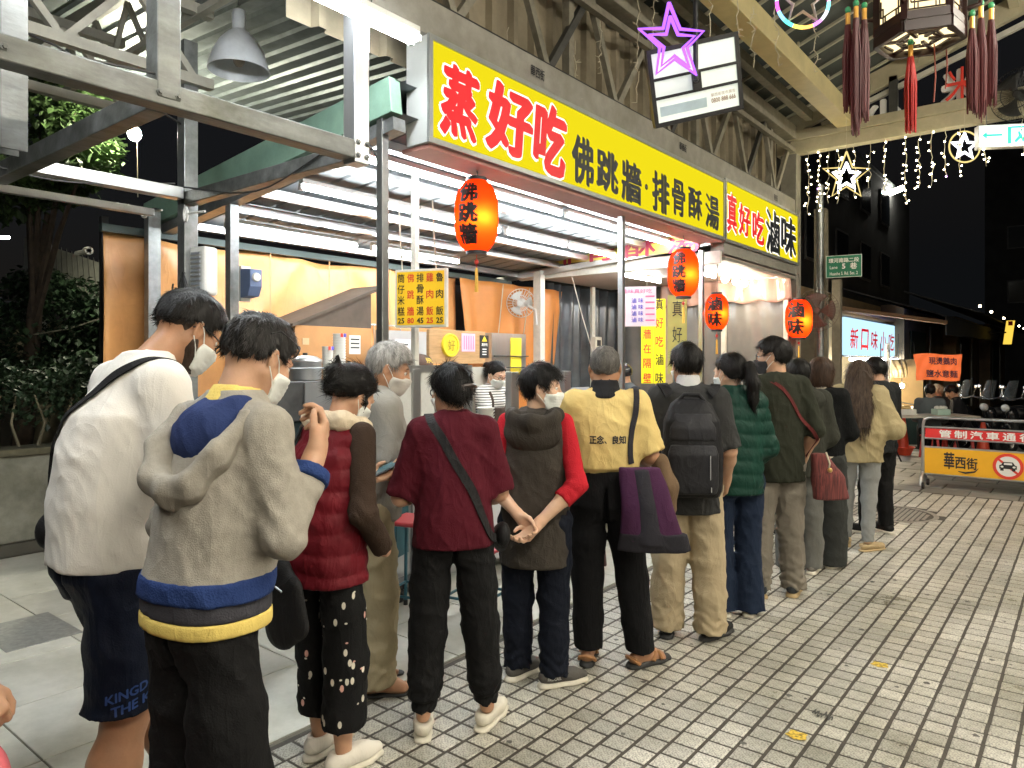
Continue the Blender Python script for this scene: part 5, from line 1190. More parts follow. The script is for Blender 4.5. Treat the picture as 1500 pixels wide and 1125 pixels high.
# snack shop with light blue sign
xs3 = -3.6
sh = thing('snack_shop', 'small lit snack shop with awning at the far corner', 'shop', (-4.5, 16, 0))
a = PX(1238, 500, xs3); b = PX(1314, 500, xs3)
tanw = mat('lit tan wall', (.60, .43, .22), .6, 0, .1, 3)
MB().box((-6.5, a.y, 0), (-4.6, 26, 3.2)).build('rear_wall', tanw, sh); MB().box((-4.6, a.y - .05, 0), (xs3 - .3, a.y + .03, 2.9)).build('side_wall', pil, sh)
MB().box((-4.6, a.y + .03, 2.6), (xs3, 25, 2.66)).build('ceiling', pinkc, sh)
MB().box((-4.0, a.y + .5, 0), (xs3 + .1, b.y + 1, .9)).build('counter', mat('pale grey laminate', (.55, .57, .6)), sh)
awn = mat('dark awning cloth', (.022, .024, .028), .7, 0, .2, 4); awb = mat('blue awning underside', (.05, .10, .32), .6, 0, .1, 4)
MB().add([(xs3 - .1, a.y - .2, 3.05), (xs3 - .1, 27, 3.15), (xs3 + 1.4, 27, 2.62), (xs3 + 1.4, a.y + 1.8, 2.55)], [(0, 1, 2, 3)]).build('awning', awn, sh, solid=.02)
MB().add([(xs3, a.y - .1, 2.98), (xs3, 24, 3.05), (xs3 + 1.3, 24, 2.56), (xs3 + 1.3, a.y + 1.9, 2.5)], [(3, 2, 1, 0)]).build('awning_lining', awb, sh)
MB().beam((xs3 - .1, a.y - .2, 2.66), (xs3 + 1.4, a.y + 1.8, 2.42), .08, .07).build('awning_arm', mat('brown awning arm', (.22, .14, .08)), sh)
MB().add([(xs3 + 1.4, a.y + 1.8, 2.55), (xs3 + 1.4, 27, 2.62), (xs3 + 1.4, 27, 2.3), (xs3 + 1.4, a.y + 1.8, 2.18)], [(0, 1, 2, 3)]).build('valance', awn, sh, solid=.01)
t = thing('shop_sign', 'light blue lit shop sign with red brush characters', 'sign', (xs3, (a.y + b.y)/2, 2))
zb3, zt3 = CH + (HZ - 520)/FPX*13.6, CH + (HZ - 464)/FPX*13.6
MB().box((xs3 - .15, a.y, zb3), (xs3, b.y, zt3)).build('face', glow('lit pale blue acrylic', (.50, .78, .95), .40), t)
MB().box((xs3 - .17, a.y - .03, zb3 - .03), (xs3 - .02, b.y + .03, zb3)).build('bottom_trim', alu_frame, t); MB().box((xs3 - .17, a.y - .03, zt3), (xs3 - .02, b.y + .03, zt3 + .03)).build('top_trim', alu_frame, t)
for q, ch in enumerate('新口味小吃'):
    yy = a.y + (b.y - a.y)*(.14 + q*.18); lettering(ch, red_letter, (xs3, yy, (zb3 + zt3)/2 - .03), YR, UP, (b.y - a.y)*.13, .40 + .03*(q % 2), t, .015, lift=.006, shear=.15, name='character')
tube_fitting('white tube lamp below the light blue shop sign', (xs3 + .05, a.y + .2, zb3 - .08), (xs3 + .05, b.y - .3, zb3 - .08), 'snack shop lamps', 1, r=.03)
for k, (px, py) in enumerate(((1303, 565), (1321, 565))):
    c = W(px, py, 14.2); t = thing('shop_bulb', ['left glowing bulb above the snack shop counter', 'right glowing bulb above the snack shop counter'][k], 'bulb', c); MB().ball(c, .045).build('glass', glow('warm shop bulb light', (1, .8, .5), 160), t, smooth=True)
    MB().tube([c + upv*.04, c + upv*.7], .006, 5).build('wire', dark_wire, t)
c = W(1290, 545, 14.0); t = thing('menu_placard', 'white placard with red and black characters under the blue sign', 'placard', c); MB().obox(c, (rightv, Vector((ST, -CT, 0)), upv), (.15, .01, .22)).build('board', paper, t)
nn = Vector((ST, -CT, 0))
lettering('水', print_black, c + nn*.01 + upv*.1 + rightv*.02, rightv, upv, .12, .12, t, .03, lift=.004); lettering('肉', print_red, c + nn*.01 - upv*.08 - rightv*.06, rightv, upv, .11, .12, t, .03, lift=.004); lettering('片', print_black, c + nn*.01 - upv*.08 + rightv*.08, rightv, upv, .1, .12, t, .03, lift=.004)
MB().tube([c + upv*.2, c + upv*.55], .01, 5).build('cord', dark_wire, t)
c = W(1316, 540, 14.6); t = thing('wrapped_bundle', 'brown plastic wrapped bundle hanging beside the placard', 'bundle', c)
def bund(u, v): return c + rightv*((u - .5)*.34) + upv*((v - .5)*.36) + nn*(.06*math.sin(math.pi*u)*math.sin(math.pi*v) + .02*math.sin(u*19 + v*7))
MB().grid(bund, 16, 16).build('wrap', mat('crumpled brown plastic', (.24, .20, .13), .3, 0, .3, 9, .4, 20), t, smooth=True, solid=.03)
MB().tube([c + upv*.17, c + upv*.7], .008, 5).build('cord', dark_wire, t)
# lit booth beside the shop
bq = W(1326, 580, 15.2); t = thing('lit_booth', 'small tan booth lit by two bulbs beyond the cone', 'booth', (bq.x, bq.y, 0))
MB().obox(bq + upv*.15, (rightv, nn, upv), (.36, .03, .62)).build('back_panel', tanw, t); MB().obox(W(1300, 570, 15.0), (rightv, nn, upv), (.035, .04, .95)).build('post', white_paint, t)
MB().obox(W(1322, 603, 14.8), (rightv, nn, upv), (.38, .28, .02)).build('shelf', white_paint, t); MB().obox(W(1322, 640, 14.8), (rightv, nn, upv), (.36, .26, .45)).build('cabinet', mat('dark teal steel', (.018, .035, .04)), t)
for k in range(5): MB().ball(W(1306 + k*8, 598, 14.7), (.06, .06, .05)).build('food_tub', [cupm, mat('noodle tan', (.6, .42, .18))][k % 2], t, smooth=True)
MB().tube([W(1303, 586, 14.9), W(1345, 594, 14.9)], .012, 6).build('rail', stainless, t)
# orange banner
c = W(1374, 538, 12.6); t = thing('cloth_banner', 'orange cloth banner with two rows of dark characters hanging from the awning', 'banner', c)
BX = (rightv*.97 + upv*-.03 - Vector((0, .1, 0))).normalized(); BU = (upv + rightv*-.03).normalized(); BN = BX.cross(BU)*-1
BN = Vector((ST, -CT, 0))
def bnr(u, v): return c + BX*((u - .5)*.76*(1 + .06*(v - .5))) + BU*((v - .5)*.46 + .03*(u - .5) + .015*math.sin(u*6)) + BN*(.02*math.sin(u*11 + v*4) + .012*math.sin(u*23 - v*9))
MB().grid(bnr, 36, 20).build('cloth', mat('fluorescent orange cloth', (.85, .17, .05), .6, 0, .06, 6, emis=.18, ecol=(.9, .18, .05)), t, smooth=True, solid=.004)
lettering('現燙鵝肉', mat('dark violet print', (.05, .03, .08)), c + BU*.11 + BX*.06 + BN*.03, BX, BU, .46, .13, t, .02, lift=.01, thick=.002); lettering('鹽水意麵', mat('dark violet print', (.05, .03, .08)), c - BU*.11 + BX*.04 + BN*.03, BX, BU, .52, .13, t, .02, lift=.01, thick=.002)
for s in (-1, 1): MB().tube([c + BX*s*.38 + BU*.23, c + BX*s*.4 + BU*.42], .006, 5).build('cord', dark_wire, t)
# receding dark shops and their things
for k in range(3):
    y_ = 19 + k*6; t = thing('dark_shop', ['dark shuttered shop next after the snack shop', 'dark shuttered shop second after the snack shop', 'dark shuttered shop farthest down the lane'][k], 'shop', (-3, y_, 0))
    MB().box((-3.9, y_, 0), (-3.4 + .3*k, y_ + 5.8, 3.0)).build('wall', mat('dim shop wall', (.26, .19, .12), .8, 0, .3, 2), t)
    MB().box((-3.38 + .3*k, y_ + .6, .2), (-3.35 + .3*k, y_ + 2.6, 2.4)).build('shutter', mat('dark green shutter', (.045, .065, .05), .6), t)
    MB().box((-3.38 + .3*k, y_ + 3.2, .2), (-3.34 + .3*k, y_ + 3.35, 2.6)).build('downpipe', mat('pale pipe', (.4, .4, .36)), t)
    MB().add([(-3.4, y_, 3.3), (-3.4, y_ + 5.9, 3.3), (-1.9, y_ + 5.9, 2.75), (-1.9, y_, 2.75)], [(0, 1, 2, 3)]).build('awning', awn, t, solid=.03)
    for q in range(2):
        c = Vector((-2.0, y_ + 1 + 2.5*q, 2.95)); MB().ball(c, .03).build('lamp', glow('dim awning lamp', (1, .85, .55), 14), t)
c = W(1478, 487, 20); t = thing('projecting_sign', 'small yellow projecting sign far down the lane', 'sign', c); MB().obox(c, (rightv, nn, upv + rightv*.15), (.085, .05, .33)).build('face', glow('dim yellow sign', (.95, .62, .08), .35), t)
MB().obox(c + upv*.25 - nn*-.06, (rightv, nn, upv), (.06, .004, .06)).build('print', print_red, t); MB().beam(c - rightv*.085, c - rightv*.7, .04, .04).build('arm', black_metal, t)
# diners' table
tg = G(1370, 668); t = thing('diners_table', 'folding table with a pale top where the diners sit', 'table', (tg.x, tg.y, 0))
TZ = CH + (HZ - 613)/FPX*11.8; tc_ = W(1352, 613, 12.2)
MB().obox((tc_.x, tc_.y, .74), (rightv, Vector((-ST, CT, 0)), upv), (.78, .3, .015)).build('top', mat('pale table top', (.55, .50, .42), .4), t)
for s in (-1, 1):
    for q in (-1, 1): MB().tube([Vector((tc_.x, tc_.y, .72)) + rightv*s*.6 + nn*q*.25, Vector((tc_.x, tc_.y, 0)) + rightv*s*.5 + nn*-q*.25], .014, 6).build('leg', black_metal, t)
for k, (dx, mm, nme, lab) in enumerate(((-.32, cupm, 'food_tray', 'pale tray of food at the left end of the diners\' table'), (.30, mat('mint tissue box', (.45, .62, .55)), 'tissue_box', 'mint tissue box on the diners\' table'))):
    c = Vector((tc_.x, tc_.y, .756)) + rightv*dx; t = thing(nme, lab, 'box', c)
    MB().obox(c + upv*.05, (rightv, nn, upv), (.16 - .05*k, .1, .05)).build('box', mm, t, bevel=.01)
    for q in range(3): MB().ball(c + upv*.12 + rightv*(q - 1)*.06, (.05, .05, .035), 8, 5).build('content', [mat('noodle tan', (.6, .42, .18)), cupm][k], t, smooth=True)
# barrier fence
bf0 = PY(1352, 640, 10.85); X0 = bf0.x; YB = 10.85
bf = thing('street_barrier', 'stainless barrier with red and yellow panels closing the street to cars', 'barrier', (X0 + .8, YB, 0))
zt_, = (CH + (HZ - 611)/FPX*(-X0*ST + YB*CT),)
zl = lambda py: CH + (HZ - py)/FPX*(-X0*ST + YB*CT)
XB1 = X0 + 2.1
MB().tube([(X0, YB, zl(688)), (X0, YB, zl(622)), (X0 + .02, YB, zl(614)), (X0 + .08, YB, zl(611)), (XB1 - .08, YB, zl(611)), (XB1, YB, zl(620)), (XB1, YB, zl(688))], .02, 10).build('frame', stainless, bf, smooth=True)
for py in (625, 641, 654, 693): MB().tube([(X0, YB, zl(py)), (XB1, YB, zl(py))], .014, 8).build('rail', stainless, bf, smooth=True)
MB().box((X0 + .03, YB - .012, zl(640)), (XB1 - .03, YB + .012, zl(627))).build('red_panel', mat('red enamel panel', (.62, .03, .03), .4, 0, .06, 5), bf)
MB().box((X0 + .02, YB - .012, zl(692)), (XB1 - .02, YB + .012, zl(655))).build('yellow_panel', mat('yellow enamel panel', (.80, .42, .02), .4, 0, .05, 5), bf)
for q, ch in enumerate('管制汽車通行'): lettering(ch, print_white, (X0 + .255 + q*.172, YB - .012, zl(633.5)), (1, 0, 0), UP, .14, .10, bf, .025, lift=.004, name='character')
for q, ch in enumerate('華西街'): lettering(ch, print_black, (X0 + .30 + q*.125, YB - .012, zl(674) + (.02 if q == 0 else 0)), (1, 0, 0), UP, .12, .22 if q == 0 else .15, bf, .02, lift=.004, name='character')
MB().tube([(X0 + .40, YB - .016, zl(686)), (X0 + .48, YB - .016, zl(687.5)), (X0 + .58, YB - .016, zl(685)), (X0 + .62, YB - .016, zl(680))], [.004, .013, .011, .003], 6).build('brush_stroke', print_black, bf)
pcx = X0 + .93; pcz = zl(674)
MB().lathe([(0, .004), (.155, .004), (.155, 0)], (pcx, YB - .012, pcz), (0, -1, 0), 32).build('prohibition_disc', print_white, bf)
MB().lathe([(.125, .006), (.16, .006), (.16, .0)], (pcx, YB - .012, pcz), (0, -1, 0), 32).build('prohibition_ring', print_red, bf)
MB().obox((pcx, YB - .0185, pcz), ((1, 0, -.85), (0, 1, 0), (.85, 0, 1)), (.13, .001, .013)).build('prohibition_bar', print_red, bf)
MB().add([(pcx + a, YB - .0205, pcz + b) for a, b in ((-.09, -.03), (.09, -.03), (.09, .012), (.07, .02), (.05, .055), (-.05, .055), (-.07, .02), (-.09, .012))], [tuple(range(8))]).build('car_symbol', print_black, bf)
for s in (-1, 1):
    MB().box((pcx + s*.06 - .02, YB - .020, pcz - .055), (pcx + s*.06 + .015, YB - .0185, pcz - .03)).build('car_symbol', print_black, bf)
    MB().ball((pcx + s*.062, YB - .021, pcz - .005), (.016, .002, .012)).build('car_symbol', print_white, bf)
MB().box((pcx - .042, YB - .0225, pcz + .02), (pcx + .042, YB - .0205, pcz + .043)).build('car_symbol', print_white, bf)
for x_ in (X0, XB1):
    MB().tube([(x_, YB - .18, .045), (x_, YB - .16, .13), (x_, YB - .07, .18), (x_, YB, .19), (x_, YB + .07, .18), (x_, YB + .16, .13), (x_, YB + .18, .045)], .02, 8).build('foot', stainless, bf, smooth=True)
    MB().tube([(x_, YB, .18), (x_, YB, zl(686))], .02, 8).build('leg', stainless, bf)
    for s in (-1, 1): MB().lathe([(0, -.015), (.04, -.015), (.045, 0), (.04, .015), (0, .015)], (x_ + .03, YB + s*.18, .045), (1, 0, 0), 14).build('wheel', black_plastic, bf, smooth=True)
# cones
conem = mat('orange cone plastic', (.62, .07, .03), .5, 0, .15, 5)
for k, (px, py, h, lab) in enumerate(((1322, 666, .78, 'orange traffic cone standing in a red bowl base beyond the barrier'), (1440, 672, .62, 'red traffic cone behind the barrier by the scooters'))):
    g = G(px, py); t = thing('traffic_cone', lab, 'traffic cone', (g.x, g.y, 0))
    cyl('base', (g.x, g.y, 0), .2, .14, conem, t, 24, [(0, 0), (.13, 0), (.18, .12), (.205, .14), (.195, .145), (.14, .05), (0, .05)] if k == 0 else [(0, 0), (.18, 0), (.18, .04), (0, .04)])
    cyl('cone', (g.x, g.y, .045), .1, h, conem, t, 24, [(.115, 0), (.035, h - .06), (.03, h - .045), (0, h - .045)])
    cyl('band', (g.x, g.y, .045), .1, h, mat('pale cone band', (.62, .5, .42)), t, 24, [(.0605, h*.62), (.048, h*.76)])
# scooters
scd = mat('dark scooter paint', (.012, .013, .015), .2, .2, .1, 5, coat=.5); chrome = mat('chrome', (.35, .35, .36), .2, 1, 0); tyre = mat('tyre rubber', (.012, .012, .012), .8)
def scooter(loc, rz, label):
    t = thing('scooter', label, 'scooter', (loc[0], loc[1], 0), rz, 'scooters parked beyond the barrier')
    for y_ in (-.62, .62):
        w = MB().lathe([(.13, -.045), (.19, -.05), (.22, -.03), (.225, 0), (.22, .03), (.19, .05), (.13, .045)], (0, y_, .225), (1, 0, 0), 24).build('wheel', tyre, t, smooth=True, local=True)
        MB().lathe([(0, -.03), (.12, -.035), (.135, -.045), (.135, .045), (.12, .035), (0, .03)], (0, y_, .225), (1, 0, 0), 20).build('rim', chrome, w, smooth=True, local=True)
    F = Field((-.3, -.95, .1), (.3, .9, 1.0), .03)
    F.rc((0, .52, .75), (0, .42, .42), .11, .13); F.rc((0, .42, .32), (0, -.05, .30), .13, .14); F.rc((0, -.1, .45), (0, -.55, .55), .15, .13); F.rc((0, -.5, .6), (0, -.82, .66), .10, .05); F.rc((0, .62, .46), (0, .85, .36), .07, .05)
    F.sub_ell((0, .17, .62), (.4, .2, .26)); F.build('body', scd, t)
    F = Field((-.25, -.75, .5), (.25, .2, .9), .03); F.rc((0, -.05, .72), (0, -.55, .77), .09, .09, sx=1.3); F.build('seat', black_plastic, t)
    MB().tube([(-.34, .43, 1.0), (-.2, .5, 1.02), (0, .52, .98), (.2, .5, 1.02), (.34, .43, 1.0)], .016, 8).build('handlebar', black_plastic, t, smooth=True, local=True)
    MB().ball((0, .62, .84), (.09, .05, .07)).build('headlight', mat('headlight glass', (.6, .62, .62), .1), t, smooth=True, local=True)
    for s in (-1, 1):
        MB().tube([(s*.22, .5, 1.02), (s*.26, .48, 1.16)], .006, 6).build('mirror_stem', chrome, t, local=True); MB().ball((s*.28, .48, 1.2), (.06, .012, .04)).build('mirror', chrome, t, smooth=True, local=True)
    def ws(u, v): return Vector(((u - .5)*.34*(1 - .3*v), .58 - .12*v + .05*(1 - (2*u - 1)**2), .98 + .34*v))
    MB().grid(ws, 8, 6).build('windscreen', mat('clear screen', (.25, .27, .27), .1, alpha=.22), t, smooth=True, local=True)
    MB().tube([(.16, -.2, .2), (.17, -.6, .26), (.17, -.85, .3)], [.03, .045, .05], 10).build('exhaust', chrome, t, smooth=True, local=True)
    MB().tube([(-.12, .0, .3), (-.2, -.05, .02)], .012, 6).build('kick_stand', black_metal, t, local=True)
for k, (px, py, rz) in enumerate(((1448, 668, 2.2), (1482, 672, 2.35), (1518, 676, 2.3))):
    g = G(px, py); scooter((g.x, g.y + .9), rz, ['dark scooter with a clear windscreen nearest the diners', 'dark scooter in the middle of the parked row', 'dark scooter at the right edge of the picture'][k])
# ------------------------------------------------------------------ yard at the left: planter, hedge, trees, shed
pw_ = thing('planter_wall', 'stained concrete planter wall at the far left', 'planter', (-7.2, 1.5, 0))
MB().box((-7.5, -1.5, .10), (-7.2, 4.2, .84)).build('wall', concrete, pw_, bevel=.01)
MB().box((-7.54, -1.55, .843), (-7.16, 4.25, .90)).build('coping', mat('mossy coping', (.12, .11, .07), .9, 0, .3, 9, .3, 40), pw_, bevel=.008)
MB().box((-7.3, -1.5, .0), (-7.14, 4.2, .098)).build('plinth', mat('dark wet plinth', (.08, .075, .06), .6), pw_)
MB().beam((-7.05, 2.62, 0), (-6.98, 2.55, .42), .07, .05).build('timber_prop', mat('brown timber', (.22, .12, .05), .7, 0, .2, 9), pw_)
leaf = mat('leaf green', (.055, .10, .03), .5, 0, .45, 2.5, island=.4); leafd = mat('dark hedge leaf', (.032, .062, .029), .5, 0, .45, 3, island=.45)
bark = mat('dark bark', (.07, .05, .035), .9, 0, .3, 12, .5, 40)
def leaves(name, m_, parent, clumps, n, size, rd):
    m = MB()
    for k in range(n):
        c, r = clumps[rd.randrange(len(clumps))]; a, z_, q = rd.uniform(0, 6.283), rd.uniform(-1, 1), rd.random() ** .4; s = math.sqrt(1 - z_*z_)
        p = Vector(c) + Vector((r[0]*s*math.cos(a), r[1]*s*math.sin(a), r[2]*z_))*q
        d = Vector((rd.uniform(-1, 1), rd.uniform(-1, 1), rd.uniform(-1.2, .3))).normalized(); x, y, z = frame(d); l_ = size*rd.uniform(.6, 1.3); w_ = l_*.36
        m.add([p, p + d*l_*.5 + x*w_ + y*.1*l_, p + d*l_, p + d*l_*.5 - x*w_ + y*.1*l_], [(0, 1, 2, 3)])
    return tag(m.build(name, m_, parent), kind='stuff')
rd = random.Random(3)
def tree(label, base, h, lean, clumps, n, size, mm):
    t = thing('tree', label, 'tree', base); b = Vector(base); top = b + Vector(lean) + upv*h
    MB().tube([b, b.lerp(top, .3) + Vector((.05, .02, 0)), b.lerp(top, .65) - Vector((.06, 0, 0)), top], [.14, .11, .09, .04], 9).build('trunk', bark, t, smooth=True)
    for c, r in clumps[:5]: MB().tube([b.lerp(top, .6), (b.lerp(top, .6) + Vector(c))/2 + upv*.15, c], [.05, .035, .012], 6).build('limb', bark, t, smooth=True)
    leaves('crown', mm, t, clumps, n, size, rd)
def cl(px, py, d, r): return (W(px, py, d), r)
tree('leafy tree at the far left lit by the yard bulb', W(22, 560, 9.5) * 1 - upv*1.38, 3.6, (.25, .3, 0),
     [cl(60, 180, 9.3, (.6, .6, .45)), cl(110, 165, 9.0, (.5, .5, .35)), cl(40, 250, 9.2, (.7, .6, .35)), cl(125, 235, 8.6, (.38, .4, .25)), cl(30, 120, 9.5, (.8, .8, .5)), cl(95, 130, 9.6, (.7, .7, .4)), cl(10, 290, 9.3, (.5, .5, .3)), cl(130, 120, 9.4, (.4, .5, .3)), cl(90, 255, 9.2, (.6, .5, .25)), cl(145, 215, 8.9, (.22, .25, .2)), cl(70, 275, 9.2, (.55, .5, .2))], 5200, .13, leaf)
hg = thing('hedge', 'dark clipped hedge growing in the concrete planter', 'hedge', (-7.6, 1.5, .9))
leaves('foliage', leafd, hg, [((-7.65, -.9 + k*.42, 1.42 + .06*math.sin(k*2.2)), (.38, .36, .3)) for k in range(12)], 6500, .075, rd)
for k in range(26):
    y_ = -.6 + k*.17 + rd.uniform(-.05, .05); x_ = -7.35 + rd.uniform(-.1, .08); e = Vector((x_ + rd.uniform(-.15, .05), y_ + rd.uniform(-.15, .15), 1.35))
    MB().tube([(x_, y_, .88), (x_ + rd.uniform(-.05, .05), y_ + rd.uniform(-.08, .08), 1.1), e], [.014, .011, .007], 5).build('stem', mat('pale stem', (.26, .22, .14), .8), hg)
bs_ = thing('shrub_bank', 'dark bank of shrubs behind the hedge below the white shed roof', 'shrub', (-9.5, 2.5, 0))
leaves('foliage', leafd, bs_, [cl(60, 500, 10, (.9, .8, .4)), cl(140, 510, 10, (.9, .8, .4)), cl(20, 450, 10.5, (.5, .6, .5)), cl(110, 440, 10.3, (.6, .6, .35)), cl(150, 470, 9.8, (.5, .5, .4)), cl(10, 545, 9.6, (.8, .8, .3)), cl(110, 545, 9.6, (.8, .8, .3)), cl(60, 420, 10.6, (.5, .5, .3))], 6500, .10, rd)
sd = thing('white_shed', 'small shed with a pale ribbed roof in the dark yard', 'shed', W(95, 430, 13))
a, b = W(34, 395, 12.5), W(152, 442, 10.8)
MB().box((min(a.x, b.x) - 2, min(a.y, b.y), 0), (min(a.x, b.x) - .5, max(a.y, b.y) + 1, 2.4)).build('wall', mat('shed wall', (.40, .36, .25), .8, 0, .2, 3), sd)
corr_sheet(a, (b - a), Vector((-1.2, .4, .9)), (0, 0, 1), (b - a).length, 1.2, .2, .05, 'roof_sheet', mat('pale ribbed roof', (.42, .42, .36), .5, 0, .12, 5), sd, .85)
MB().beam(a - upv*.18, b - upv*.18, .04, .36).build('fascia', mat('pale ribbed roof', (.42, .42, .36)), sd)
c = W(33, 461, 11.2); ac = thing('air_conditioner', 'white outdoor air conditioner unit on a bracket in the yard', 'air conditioner', c)
MB().obox(c, (rightv, nn, upv), (.30, .14, .20)).build('case', white_plastic, ac, bevel=.015)
MB().lathe([(.145, .006), (.155, .012), (.165, .006)], c + nn*.14 - rightv*.08, nn, 28).build('guard_ring', mat('grey guard', (.3, .3, .3)), ac, smooth=True)
MB().lathe([(0, .002), (.145, .002)], c + nn*.141 - rightv*.08, nn, 28).build('fan_opening', black_plastic, ac)
for q in range(9): MB().obox(c + nn*.148 - rightv*.08 + upv*(q - 4)*.03, (rightv, nn, upv), (math.sqrt(max(.001, .145**2 - ((q - 4)*.03)**2)), .003, .003)).build('guard_wire', mat('grey guard', (.3, .3, .3)), ac)
MB().obox(c - upv*.22, (rightv, nn, upv), (.32, .16, .012)).build('bracket', steel, ac); MB().beam(c - upv*.22 - nn*.1, c - upv*1.8 - nn*.1, .05, .05).build('bracket_post', steel, ac)
c = W(8, 348, 14); t = thing('yard_lamp', 'small lit tube lamp at the far left edge of the yard', 'lamp', c); MB().tube([c - rightv*.3, c + rightv*.07], .03, 8).build('tube', glow('yard tube light', (.9, .98, 1), 12), t); MB().tube([c - rightv*.25, c - rightv*.25 - upv*2.5], .03, 6).build('post', steel, t)
tag(MB().tube([W(50, 490, 9.5), W(100, 482, 9.4), W(155, 464, 9.2)], .01, 5).build('yard_cable', wire_m), 'pale cable strung across the dark shrubs', 'cable')
# ------------------------------------------------------------------ people
def cloth(name, col, rough=.85, bump=.25, bs=220, var=.10, vs=5, sheen=0., wr=.34, wrs=5.5, **kw): return mat(name, col, rough, 0, var, vs, bump, bs, spec=.14, sheen=sheen, wr=wr, wrs=wrs, **kw)
skin_a = mat('warm skin', (.52, .30, .19), .5, 0, .10, 14, .06, 160, spec=.4, sss=.12); skin_b = mat('tanned skin', (.40, .21, .12), .5, 0, .12, 14, .06, 160, spec=.4, sss=.1); skin_c = mat('fair skin', (.60, .38, .26), .5, 0, .1, 14, .06, 160, spec=.4, sss=.12)
def hairmat(name, col, rough=.42):
    return mat(name, col, rough, 0, .5, 55, .3, 160, spec=.16, stretch=(1, 1, .22), island=.45)
hair_k = hairmat('black hair', (.0085, .0075, .007)); hair_b = hairmat('dark brown hair', (.045, .026, .017)); hair_g = hairmat('grey hair', (.26, .25, .235), .5); hair_s = hairmat('salt and pepper crop', (.14, .13, .12), .6)
mask_w = mat('white surgical mask', (.72, .75, .72), .75, 0, .04, 9, .2, 60); mask_b = mat('black face mask', (.02, .02, .022), .8, 0, .1, 9); mask_t = mat('teal surgical mask', (.20, .55, .50), .75, 0, .05, 9)
eye_m = mat('dark eye', (.015, .010, .008), .15, 0, 0); eyew = mat('eye white', (.65, .62, .58), .25, 0, 0)
def rotm(yaw, pitch, roll=0.): return np.array((Matrix.Rotation(yaw, 3, 'Z') @ Matrix.Rotation(-pitch, 3, 'X') @ Matrix.Rotation(roll, 3, 'Y')))
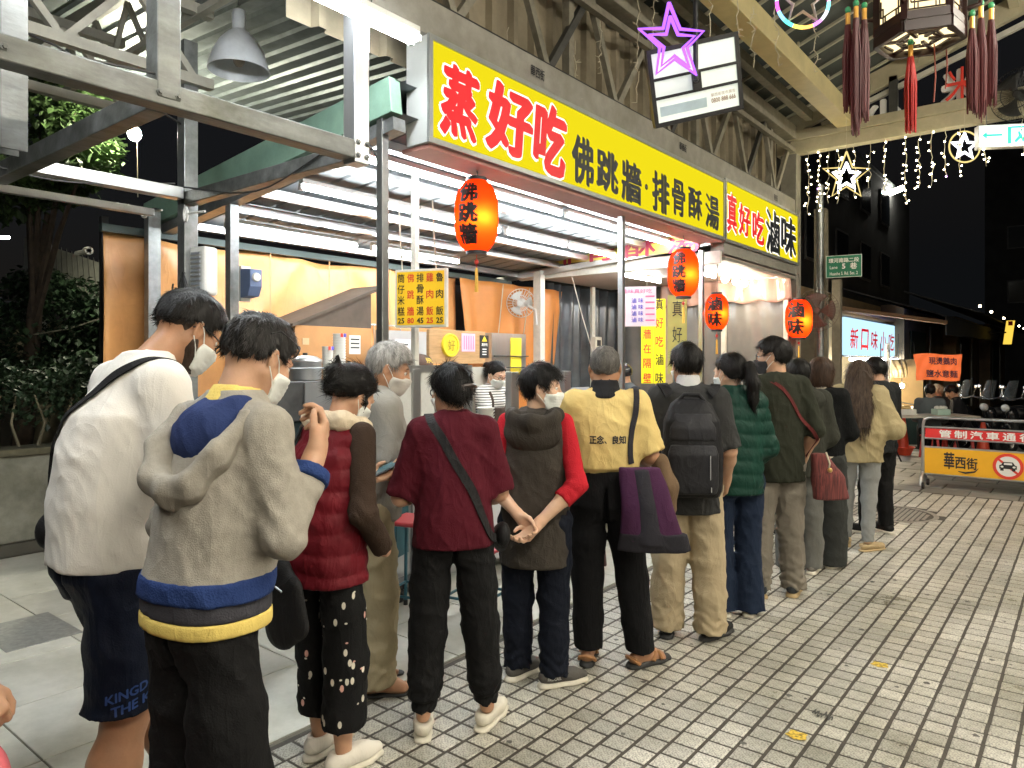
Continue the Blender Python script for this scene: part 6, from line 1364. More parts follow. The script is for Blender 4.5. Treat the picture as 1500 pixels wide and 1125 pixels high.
class Person:
    def __init__(s, label, pos, yaw, H, skin=skin_a, bw=1., bd=1., lean=.0, vx=.009, fem=False, grp='people queueing at the stall', neckx=0.):
        s.root = thing('person', label, 'person', (pos[0], pos[1], 0), yaw, grp, H/1.7); s.lean, s.vx, s.bw, s.bd, s.fem, s.skin = lean, vx, bw, bd, fem, skin
        s.islands = []; s.H = H; s.sw = (.150 if fem else .166)*bw; s.seed = int(abs(pos[0]*977 + pos[1]*131)*10) % 9999
    def lp(s, p):
        z = p[2]; return np.array((p[0], p[1] + s.lean*max(0., (z - .95)/.45)**1.15, z))
    def world(s, p): return s.root.matrix_basis @ Vector(p)
    def sh(s, side): return s.lp((side*s.sw, -.01, 1.395))
    # ---------------- limbs
    def arm(s, side, elbow, wrist, hand=None, r=(.047, .041, .034, .026)):
        """elbow and wrist in body space; hand = (palm normal, curl, spread)"""
        S = s.sh(side); E = np.array(elbow, float); Wr = np.array(wrist, float); d = (Wr - E); d /= np.linalg.norm(d)
        s.__dict__.setdefault('arms', {})[side] = (S, E, Wr); pts = np.stack([S, E, Wr, Wr + d*.19]); h = min(.006, s.vx*.75) if hand else s.vx
        F = Field(pts.min(0) - .14, pts.max(0) + .14, h); M1 = E + (Wr - E)*.3
        F.rc(S, E, r[0], r[1], .03); F.rc(E, M1, r[1], r[2] + .006, .03); F.rc(M1, Wr, r[2] + .006, r[3], .03)
        if hand: s.hand(F, Wr, d, side, *hand)
        s.islands.append(F.surf())
    def hand(s, F, Wr, d, side, pn, curl=.5, spread=1., thumb=1.):
        n = np.array(pn, float); n -= d*(n @ d); n /= np.linalg.norm(n); e = np.cross(d, n)*(1 if side > 0 else -1)   # e points to the thumb
        e = e/np.linalg.norm(e); F.rc(Wr - d*.02, Wr + d*.03, .026, .026, .02)
        for off, ln, cu in ((.030, .95, curl*.8), (.010, 1.06, curl), (-.011, 1.0, curl*1.05), (-.030, .80, curl*1.1)):
            b0 = Wr + d*.015 + e*off*.6; b1 = Wr + d*(.090 - abs(off)*.25) + e*off*spread; F.rc(b0, b1, .0165, .0125, .014)
            p = b1; a = 0.
            for q, (l_, r_) in enumerate(((.043, .0098), (.028, .0090), (.022, .0080))):
                a += cu*(.9 if q == 0 else 1.05); dd = d*math.cos(a) + n*math.sin(a) + e*off*(spread - .8)*1.5; dd /= np.linalg.norm(dd); p2 = p + dd*l_*ln; F.rc(p, p2, r_ + .0008, r_, .004); p = p2
        t0 = Wr + d*.018 + e*.022 + n*.006; t1 = Wr + d*.052 + e*.046*thumb + n*.018; t2 = Wr + d*.082 + e*.050*thumb + n*.030; t3 = Wr + d*.104 + e*.044*thumb + n*.036
        F.rc(t0, t1, .0165, .0125, .012); F.rc(t1, t2, .0118, .0105, .005); F.rc(t2, t3, .0105, .0088, .004)
    def stance(s, rf=(.1, 0., -.15), lf=(-.1, 0., .15), bendr=.02, bendl=.02):
        s.feet = {1: rf, -1: lf}; s.knee = {}
        hipx = .098 if s.fem else .092
        for sd, f, bnd in ((1, rf, bendr), (-1, lf, bendl)):
            hip = np.array((sd*hipx*s.bw, 0, .885)); an = np.array((f[0], f[1] - .0, .09)); s.knee[sd] = (hip, hip*.47 + an*.53 + np.array((0, bnd, 0)), an)
    def lower_legs(s, z_top=.62, r=(.062, .052, .034), feet=False):
        for sd in (1, -1):
            hip, kn, an = s.knee[sd]; pts = np.stack([hip, kn, an]); F = Field(np.append(pts.min(0)[:2] - .2, -.01), np.append(pts.max(0)[:2] + .28, z_top + .1), s.vx)
            t = np.array((0, -.022, 0)); calf = kn*.68 + an*.32 + t
            F.rc(hip*.4 + kn*.6, kn, r[0] + .012, r[0]*.9, .03); F.rc(kn, calf, r[0]*.86, r[1] + .004, .03); F.rc(calf, an, r[1] + .003, r[2], .03)
            if feet: s.foot(F, sd)
            F.cut((0, 0, z_top), (0, 0, 1)); s.islands.append(F.surf())
    def foot(s, F, sd):
        x, y, a = s.feet[sd]; c, q = math.cos(a), math.sin(a); f = lambda p: (x + p[0]*c - p[1]*q, y + p[0]*q + p[1]*c, p[2])
        F.rc(f((0, 0, .09)), f((0, -.035, .045)), .034, .030, .02); F.rc(f((0, -.04, .042)), f((0, .06, .045)), .030, .034, .02); F.rc(f((0, .0, .085)), f((0, .09, .042)), .032, .030, .03)
        F.rc(f((-.012, .08, .036)), f((.012, .12, .033)), .036, .030, .02)
        for k in range(5):
            u = (k - 2)*.0165; big = sd*(k - 2) == -2; F.rc(f((u, .12, .033)), f((u*1.15, .165 - abs(k - (1 if sd > 0 else 3))*.010, .028)), .0105 + (.003 if big else 0), .0095 + (.003 if big else 0), .006)
    def shoe(s, sd, m_up, m_sole, kind='sneaker', thick=.026, high=.085, L=1.):
        x, y, a = s.feet[sd]; c, q = math.cos(a), math.sin(a); f = lambda p: (x + p[0]*c - p[1]*q, y + p[0]*q + p[1]*c, p[2]); h = min(.008, s.vx)
        B = 1.05*L; F = Field((x - .30, y - .30, -.01), (x + .30, y + .30, .18), h)
        if kind != 'sandal':
            F.rc(f((0, -.050, .055)), f((0, .0, .058)), .036, .038, .02); F.rc(f((0, .0, .055)), f((0, .10*B, .045)), .040, .041, .02); F.rc(f((0, .10*B, .044)), f((0, .165*B, .034)), .041, .027, .02); F.rc(f((0, .0, .08)), f((0, .07, .06)), .034, .03, .03)
            F.rc(f((0, -.025, .06)), f((0, -.02, high)), .039, .039, .02); F.cut((0, 0, thick - .004), (0, 0, -1)); F.cut((0, 0, high), (0, 0, 1))
            if s.vx < .011: F.sub_ell(f((0, -.012, high)), (.029, .032, .016), .006)
            o = F.build('shoe', m_up, s.root)
        F = Field((x - .30, y - .30, -.02), (x + .30, y + .30, .08), h)
        e = .004; F.rc(f((0, -.052, .0)), f((0, .0, .0)), .038 + e, .036 + e, .02); F.rc(f((0, .0, .0)), f((0, .10*B, .0)), .036 + e, .042 + e, .02); F.rc(f((0, .10*B, .0)), f((0, .165*B, .0)), .042 + e, .030 + e, .02)
        F.cut((0, 0, .001), (0, 0, -1)); F.cut((0, 0, thick), (0, 0, 1)); so = F.build('sole', m_sole, s.root)
        if kind == 'sneaker' and s.vx < .0095:
            for k in range(4): MB().tube([f((-.026, .045 + k*.02, .082 - k*.008)), f((0, .05 + k*.02, .090 - k*.008)), f((.026, .045 + k*.02, .082 - k*.008))], .0035, 5).build('lace', m_sole, s.root, local=True)
        return f
    def straps(s, sd, paths, m_, r=.006):
        x, y, a = s.feet[sd]; c, q = math.cos(a), math.sin(a); f = lambda p: (x + p[0]*c - p[1]*q, y + p[0]*q + p[1]*c, p[2])
        for pth in paths: MB().tube([f(p) for p in pth], r, 6).build('strap', m_, s.root, smooth=True, local=True)
    # ---------------- clothes
    def trousers(s, m_, rad=(.098, .078, .066), hem=.06, waist=1.0, hip=(.160, .118), name='trousers', folds=.006, cuff=None, stack=.0, aniso=(1, 1, 1.6), flare=0.):
        pts = np.stack([p for sd in (1, -1) for p in s.knee[sd]]); F = Field((pts[:, 0].min() - .16, pts[:, 1].min() - .24, max(0, hem - .03)), (pts[:, 0].max() + .16, pts[:, 1].max() + .2, waist + .03), s.vx)
        W_, D_ = hip[0]*s.bw, hip[1]*s.bd
        for sd in (1, -1):
            h_, kn, an = s.knee[sd]; mid = h_*.5 + kn*.5; low = kn*.4 + an*.6; e = an.copy(); e[2] = hem - .06
            F.rc((h_[0], h_[1] - .005, h_[2] - .02), mid, rad[0], (rad[0] + rad[1])/2 + .004, .012); F.rc(mid, kn, (rad[0] + rad[1])/2 + .004, rad[1], .02); F.rc(kn, low, rad[1], (rad[1] + rad[2])/2, .03); F.rc(low, e, (rad[1] + rad[2])/2, rad[2] + flare, .02)
        lz = lambda z: s.lp((0, 0, z))[1]
        F.loft([(.79, 0, -.005, W_*.72, D_*.75), (.86, 0, -.012, W_*1.0, D_*1.02), (.93, 0, -.008, W_*.99, D_), (waist, 0, lz(waist), W_*.90, D_*.93)], .045, 2.3)
        F.sub_ell((0, -.115*s.bd, .83), (.012, .05, .13), .02)
        F.cut((0, 0, hem), (0, 0, -1)); F.cut((0, 0, waist), (0, 0, 1))
        if folds: F.folds(folds*.5, 22, s.seed, aniso); F.creases(folds*1.1, 24, s.seed + 4, (1, 1, .9)); F.creases(folds*.6, 46, s.seed + 6, (1, 1, 1.2))
        if stack: F.fn(lambda D, X, Y, Z: D + stack*np.exp(-((Z - hem - .04)/.11)**2)*np.sin(Z*105 + 9*X + 6*np.sin(X*20 + Y*17)))
        if cuff: F.fn(lambda D, X, Y, Z: D + np.where(Z < hem + cuff[0], cuff[1], 0.)*np.clip((hem + cuff[0] - Z)/.012, 0, 1))
        return F.build(name, m_, s.root)
    def top(s, m_, hem=.80, sleeve=.75, W=(.185, .178, .17, .182), D=(.13, .125, .125, .128), sr=(.074, .066, .052), name='shirt', folds=.006, msleeve=None, fscale=17, neck=.068, ztop=1.485, belly=0., quilt=0., armhole=False, aniso=(1, 1, .75), back=0., nsl=None):
        bw, bd = s.bw, s.bd; y = lambda z: s.lp((0, 0, z))[1]; sw = s.sw
        A = [np.stack(s.arms[k]) for k in (1, -1)]; al = np.concatenate(A); lo = np.array((-.30*bw - .02, -.3, hem - .03)); hi = np.array((.30*bw + .02, .3 + s.lean, 1.56))
        lo = np.minimum(lo, al.min(0) - .11); hi = np.maximum(hi, al.max(0) + .11)
        if msleeve or sleeve <= 0: lo[0], hi[0] = -.33*bw, .33*bw; lo[2] = hem - .03; lo[1] = -.32; hi[1] = .32 + s.lean
        lo[2] = min(lo[2], hem - .03) if not msleeve else hem - .03; F = Field(lo, hi, s.vx)
        F.loft([(hem, 0, y(hem) + belly*.3, W[0]*bw, D[0]*bd), (hem*.55 + .48, 0, y(.95) + belly*.6, W[0]*bw*.99, D[0]*bd), (1.06, 0, y(1.06) + belly - back*.3, W[1]*bw, D[1]*bd + belly), (1.20, 0, y(1.2) + belly*.4 - back*.7, W[2]*bw, D[2]*bd + belly*.4 + back*.4), (1.31, 0, y(1.31) - back, W[3]*bw, D[3]*bd + back*.3), (1.385, 0, y(1.385) - .012, W[3]*bw*.84, D[3]*bd*.82),
                (1.43, 0, y(1.43) - .014, sw*.72, .088*bd), (1.46, 0, y(1.46) - .012, neck + .028, .078), (ztop, 0, y(ztop) - .006, neck, neck)], .02, 2.25)
        for sd in (1, -1): F.rc(s.lp((sd*.03, -.012, 1.435)), s.lp((sd*sw*.95, -.012, 1.383)), .042, sr[0]*.80, .05)
        for sd in (1, -1):
            f = sleeve if nsl is None else nsl[sd]
            if f <= 0: continue
            S, E, Wr = s.arms[sd]
            def sl(lo2, hi2):
                A_ = Field(lo2, hi2, s.vx)
                if f <= 1: A_.rc(S, S + (E - S)*f*1.08, sr[0], sr[1], .03); A_.cut(S + (E - S)*f, E - S)
                else:
                    B_ = Field(lo2, hi2, s.vx); e = E + (Wr - E)*(f - 1); B_.rc(E, E + (Wr - E)*(f - 1)*1.06, sr[1], sr[2], .03); B_.cut(e, Wr - E); A_.rc(S, E, sr[0], sr[1], .03)
                    h = np.maximum(.03 - np.abs(A_.D - B_.D), 0)/.03; A_.D = np.minimum(A_.D, B_.D) - h*h*.03*.25
                dx = (E - S)/np.linalg.norm(E - S); A_.fn(lambda D_, X, Y, Z: D_ + .0035*np.sin(95*((X - E[0])*dx[0] + (Y - E[1])*dx[1] + (Z - E[2])*dx[2]) + 3*np.sin(40*X + 30*Y))*np.exp(-((X - E[0])**2 + (Y - E[1])**2 + (Z - E[2])**2)/.014))
                return A_
            if msleeve is None:
                G_ = sl(lo, hi); h = np.maximum(.05 - np.abs(F.D - G_.D), 0)/.05; F.D = np.minimum(F.D, G_.D) - h*h*.05*.25
            else:
                p3 = np.stack([S, E, Wr]); G_ = sl(p3.min(0) - .12, p3.max(0) + .12); G_.folds(.003, 24, s.seed + 5 + sd); G_.build('sleeve', msleeve, s.root)
                if armhole: F.sub_ell(S + np.array((sd*.055, 0, -.035)), (.055, .085, .11), .015)
        if quilt: F.fn(lambda D_, X, Y, Z: D_ - quilt*np.abs(np.sin((Z + .012*np.sin(X*9))*math.pi/.085))**.6 + quilt*.5)
        F.folds(folds*.6, fscale*.9, s.seed + 1, aniso); F.creases(folds*.85, fscale*1.4, s.seed + 2, (1, 1, .5)); F.creases(folds*.5, fscale*3, s.seed + 7, (1, 1, .7)); F.cut((0, 0, hem), (0, 0, -1))
        s.topF = F
        o = F.build(name, m_, s.root); s.topo = o; return o
    # ---------------- head
    def head(s, yaw=0., pitch=0., roll=0., off=(0, 0, 0), fine=None):
        s.Rh = rotm(yaw, pitch, roll); nb = s.lp((0, -.012, 1.42)); s.hc = nb + np.array((0, .012, .075)) + s.Rh @ np.array((0, .022, .090)) + np.array(off)
        inv = lambda p: s.Rh.T @ (np.array(p) - s.hc); s.hx = lambda V: V @ s.Rh.T + s.hc; h = fine or (.0055 if s.vx < .0095 else .007)
        F = Field((-.11, -.15, -.26), (.11, .16, .13), h); s.head_prims(F, 0.)
        n0 = inv(nb); F.rc((0, -.025, -.045), tuple(n0), .052 if not s.fem else .047, .060 if not s.fem else .052, .025)
        for sd in (1, -1):
            q = np.array(Matrix.Rotation(sd*.35, 3, 'Z')); F.ell((sd*.0785, -.008, -.006), (.0085, .020, .032), .006, q); F.sub_ell((sd*.090, -.004, -.004), (.010, .011, .018), .006, q)
        V, Q = F.surf(); s.islands.append((s.hx(V), Q))
        if fine is None or fine < .009:
            for sd in (1, -1):
                e = MB().ball((0, 0, 0), .0125, 12, 8); me = e.mesh('eye', True); co = np.array([v.co for v in me.vertices]) + np.array((sd*.031, .0765, .004)); me.vertices.foreach_set('co', s.hx(co).ravel()); me.update()
                o = link('eye', me, eyew, s.root, True); e = MB().ball((0, .0095, 0), (.0062, .004, .0062), 10, 6); me = e.mesh('iris', True); co = np.array([v.co for v in me.vertices]) + np.array((sd*.031, .0765, .004)); me.vertices.foreach_set('co', s.hx(co).ravel()); me.update(); link('iris', me, eye_m, o, True)
                pts = [(sd*(.016 + .032*q), .0905 - .011*q*q, .0245 + .006*math.sin(q*2.6)) for q in np.linspace(0, 1, 6)]; MB().tube([tuple(s.hx(np.array(p))) for p in pts], [.0022, .0032, .0034, .003, .0024, .001], 5).build('eyebrow', hair_k, s.root, local=True)
    def head_prims(s, F, g):
        F.ell((0, -.018, .030), (.0765 + g, .097 + g, .086 + g), .02); F.ell((0, .026, -.022), (.065 + g, .066 + g, .082 + g), .03); F.ell((0, .036, -.078), (.046 + g, .047 + g, .036 + g), .03); F.ell((0, .064, -.094), (.022 + g, .022 + g, .018 + g), .02)
        for sd in (1, -1): F.ell((sd*.042, .058, -.028), (.024 + g, .024 + g, .022 + g), .025); F.rc((sd*.060, -.005, -.045), (sd*.036, .04, -.098), .020 + g, .016 + g, .025)
        if g == 0:
            for sd in (1, -1): F.sub_ell((sd*.031, .098, .006), (.019, .016, .013), .014)
            F.rc((-.034, .083, .024), (.034, .083, .024), .010, .010, .016); F.rc((0, .090, .012), (0, .110, -.030), .0075, .0115, .012)
            for sd in (1, -1): F.ell((sd*.011, .100, -.034), (.009, .010, .008), .008)
            F.ell((0, .092, -.060), (.022, .010, .006), .008); F.ell((0, .091, -.070), (.019, .010, .007), .006)
        else: F.rc((0, .090, .012), (0, .108, -.030), .007 + g, .010 + g, .025)
    def mask(s, m_, chin=False, up=.0):
        F = Field((-.11, -.03, -.16), (.11, .17, .06), .0055 if s.vx < .0095 else .007); s.head_prims(F, .007); F.ell((0, .072, -.06), (.040, .041, .047), .03)
        F.fn(lambda D, X, Y, Z: np.maximum(D, np.maximum(Z - (-.012 + up - .22*np.abs(X) - (Y < .07)*0), np.maximum(-.112 - Z + 0*X, .022 + .30*np.abs(Z + .058) - Y))))
        F.fn(lambda D, X, Y, Z: D + .0016*np.sin(Z*math.pi/.0075)*(np.abs(X) < .06))
        V, Q = F.surf(); o = link('mask', np_mesh('mask', s.hx(V), Q), m_, s.root, True)
        for sd in (1, -1):
            for z0, z1 in ((-.030, .022), (-.085, -.030)): MB().tube([tuple(s.hx(np.array(p))) for p in ((sd*.068, .034, z0), (sd*.0785, .012, (z0 + z1)/2), (sd*.0835, -.016, z1))], .0016, 5).build('ear_loop', mask_w, o, smooth=True, local=True)
    def glasses(s, m_=None, lift=0., tilt=0.):
        m_ = m_ or black_plastic; T = lambda p: tuple(s.hx(np.array(p) + np.array((0, -.3*lift, lift)))); t = None
        for sd in (1, -1):
            rim = [T((sd*.034 + .026*math.cos(q*math.pi/8)*(1), .106 - .012*((.034*sd + .026*math.cos(q*math.pi/8))/.06)**2, .002 + .019*math.sin(q*math.pi/8))) for q in range(17)]; o = MB().tube(rim, .0024, 6, False).build('spectacle_rim', m_, s.root, smooth=True, local=True)
            MB().tube([T((sd*.060, .092, .006)), T((sd*.077, .05, .008)), T((sd*.0815, -.005, .012)), T((sd*.080, -.03, -.008))], .0024, 6).build('spectacle_arm', m_, s.root, smooth=True, local=True)
        MB().tube([T((-.009, .108, .006)), T((0, .112, .008)), T((.009, .108, .006))], .0022, 5).build('spectacle_bridge', m_, s.root, local=True)
    def hair(s, m_, kind='short', thick=.013, n=1800, ln=.034, seed=1, front=.07, nape=-.048, lift=.3, parts=(), wid=.0013):
        h = .006 if s.vx < .0095 else .008; low = -.60 if kind == 'long' else -.34; F = Field((-.17, -.30, low), (.17, .15, .17), h); t = thick
        F.ell((0, -.018, .030), (.0765 + t*.75, .097 + t, .086 + t), .02)
        if kind in ('short', 'full'): F.ell((0, .005, .058), (.070 + t*.5, .085 + t*.4, .062 + t), .03)
        if kind in ('updo', 'bun', 'full', 'pony'): F.ell((0, -.045, -.005), (.074 + t*.6, .072 + t, .070 + t*.6), .03)
        zf = dict(short=[(-.13, nape), (-.05, nape), (-.028, nape + .022), (-.012, .024), (.018, .018), (.034, .012), (.045, .045), (.062, front - .012), (.10, front)], crop=[(-.13, nape), (-.045, nape), (-.02, .0), (.02, .02), (.03, .045), (.06, .065), (.1, .08)],
                  full=[(-.13, nape), (-.04, nape), (-.02, -.05), (.0, -.02), (.03, -.012), (.05, .03), (.07, .055), (.1, front)], bob=[(-.2, -.135), (.03, -.12), (.045, -.10), (.06, .03), (.08, .05), (.1, .06)])
        zf['updo'] = zf['bun'] = zf['pony'] = [(-.13, nape), (-.05, nape), (-.022, -.01), (.0, .022), (.03, .01), (.045, .045), (.065, .066), (.1, .078)]; zf['long'] = [(-.3, -.6), (.0, -.6), (.035, -.2), (.06, .03), (.08, .05), (.1, .06)]
        if kind == 'bob':
            F.ell((0, -.022, -.005), (.100, .108, .115), .03); F.ell((0, -.03, -.06), (.098, .098, .085), .03)
        if kind == 'long':
            F.ell((0, -.022, -.005), (.096, .108, .11), .03); F.loft([(-.50, .0, -.125, .09, .03), (-.40, 0, -.12, .12, .04), (-.25, 0, -.10, .125, .055), (-.12, 0, -.07, .115, .08), (0, 0, -.04, .1, .1)], .04, 2.2)
        tab = np.array(zf[kind]); F.fn(lambda D, X, Y, Z: np.maximum(D, np.interp(Y, tab[:, 0], tab[:, 1]) + .008*np.sin(X*60 + Y*40) - Z))
        if kind in ('bob', 'long'): F.sub_ell((0, .115, -.06), (.070, .085, .15), .01)
        for p in parts:
            if p[0] == 'e': F.ell(p[1], p[2], .012)
            else: F.chain(p[1], p[2], .012)
        F.folds(.0045, 150, seed, (1, 1, .30)); F.folds(.004, 70, seed + 3, (1, 1, .5))
        V, Q = F.surf(); base = np_mesh('hair', V, Q); 
        # loose strands over the shell
        rg = np.random.default_rng(seed); nrm = np.empty(len(V)*3); base.vertices.foreach_get('normal', nrm); nrm = nrm.reshape(-1, 3); pick = rg.integers(0, len(V), n); P = V[pick]; Nn = nrm[pick]
        crown = np.array((.01, -.055, .115)); T = P - crown
        if kind in ('bob', 'long'): T = T*np.array((.5, .5, .2)) + np.array((0, 0, -.12))
        if kind == 'bun': T = np.array((0, -.13, -.02)) - P
        if kind == 'pony': T = np.where((P[:, 1:2] > -.09), np.array((0, -.12, .0)) - P, np.array((0, 0, -.2)))
        if kind == 'updo': T = np.array((0, -.10, -.04)) - P + np.array((0, 0, -.02))
        T = T + rg.normal(size=P.shape)*.018; T = T - Nn*np.sum(T*Nn, 1, keepdims=True); T /= np.linalg.norm(T, axis=1, keepdims=True) + 1e-9
        ll = ln*rg.uniform(.5, 1.3, (n, 1)); side = np.cross(T, Nn); w = wid*rg.uniform(.6, 1.4, (n, 1)); lf = lift*rg.uniform(.2, 1.2, (n, 1)); cu = rg.normal(size=P.shape)*.15
        p0 = P - Nn*.002; p1 = p0 + (T + Nn*lf + cu*.4)*ll*.5; p2 = p1 + (T + Nn*lf*.2 + cu - np.array((0, 0, .25)))*ll*.5
        SV = np.stack([p0 - side*w, p0 + side*w, p1 + side*w*.8, p1 - side*w*.8, p2 + side*w*.1, p2 - side*w*.1], 1).reshape(-1, 3); b0 = len(V) + np.arange(n)*6
        SF = np.concatenate([np.stack([b0, b0+1, b0+2, b0+3], 1), np.stack([b0+3, b0+2, b0+4, b0+5], 1)]); VV = np.concatenate([V, SV]); bpy.data.meshes.remove(base)
        o = link('hair', np_mesh('hair', s.hx(VV), np.concatenate([Q, SF])), m_, s.root, True); return o
    def finish(s):
        # hidden torso keeps the body one figure
        F = Field((-.26, -.2, .75), (.26, .26 + s.lean, 1.52), .022); y = lambda z: s.lp((0, 0, z))[1]; b, d = s.bw*.86, s.bd*.8
        F.loft([(.88, 0, 0, .13*b, .08*d), (.95, 0, 0, .15*b, .10*d), (1.06, 0, y(1.06), .14*b, .10*d), (1.28, 0, y(1.28), .155*b, .11*d), (1.40, 0, y(1.4), .13*b, .075*d), (1.47, 0, y(1.47), .055, .055)], .02); s.islands.append(F.surf())
        if getattr(s, 'knee', None):
            ps = np.stack([q for k in (1, -1) for q in s.knee[k]]); F = Field(ps.min(0) - .12, ps.max(0) + .14, .022)
            for k in (1, -1): F.rc(s.knee[k][0] + np.array((0, 0, .02)), s.knee[k][1], .055, .046, .02); F.rc(s.knee[k][1], s.knee[k][2], .046, .03, .02)
            F.rc(s.knee[1][0] + np.array((0, 0, .03)), s.knee[-1][0] + np.array((0, 0, .03)), .05, .05, .02); s.islands.append(F.surf())
        n = 0; VV = []; QQ = []
        for V, Q in s.islands: VV.append(V); QQ.append(Q + n); n += len(V)
        link('body', np_mesh('body', np.concatenate(VV), np.concatenate(QQ)), s.skin, s.root, True)
        return s
    def strap(s, pts, w, m_, name='strap', thick=.006, parent=None, off=.004):
        """flat band laid over the clothes: each point is pushed out to the surface of the top"""
        me = s.topo.data; bv = BVHTree.FromPolygons([v.co for v in me.vertices], [p.vertices for p in me.polygons]); out = []
        P = [Vector(p) for p in pts]; Q = []
        for i in range(len(P) - 1):
            for q in range(8): Q.append(P[i].lerp(P[i+1], q/8))
        Q.append(P[-1]); R_ = []
        for p in Q:
            ctr = Vector((0, s.lp((0, 0, p.z))[1], p.z)); dr = (p - ctr).normalized(); hit = bv.find_nearest(p + dr*.03)
            R_.append((hit[0] + hit[1]*off, hit[1]))
        for _ in range(5): R_ = [R_[0]] + [((R_[i-1][0] + R_[i][0]*2 + R_[i+1][0])/4, (R_[i-1][1] + R_[i][1]*2 + R_[i+1][1]).normalized()) for i in range(1, len(R_) - 1)] + [R_[-1]]
        vs = []; fs = []
        for i, (p, nn_) in enumerate(R_):
            d = (R_[min(i+1, len(R_)-1)][0] - R_[max(i-1, 0)][0]).normalized(); sd = d.cross(nn_).normalized(); vs += [p + sd*w/2, p - sd*w/2, p - sd*w/2 + nn_*thick, p + sd*w/2 + nn_*thick]
        for i in range(len(R_) - 1):
            a, b = 4*i, 4*i + 4
            for k in range(4): fs.append((a + k, a + (k + 1) % 4, b + (k + 1) % 4, b + k))
        m = MB().add(vs, fs); return m
def own_thing(person, name, label, cat, group=None):
    r = person.root; return thing(name, label, cat, r.location, r.rotation_euler[2], group, r.scale[0])
def print_on(person, mesh_obj, s_, m_, c, right, w, h, bold=.0, name='lettering', up=(0, 0, 1)):
    """lettering laid on cloth: points are projected onto the garment from behind"""
    me0, lo, hi = text_mesh(s_, 0., 0.); bm = bmesh.new(); bm.from_mesh(me0); bmesh.ops.triangulate(bm, faces=bm.faces[:])
    for _ in range(2):
        ed = [e for e in bm.edges if e.calc_length() > .12]
        if ed: bmesh.ops.subdivide_edges(bm, edges=ed, cuts=1)
    if bold:
        g0 = bm.verts[:] + bm.edges[:] + bm.faces[:]
        for a, b_ in ((bold, 0), (-bold, 0), (0, bold), (0, -bold)):
            q = bmesh.ops.duplicate(bm, geom=g0)['geom']; bmesh.ops.translate(bm, verts=[v for v in q if isinstance(v, bmesh.types.BMVert)], vec=(a, b_, .0004*(1 + a*20 + b_*9)))
    me = bpy.data.meshes.new(name); bm.to_mesh(me); bm.free(); g = mesh_obj.data; bv = BVHTree.FromPolygons([v.co for v in g.vertices], [p.vertices for p in g.polygons])
    right = Vector(right).normalized(); up = Vector(up).normalized(); nr = right.cross(up); c = Vector(c)
    for v in me.vertices:
        p = c + right*((v.co.x - (lo[0] + hi[0])/2)/(hi[0] - lo[0])*w) + up*((v.co.y - (lo[1] + hi[1])/2)/(hi[1] - lo[1])*h); hit = bv.ray_cast(p + nr*.4, -nr); v.co = (hit[0] + nr*(.003 + v.co.z)) if hit[0] else p
    me.update(); return link(name, me, m_, person.root, True)
# ------------------------------------------------------------------ the queue, from the camera outwards
def at_depth(px, d): p = W(px, HZ, d); return (p.x, p.y)
def D(a): return R(a)
wsole = mat('cream rubber sole', (.66, .62, .52), .6, 0, .08, 20); ksole = mat('black rubber sole', (.02, .02, .02), .7, 0, .1, 20)
# 1 white T-shirt, shorts
p = Person('tall man in an oversized white T-shirt and navy shorts looking down at the far left', at_depth(156, 2.36), D(2), 1.92, skin_b, 1.0, 1.05, .105, .008); p.sw = .150
p.arm(1, (.235, .10, 1.12), (.12, .31, 1.14)); p.arm(-1, (-.235, .10, 1.12), (-.10, .31, 1.14)); p.stance((.10, -.02, -.1), (-.04, .26, .0), .02, .03)
p.lower_legs(.56, (.064, .062, .040)); black_s = cloth('black strappy shoe', (.02, .02, .02)); [p.shoe(k, black_s, wsole) for k in (1, -1)]
p.trousers(cloth('navy shorts cloth', (.006, .009, .020), .6, vs=3, var=.6), (.087, .100, .104), .498, .895, (.146, .112), 'shorts', .005, aniso=(1.2, 1.2, .5))
wt = cloth('white cotton', (.74, .71, .66), .85, .12, 240, .03, wr=.24, wrs=4); p.top(wt, .888, .93, (.174, .174, .170, .160), (.146, .146, .138, .122), (.064, .082, .05), 'shirt', .006, fscale=14, belly=.02, back=.028)
p.head(D(0), D(33), off=(0, .07, .0)); p.hair(hair_k, 'short', .009, 4200, .022, 11, front=.07, nape=-.012); p.hair(hairmat('hair fade', (.035, .024, .018)), 'crop', .002, 2500, .006, 13, nape=-.055, lift=.9, wid=.0008); 
p.mask(mask_w); p.glasses()
F = Field((-.1, -.06, -.16), (.1, .12, .02), .006); p.head_prims(F, .0025); F.fn(lambda D_, X, Y, Z: np.maximum(D_, np.maximum(np.interp(Y, [-.02, 0, .03, .1], [-.03, -.03, -.06, -.06])*-1*-1 - 0 - (-Z) if False else Z - np.interp(Y, [-.02, .005, .03, .1], [-.035, -.02, -.062, -.066]), np.maximum(-.012 - Y + 0*X, -.14 - Z)))); V, Q = F.surf()
link('beard', np_mesh('beard', p.hx(V), Q), hairmat('black beard', (.040, .026, .019)), p.root, True)
bt = own_thing(p, 'shoulder_bag', 'thin black bag strap crossing the back of the white T-shirt', 'bag')
p.strap([(-.20, -.10, .98), (-.18, -.13, 1.12), (-.11, -.15, 1.28), (-.02, -.09, 1.40), (.07, .0, 1.46), (.10, .10, 1.47), (.11, .20, 1.42), (.11, .26, 1.3)], .028, None, thick=.005).build('strap', cloth('black webbing', (.015, .015, .016)), bt, local=True)
F = Field((-.38, -.12, .78), (-.12, .16, 1.05), .012); F.rc((-.235, -.03, .95), (-.235, .06, .95), .07, .07, sx=.55); F.build('pouch', cloth('black nylon', (.015, .015, .016), .6), bt)
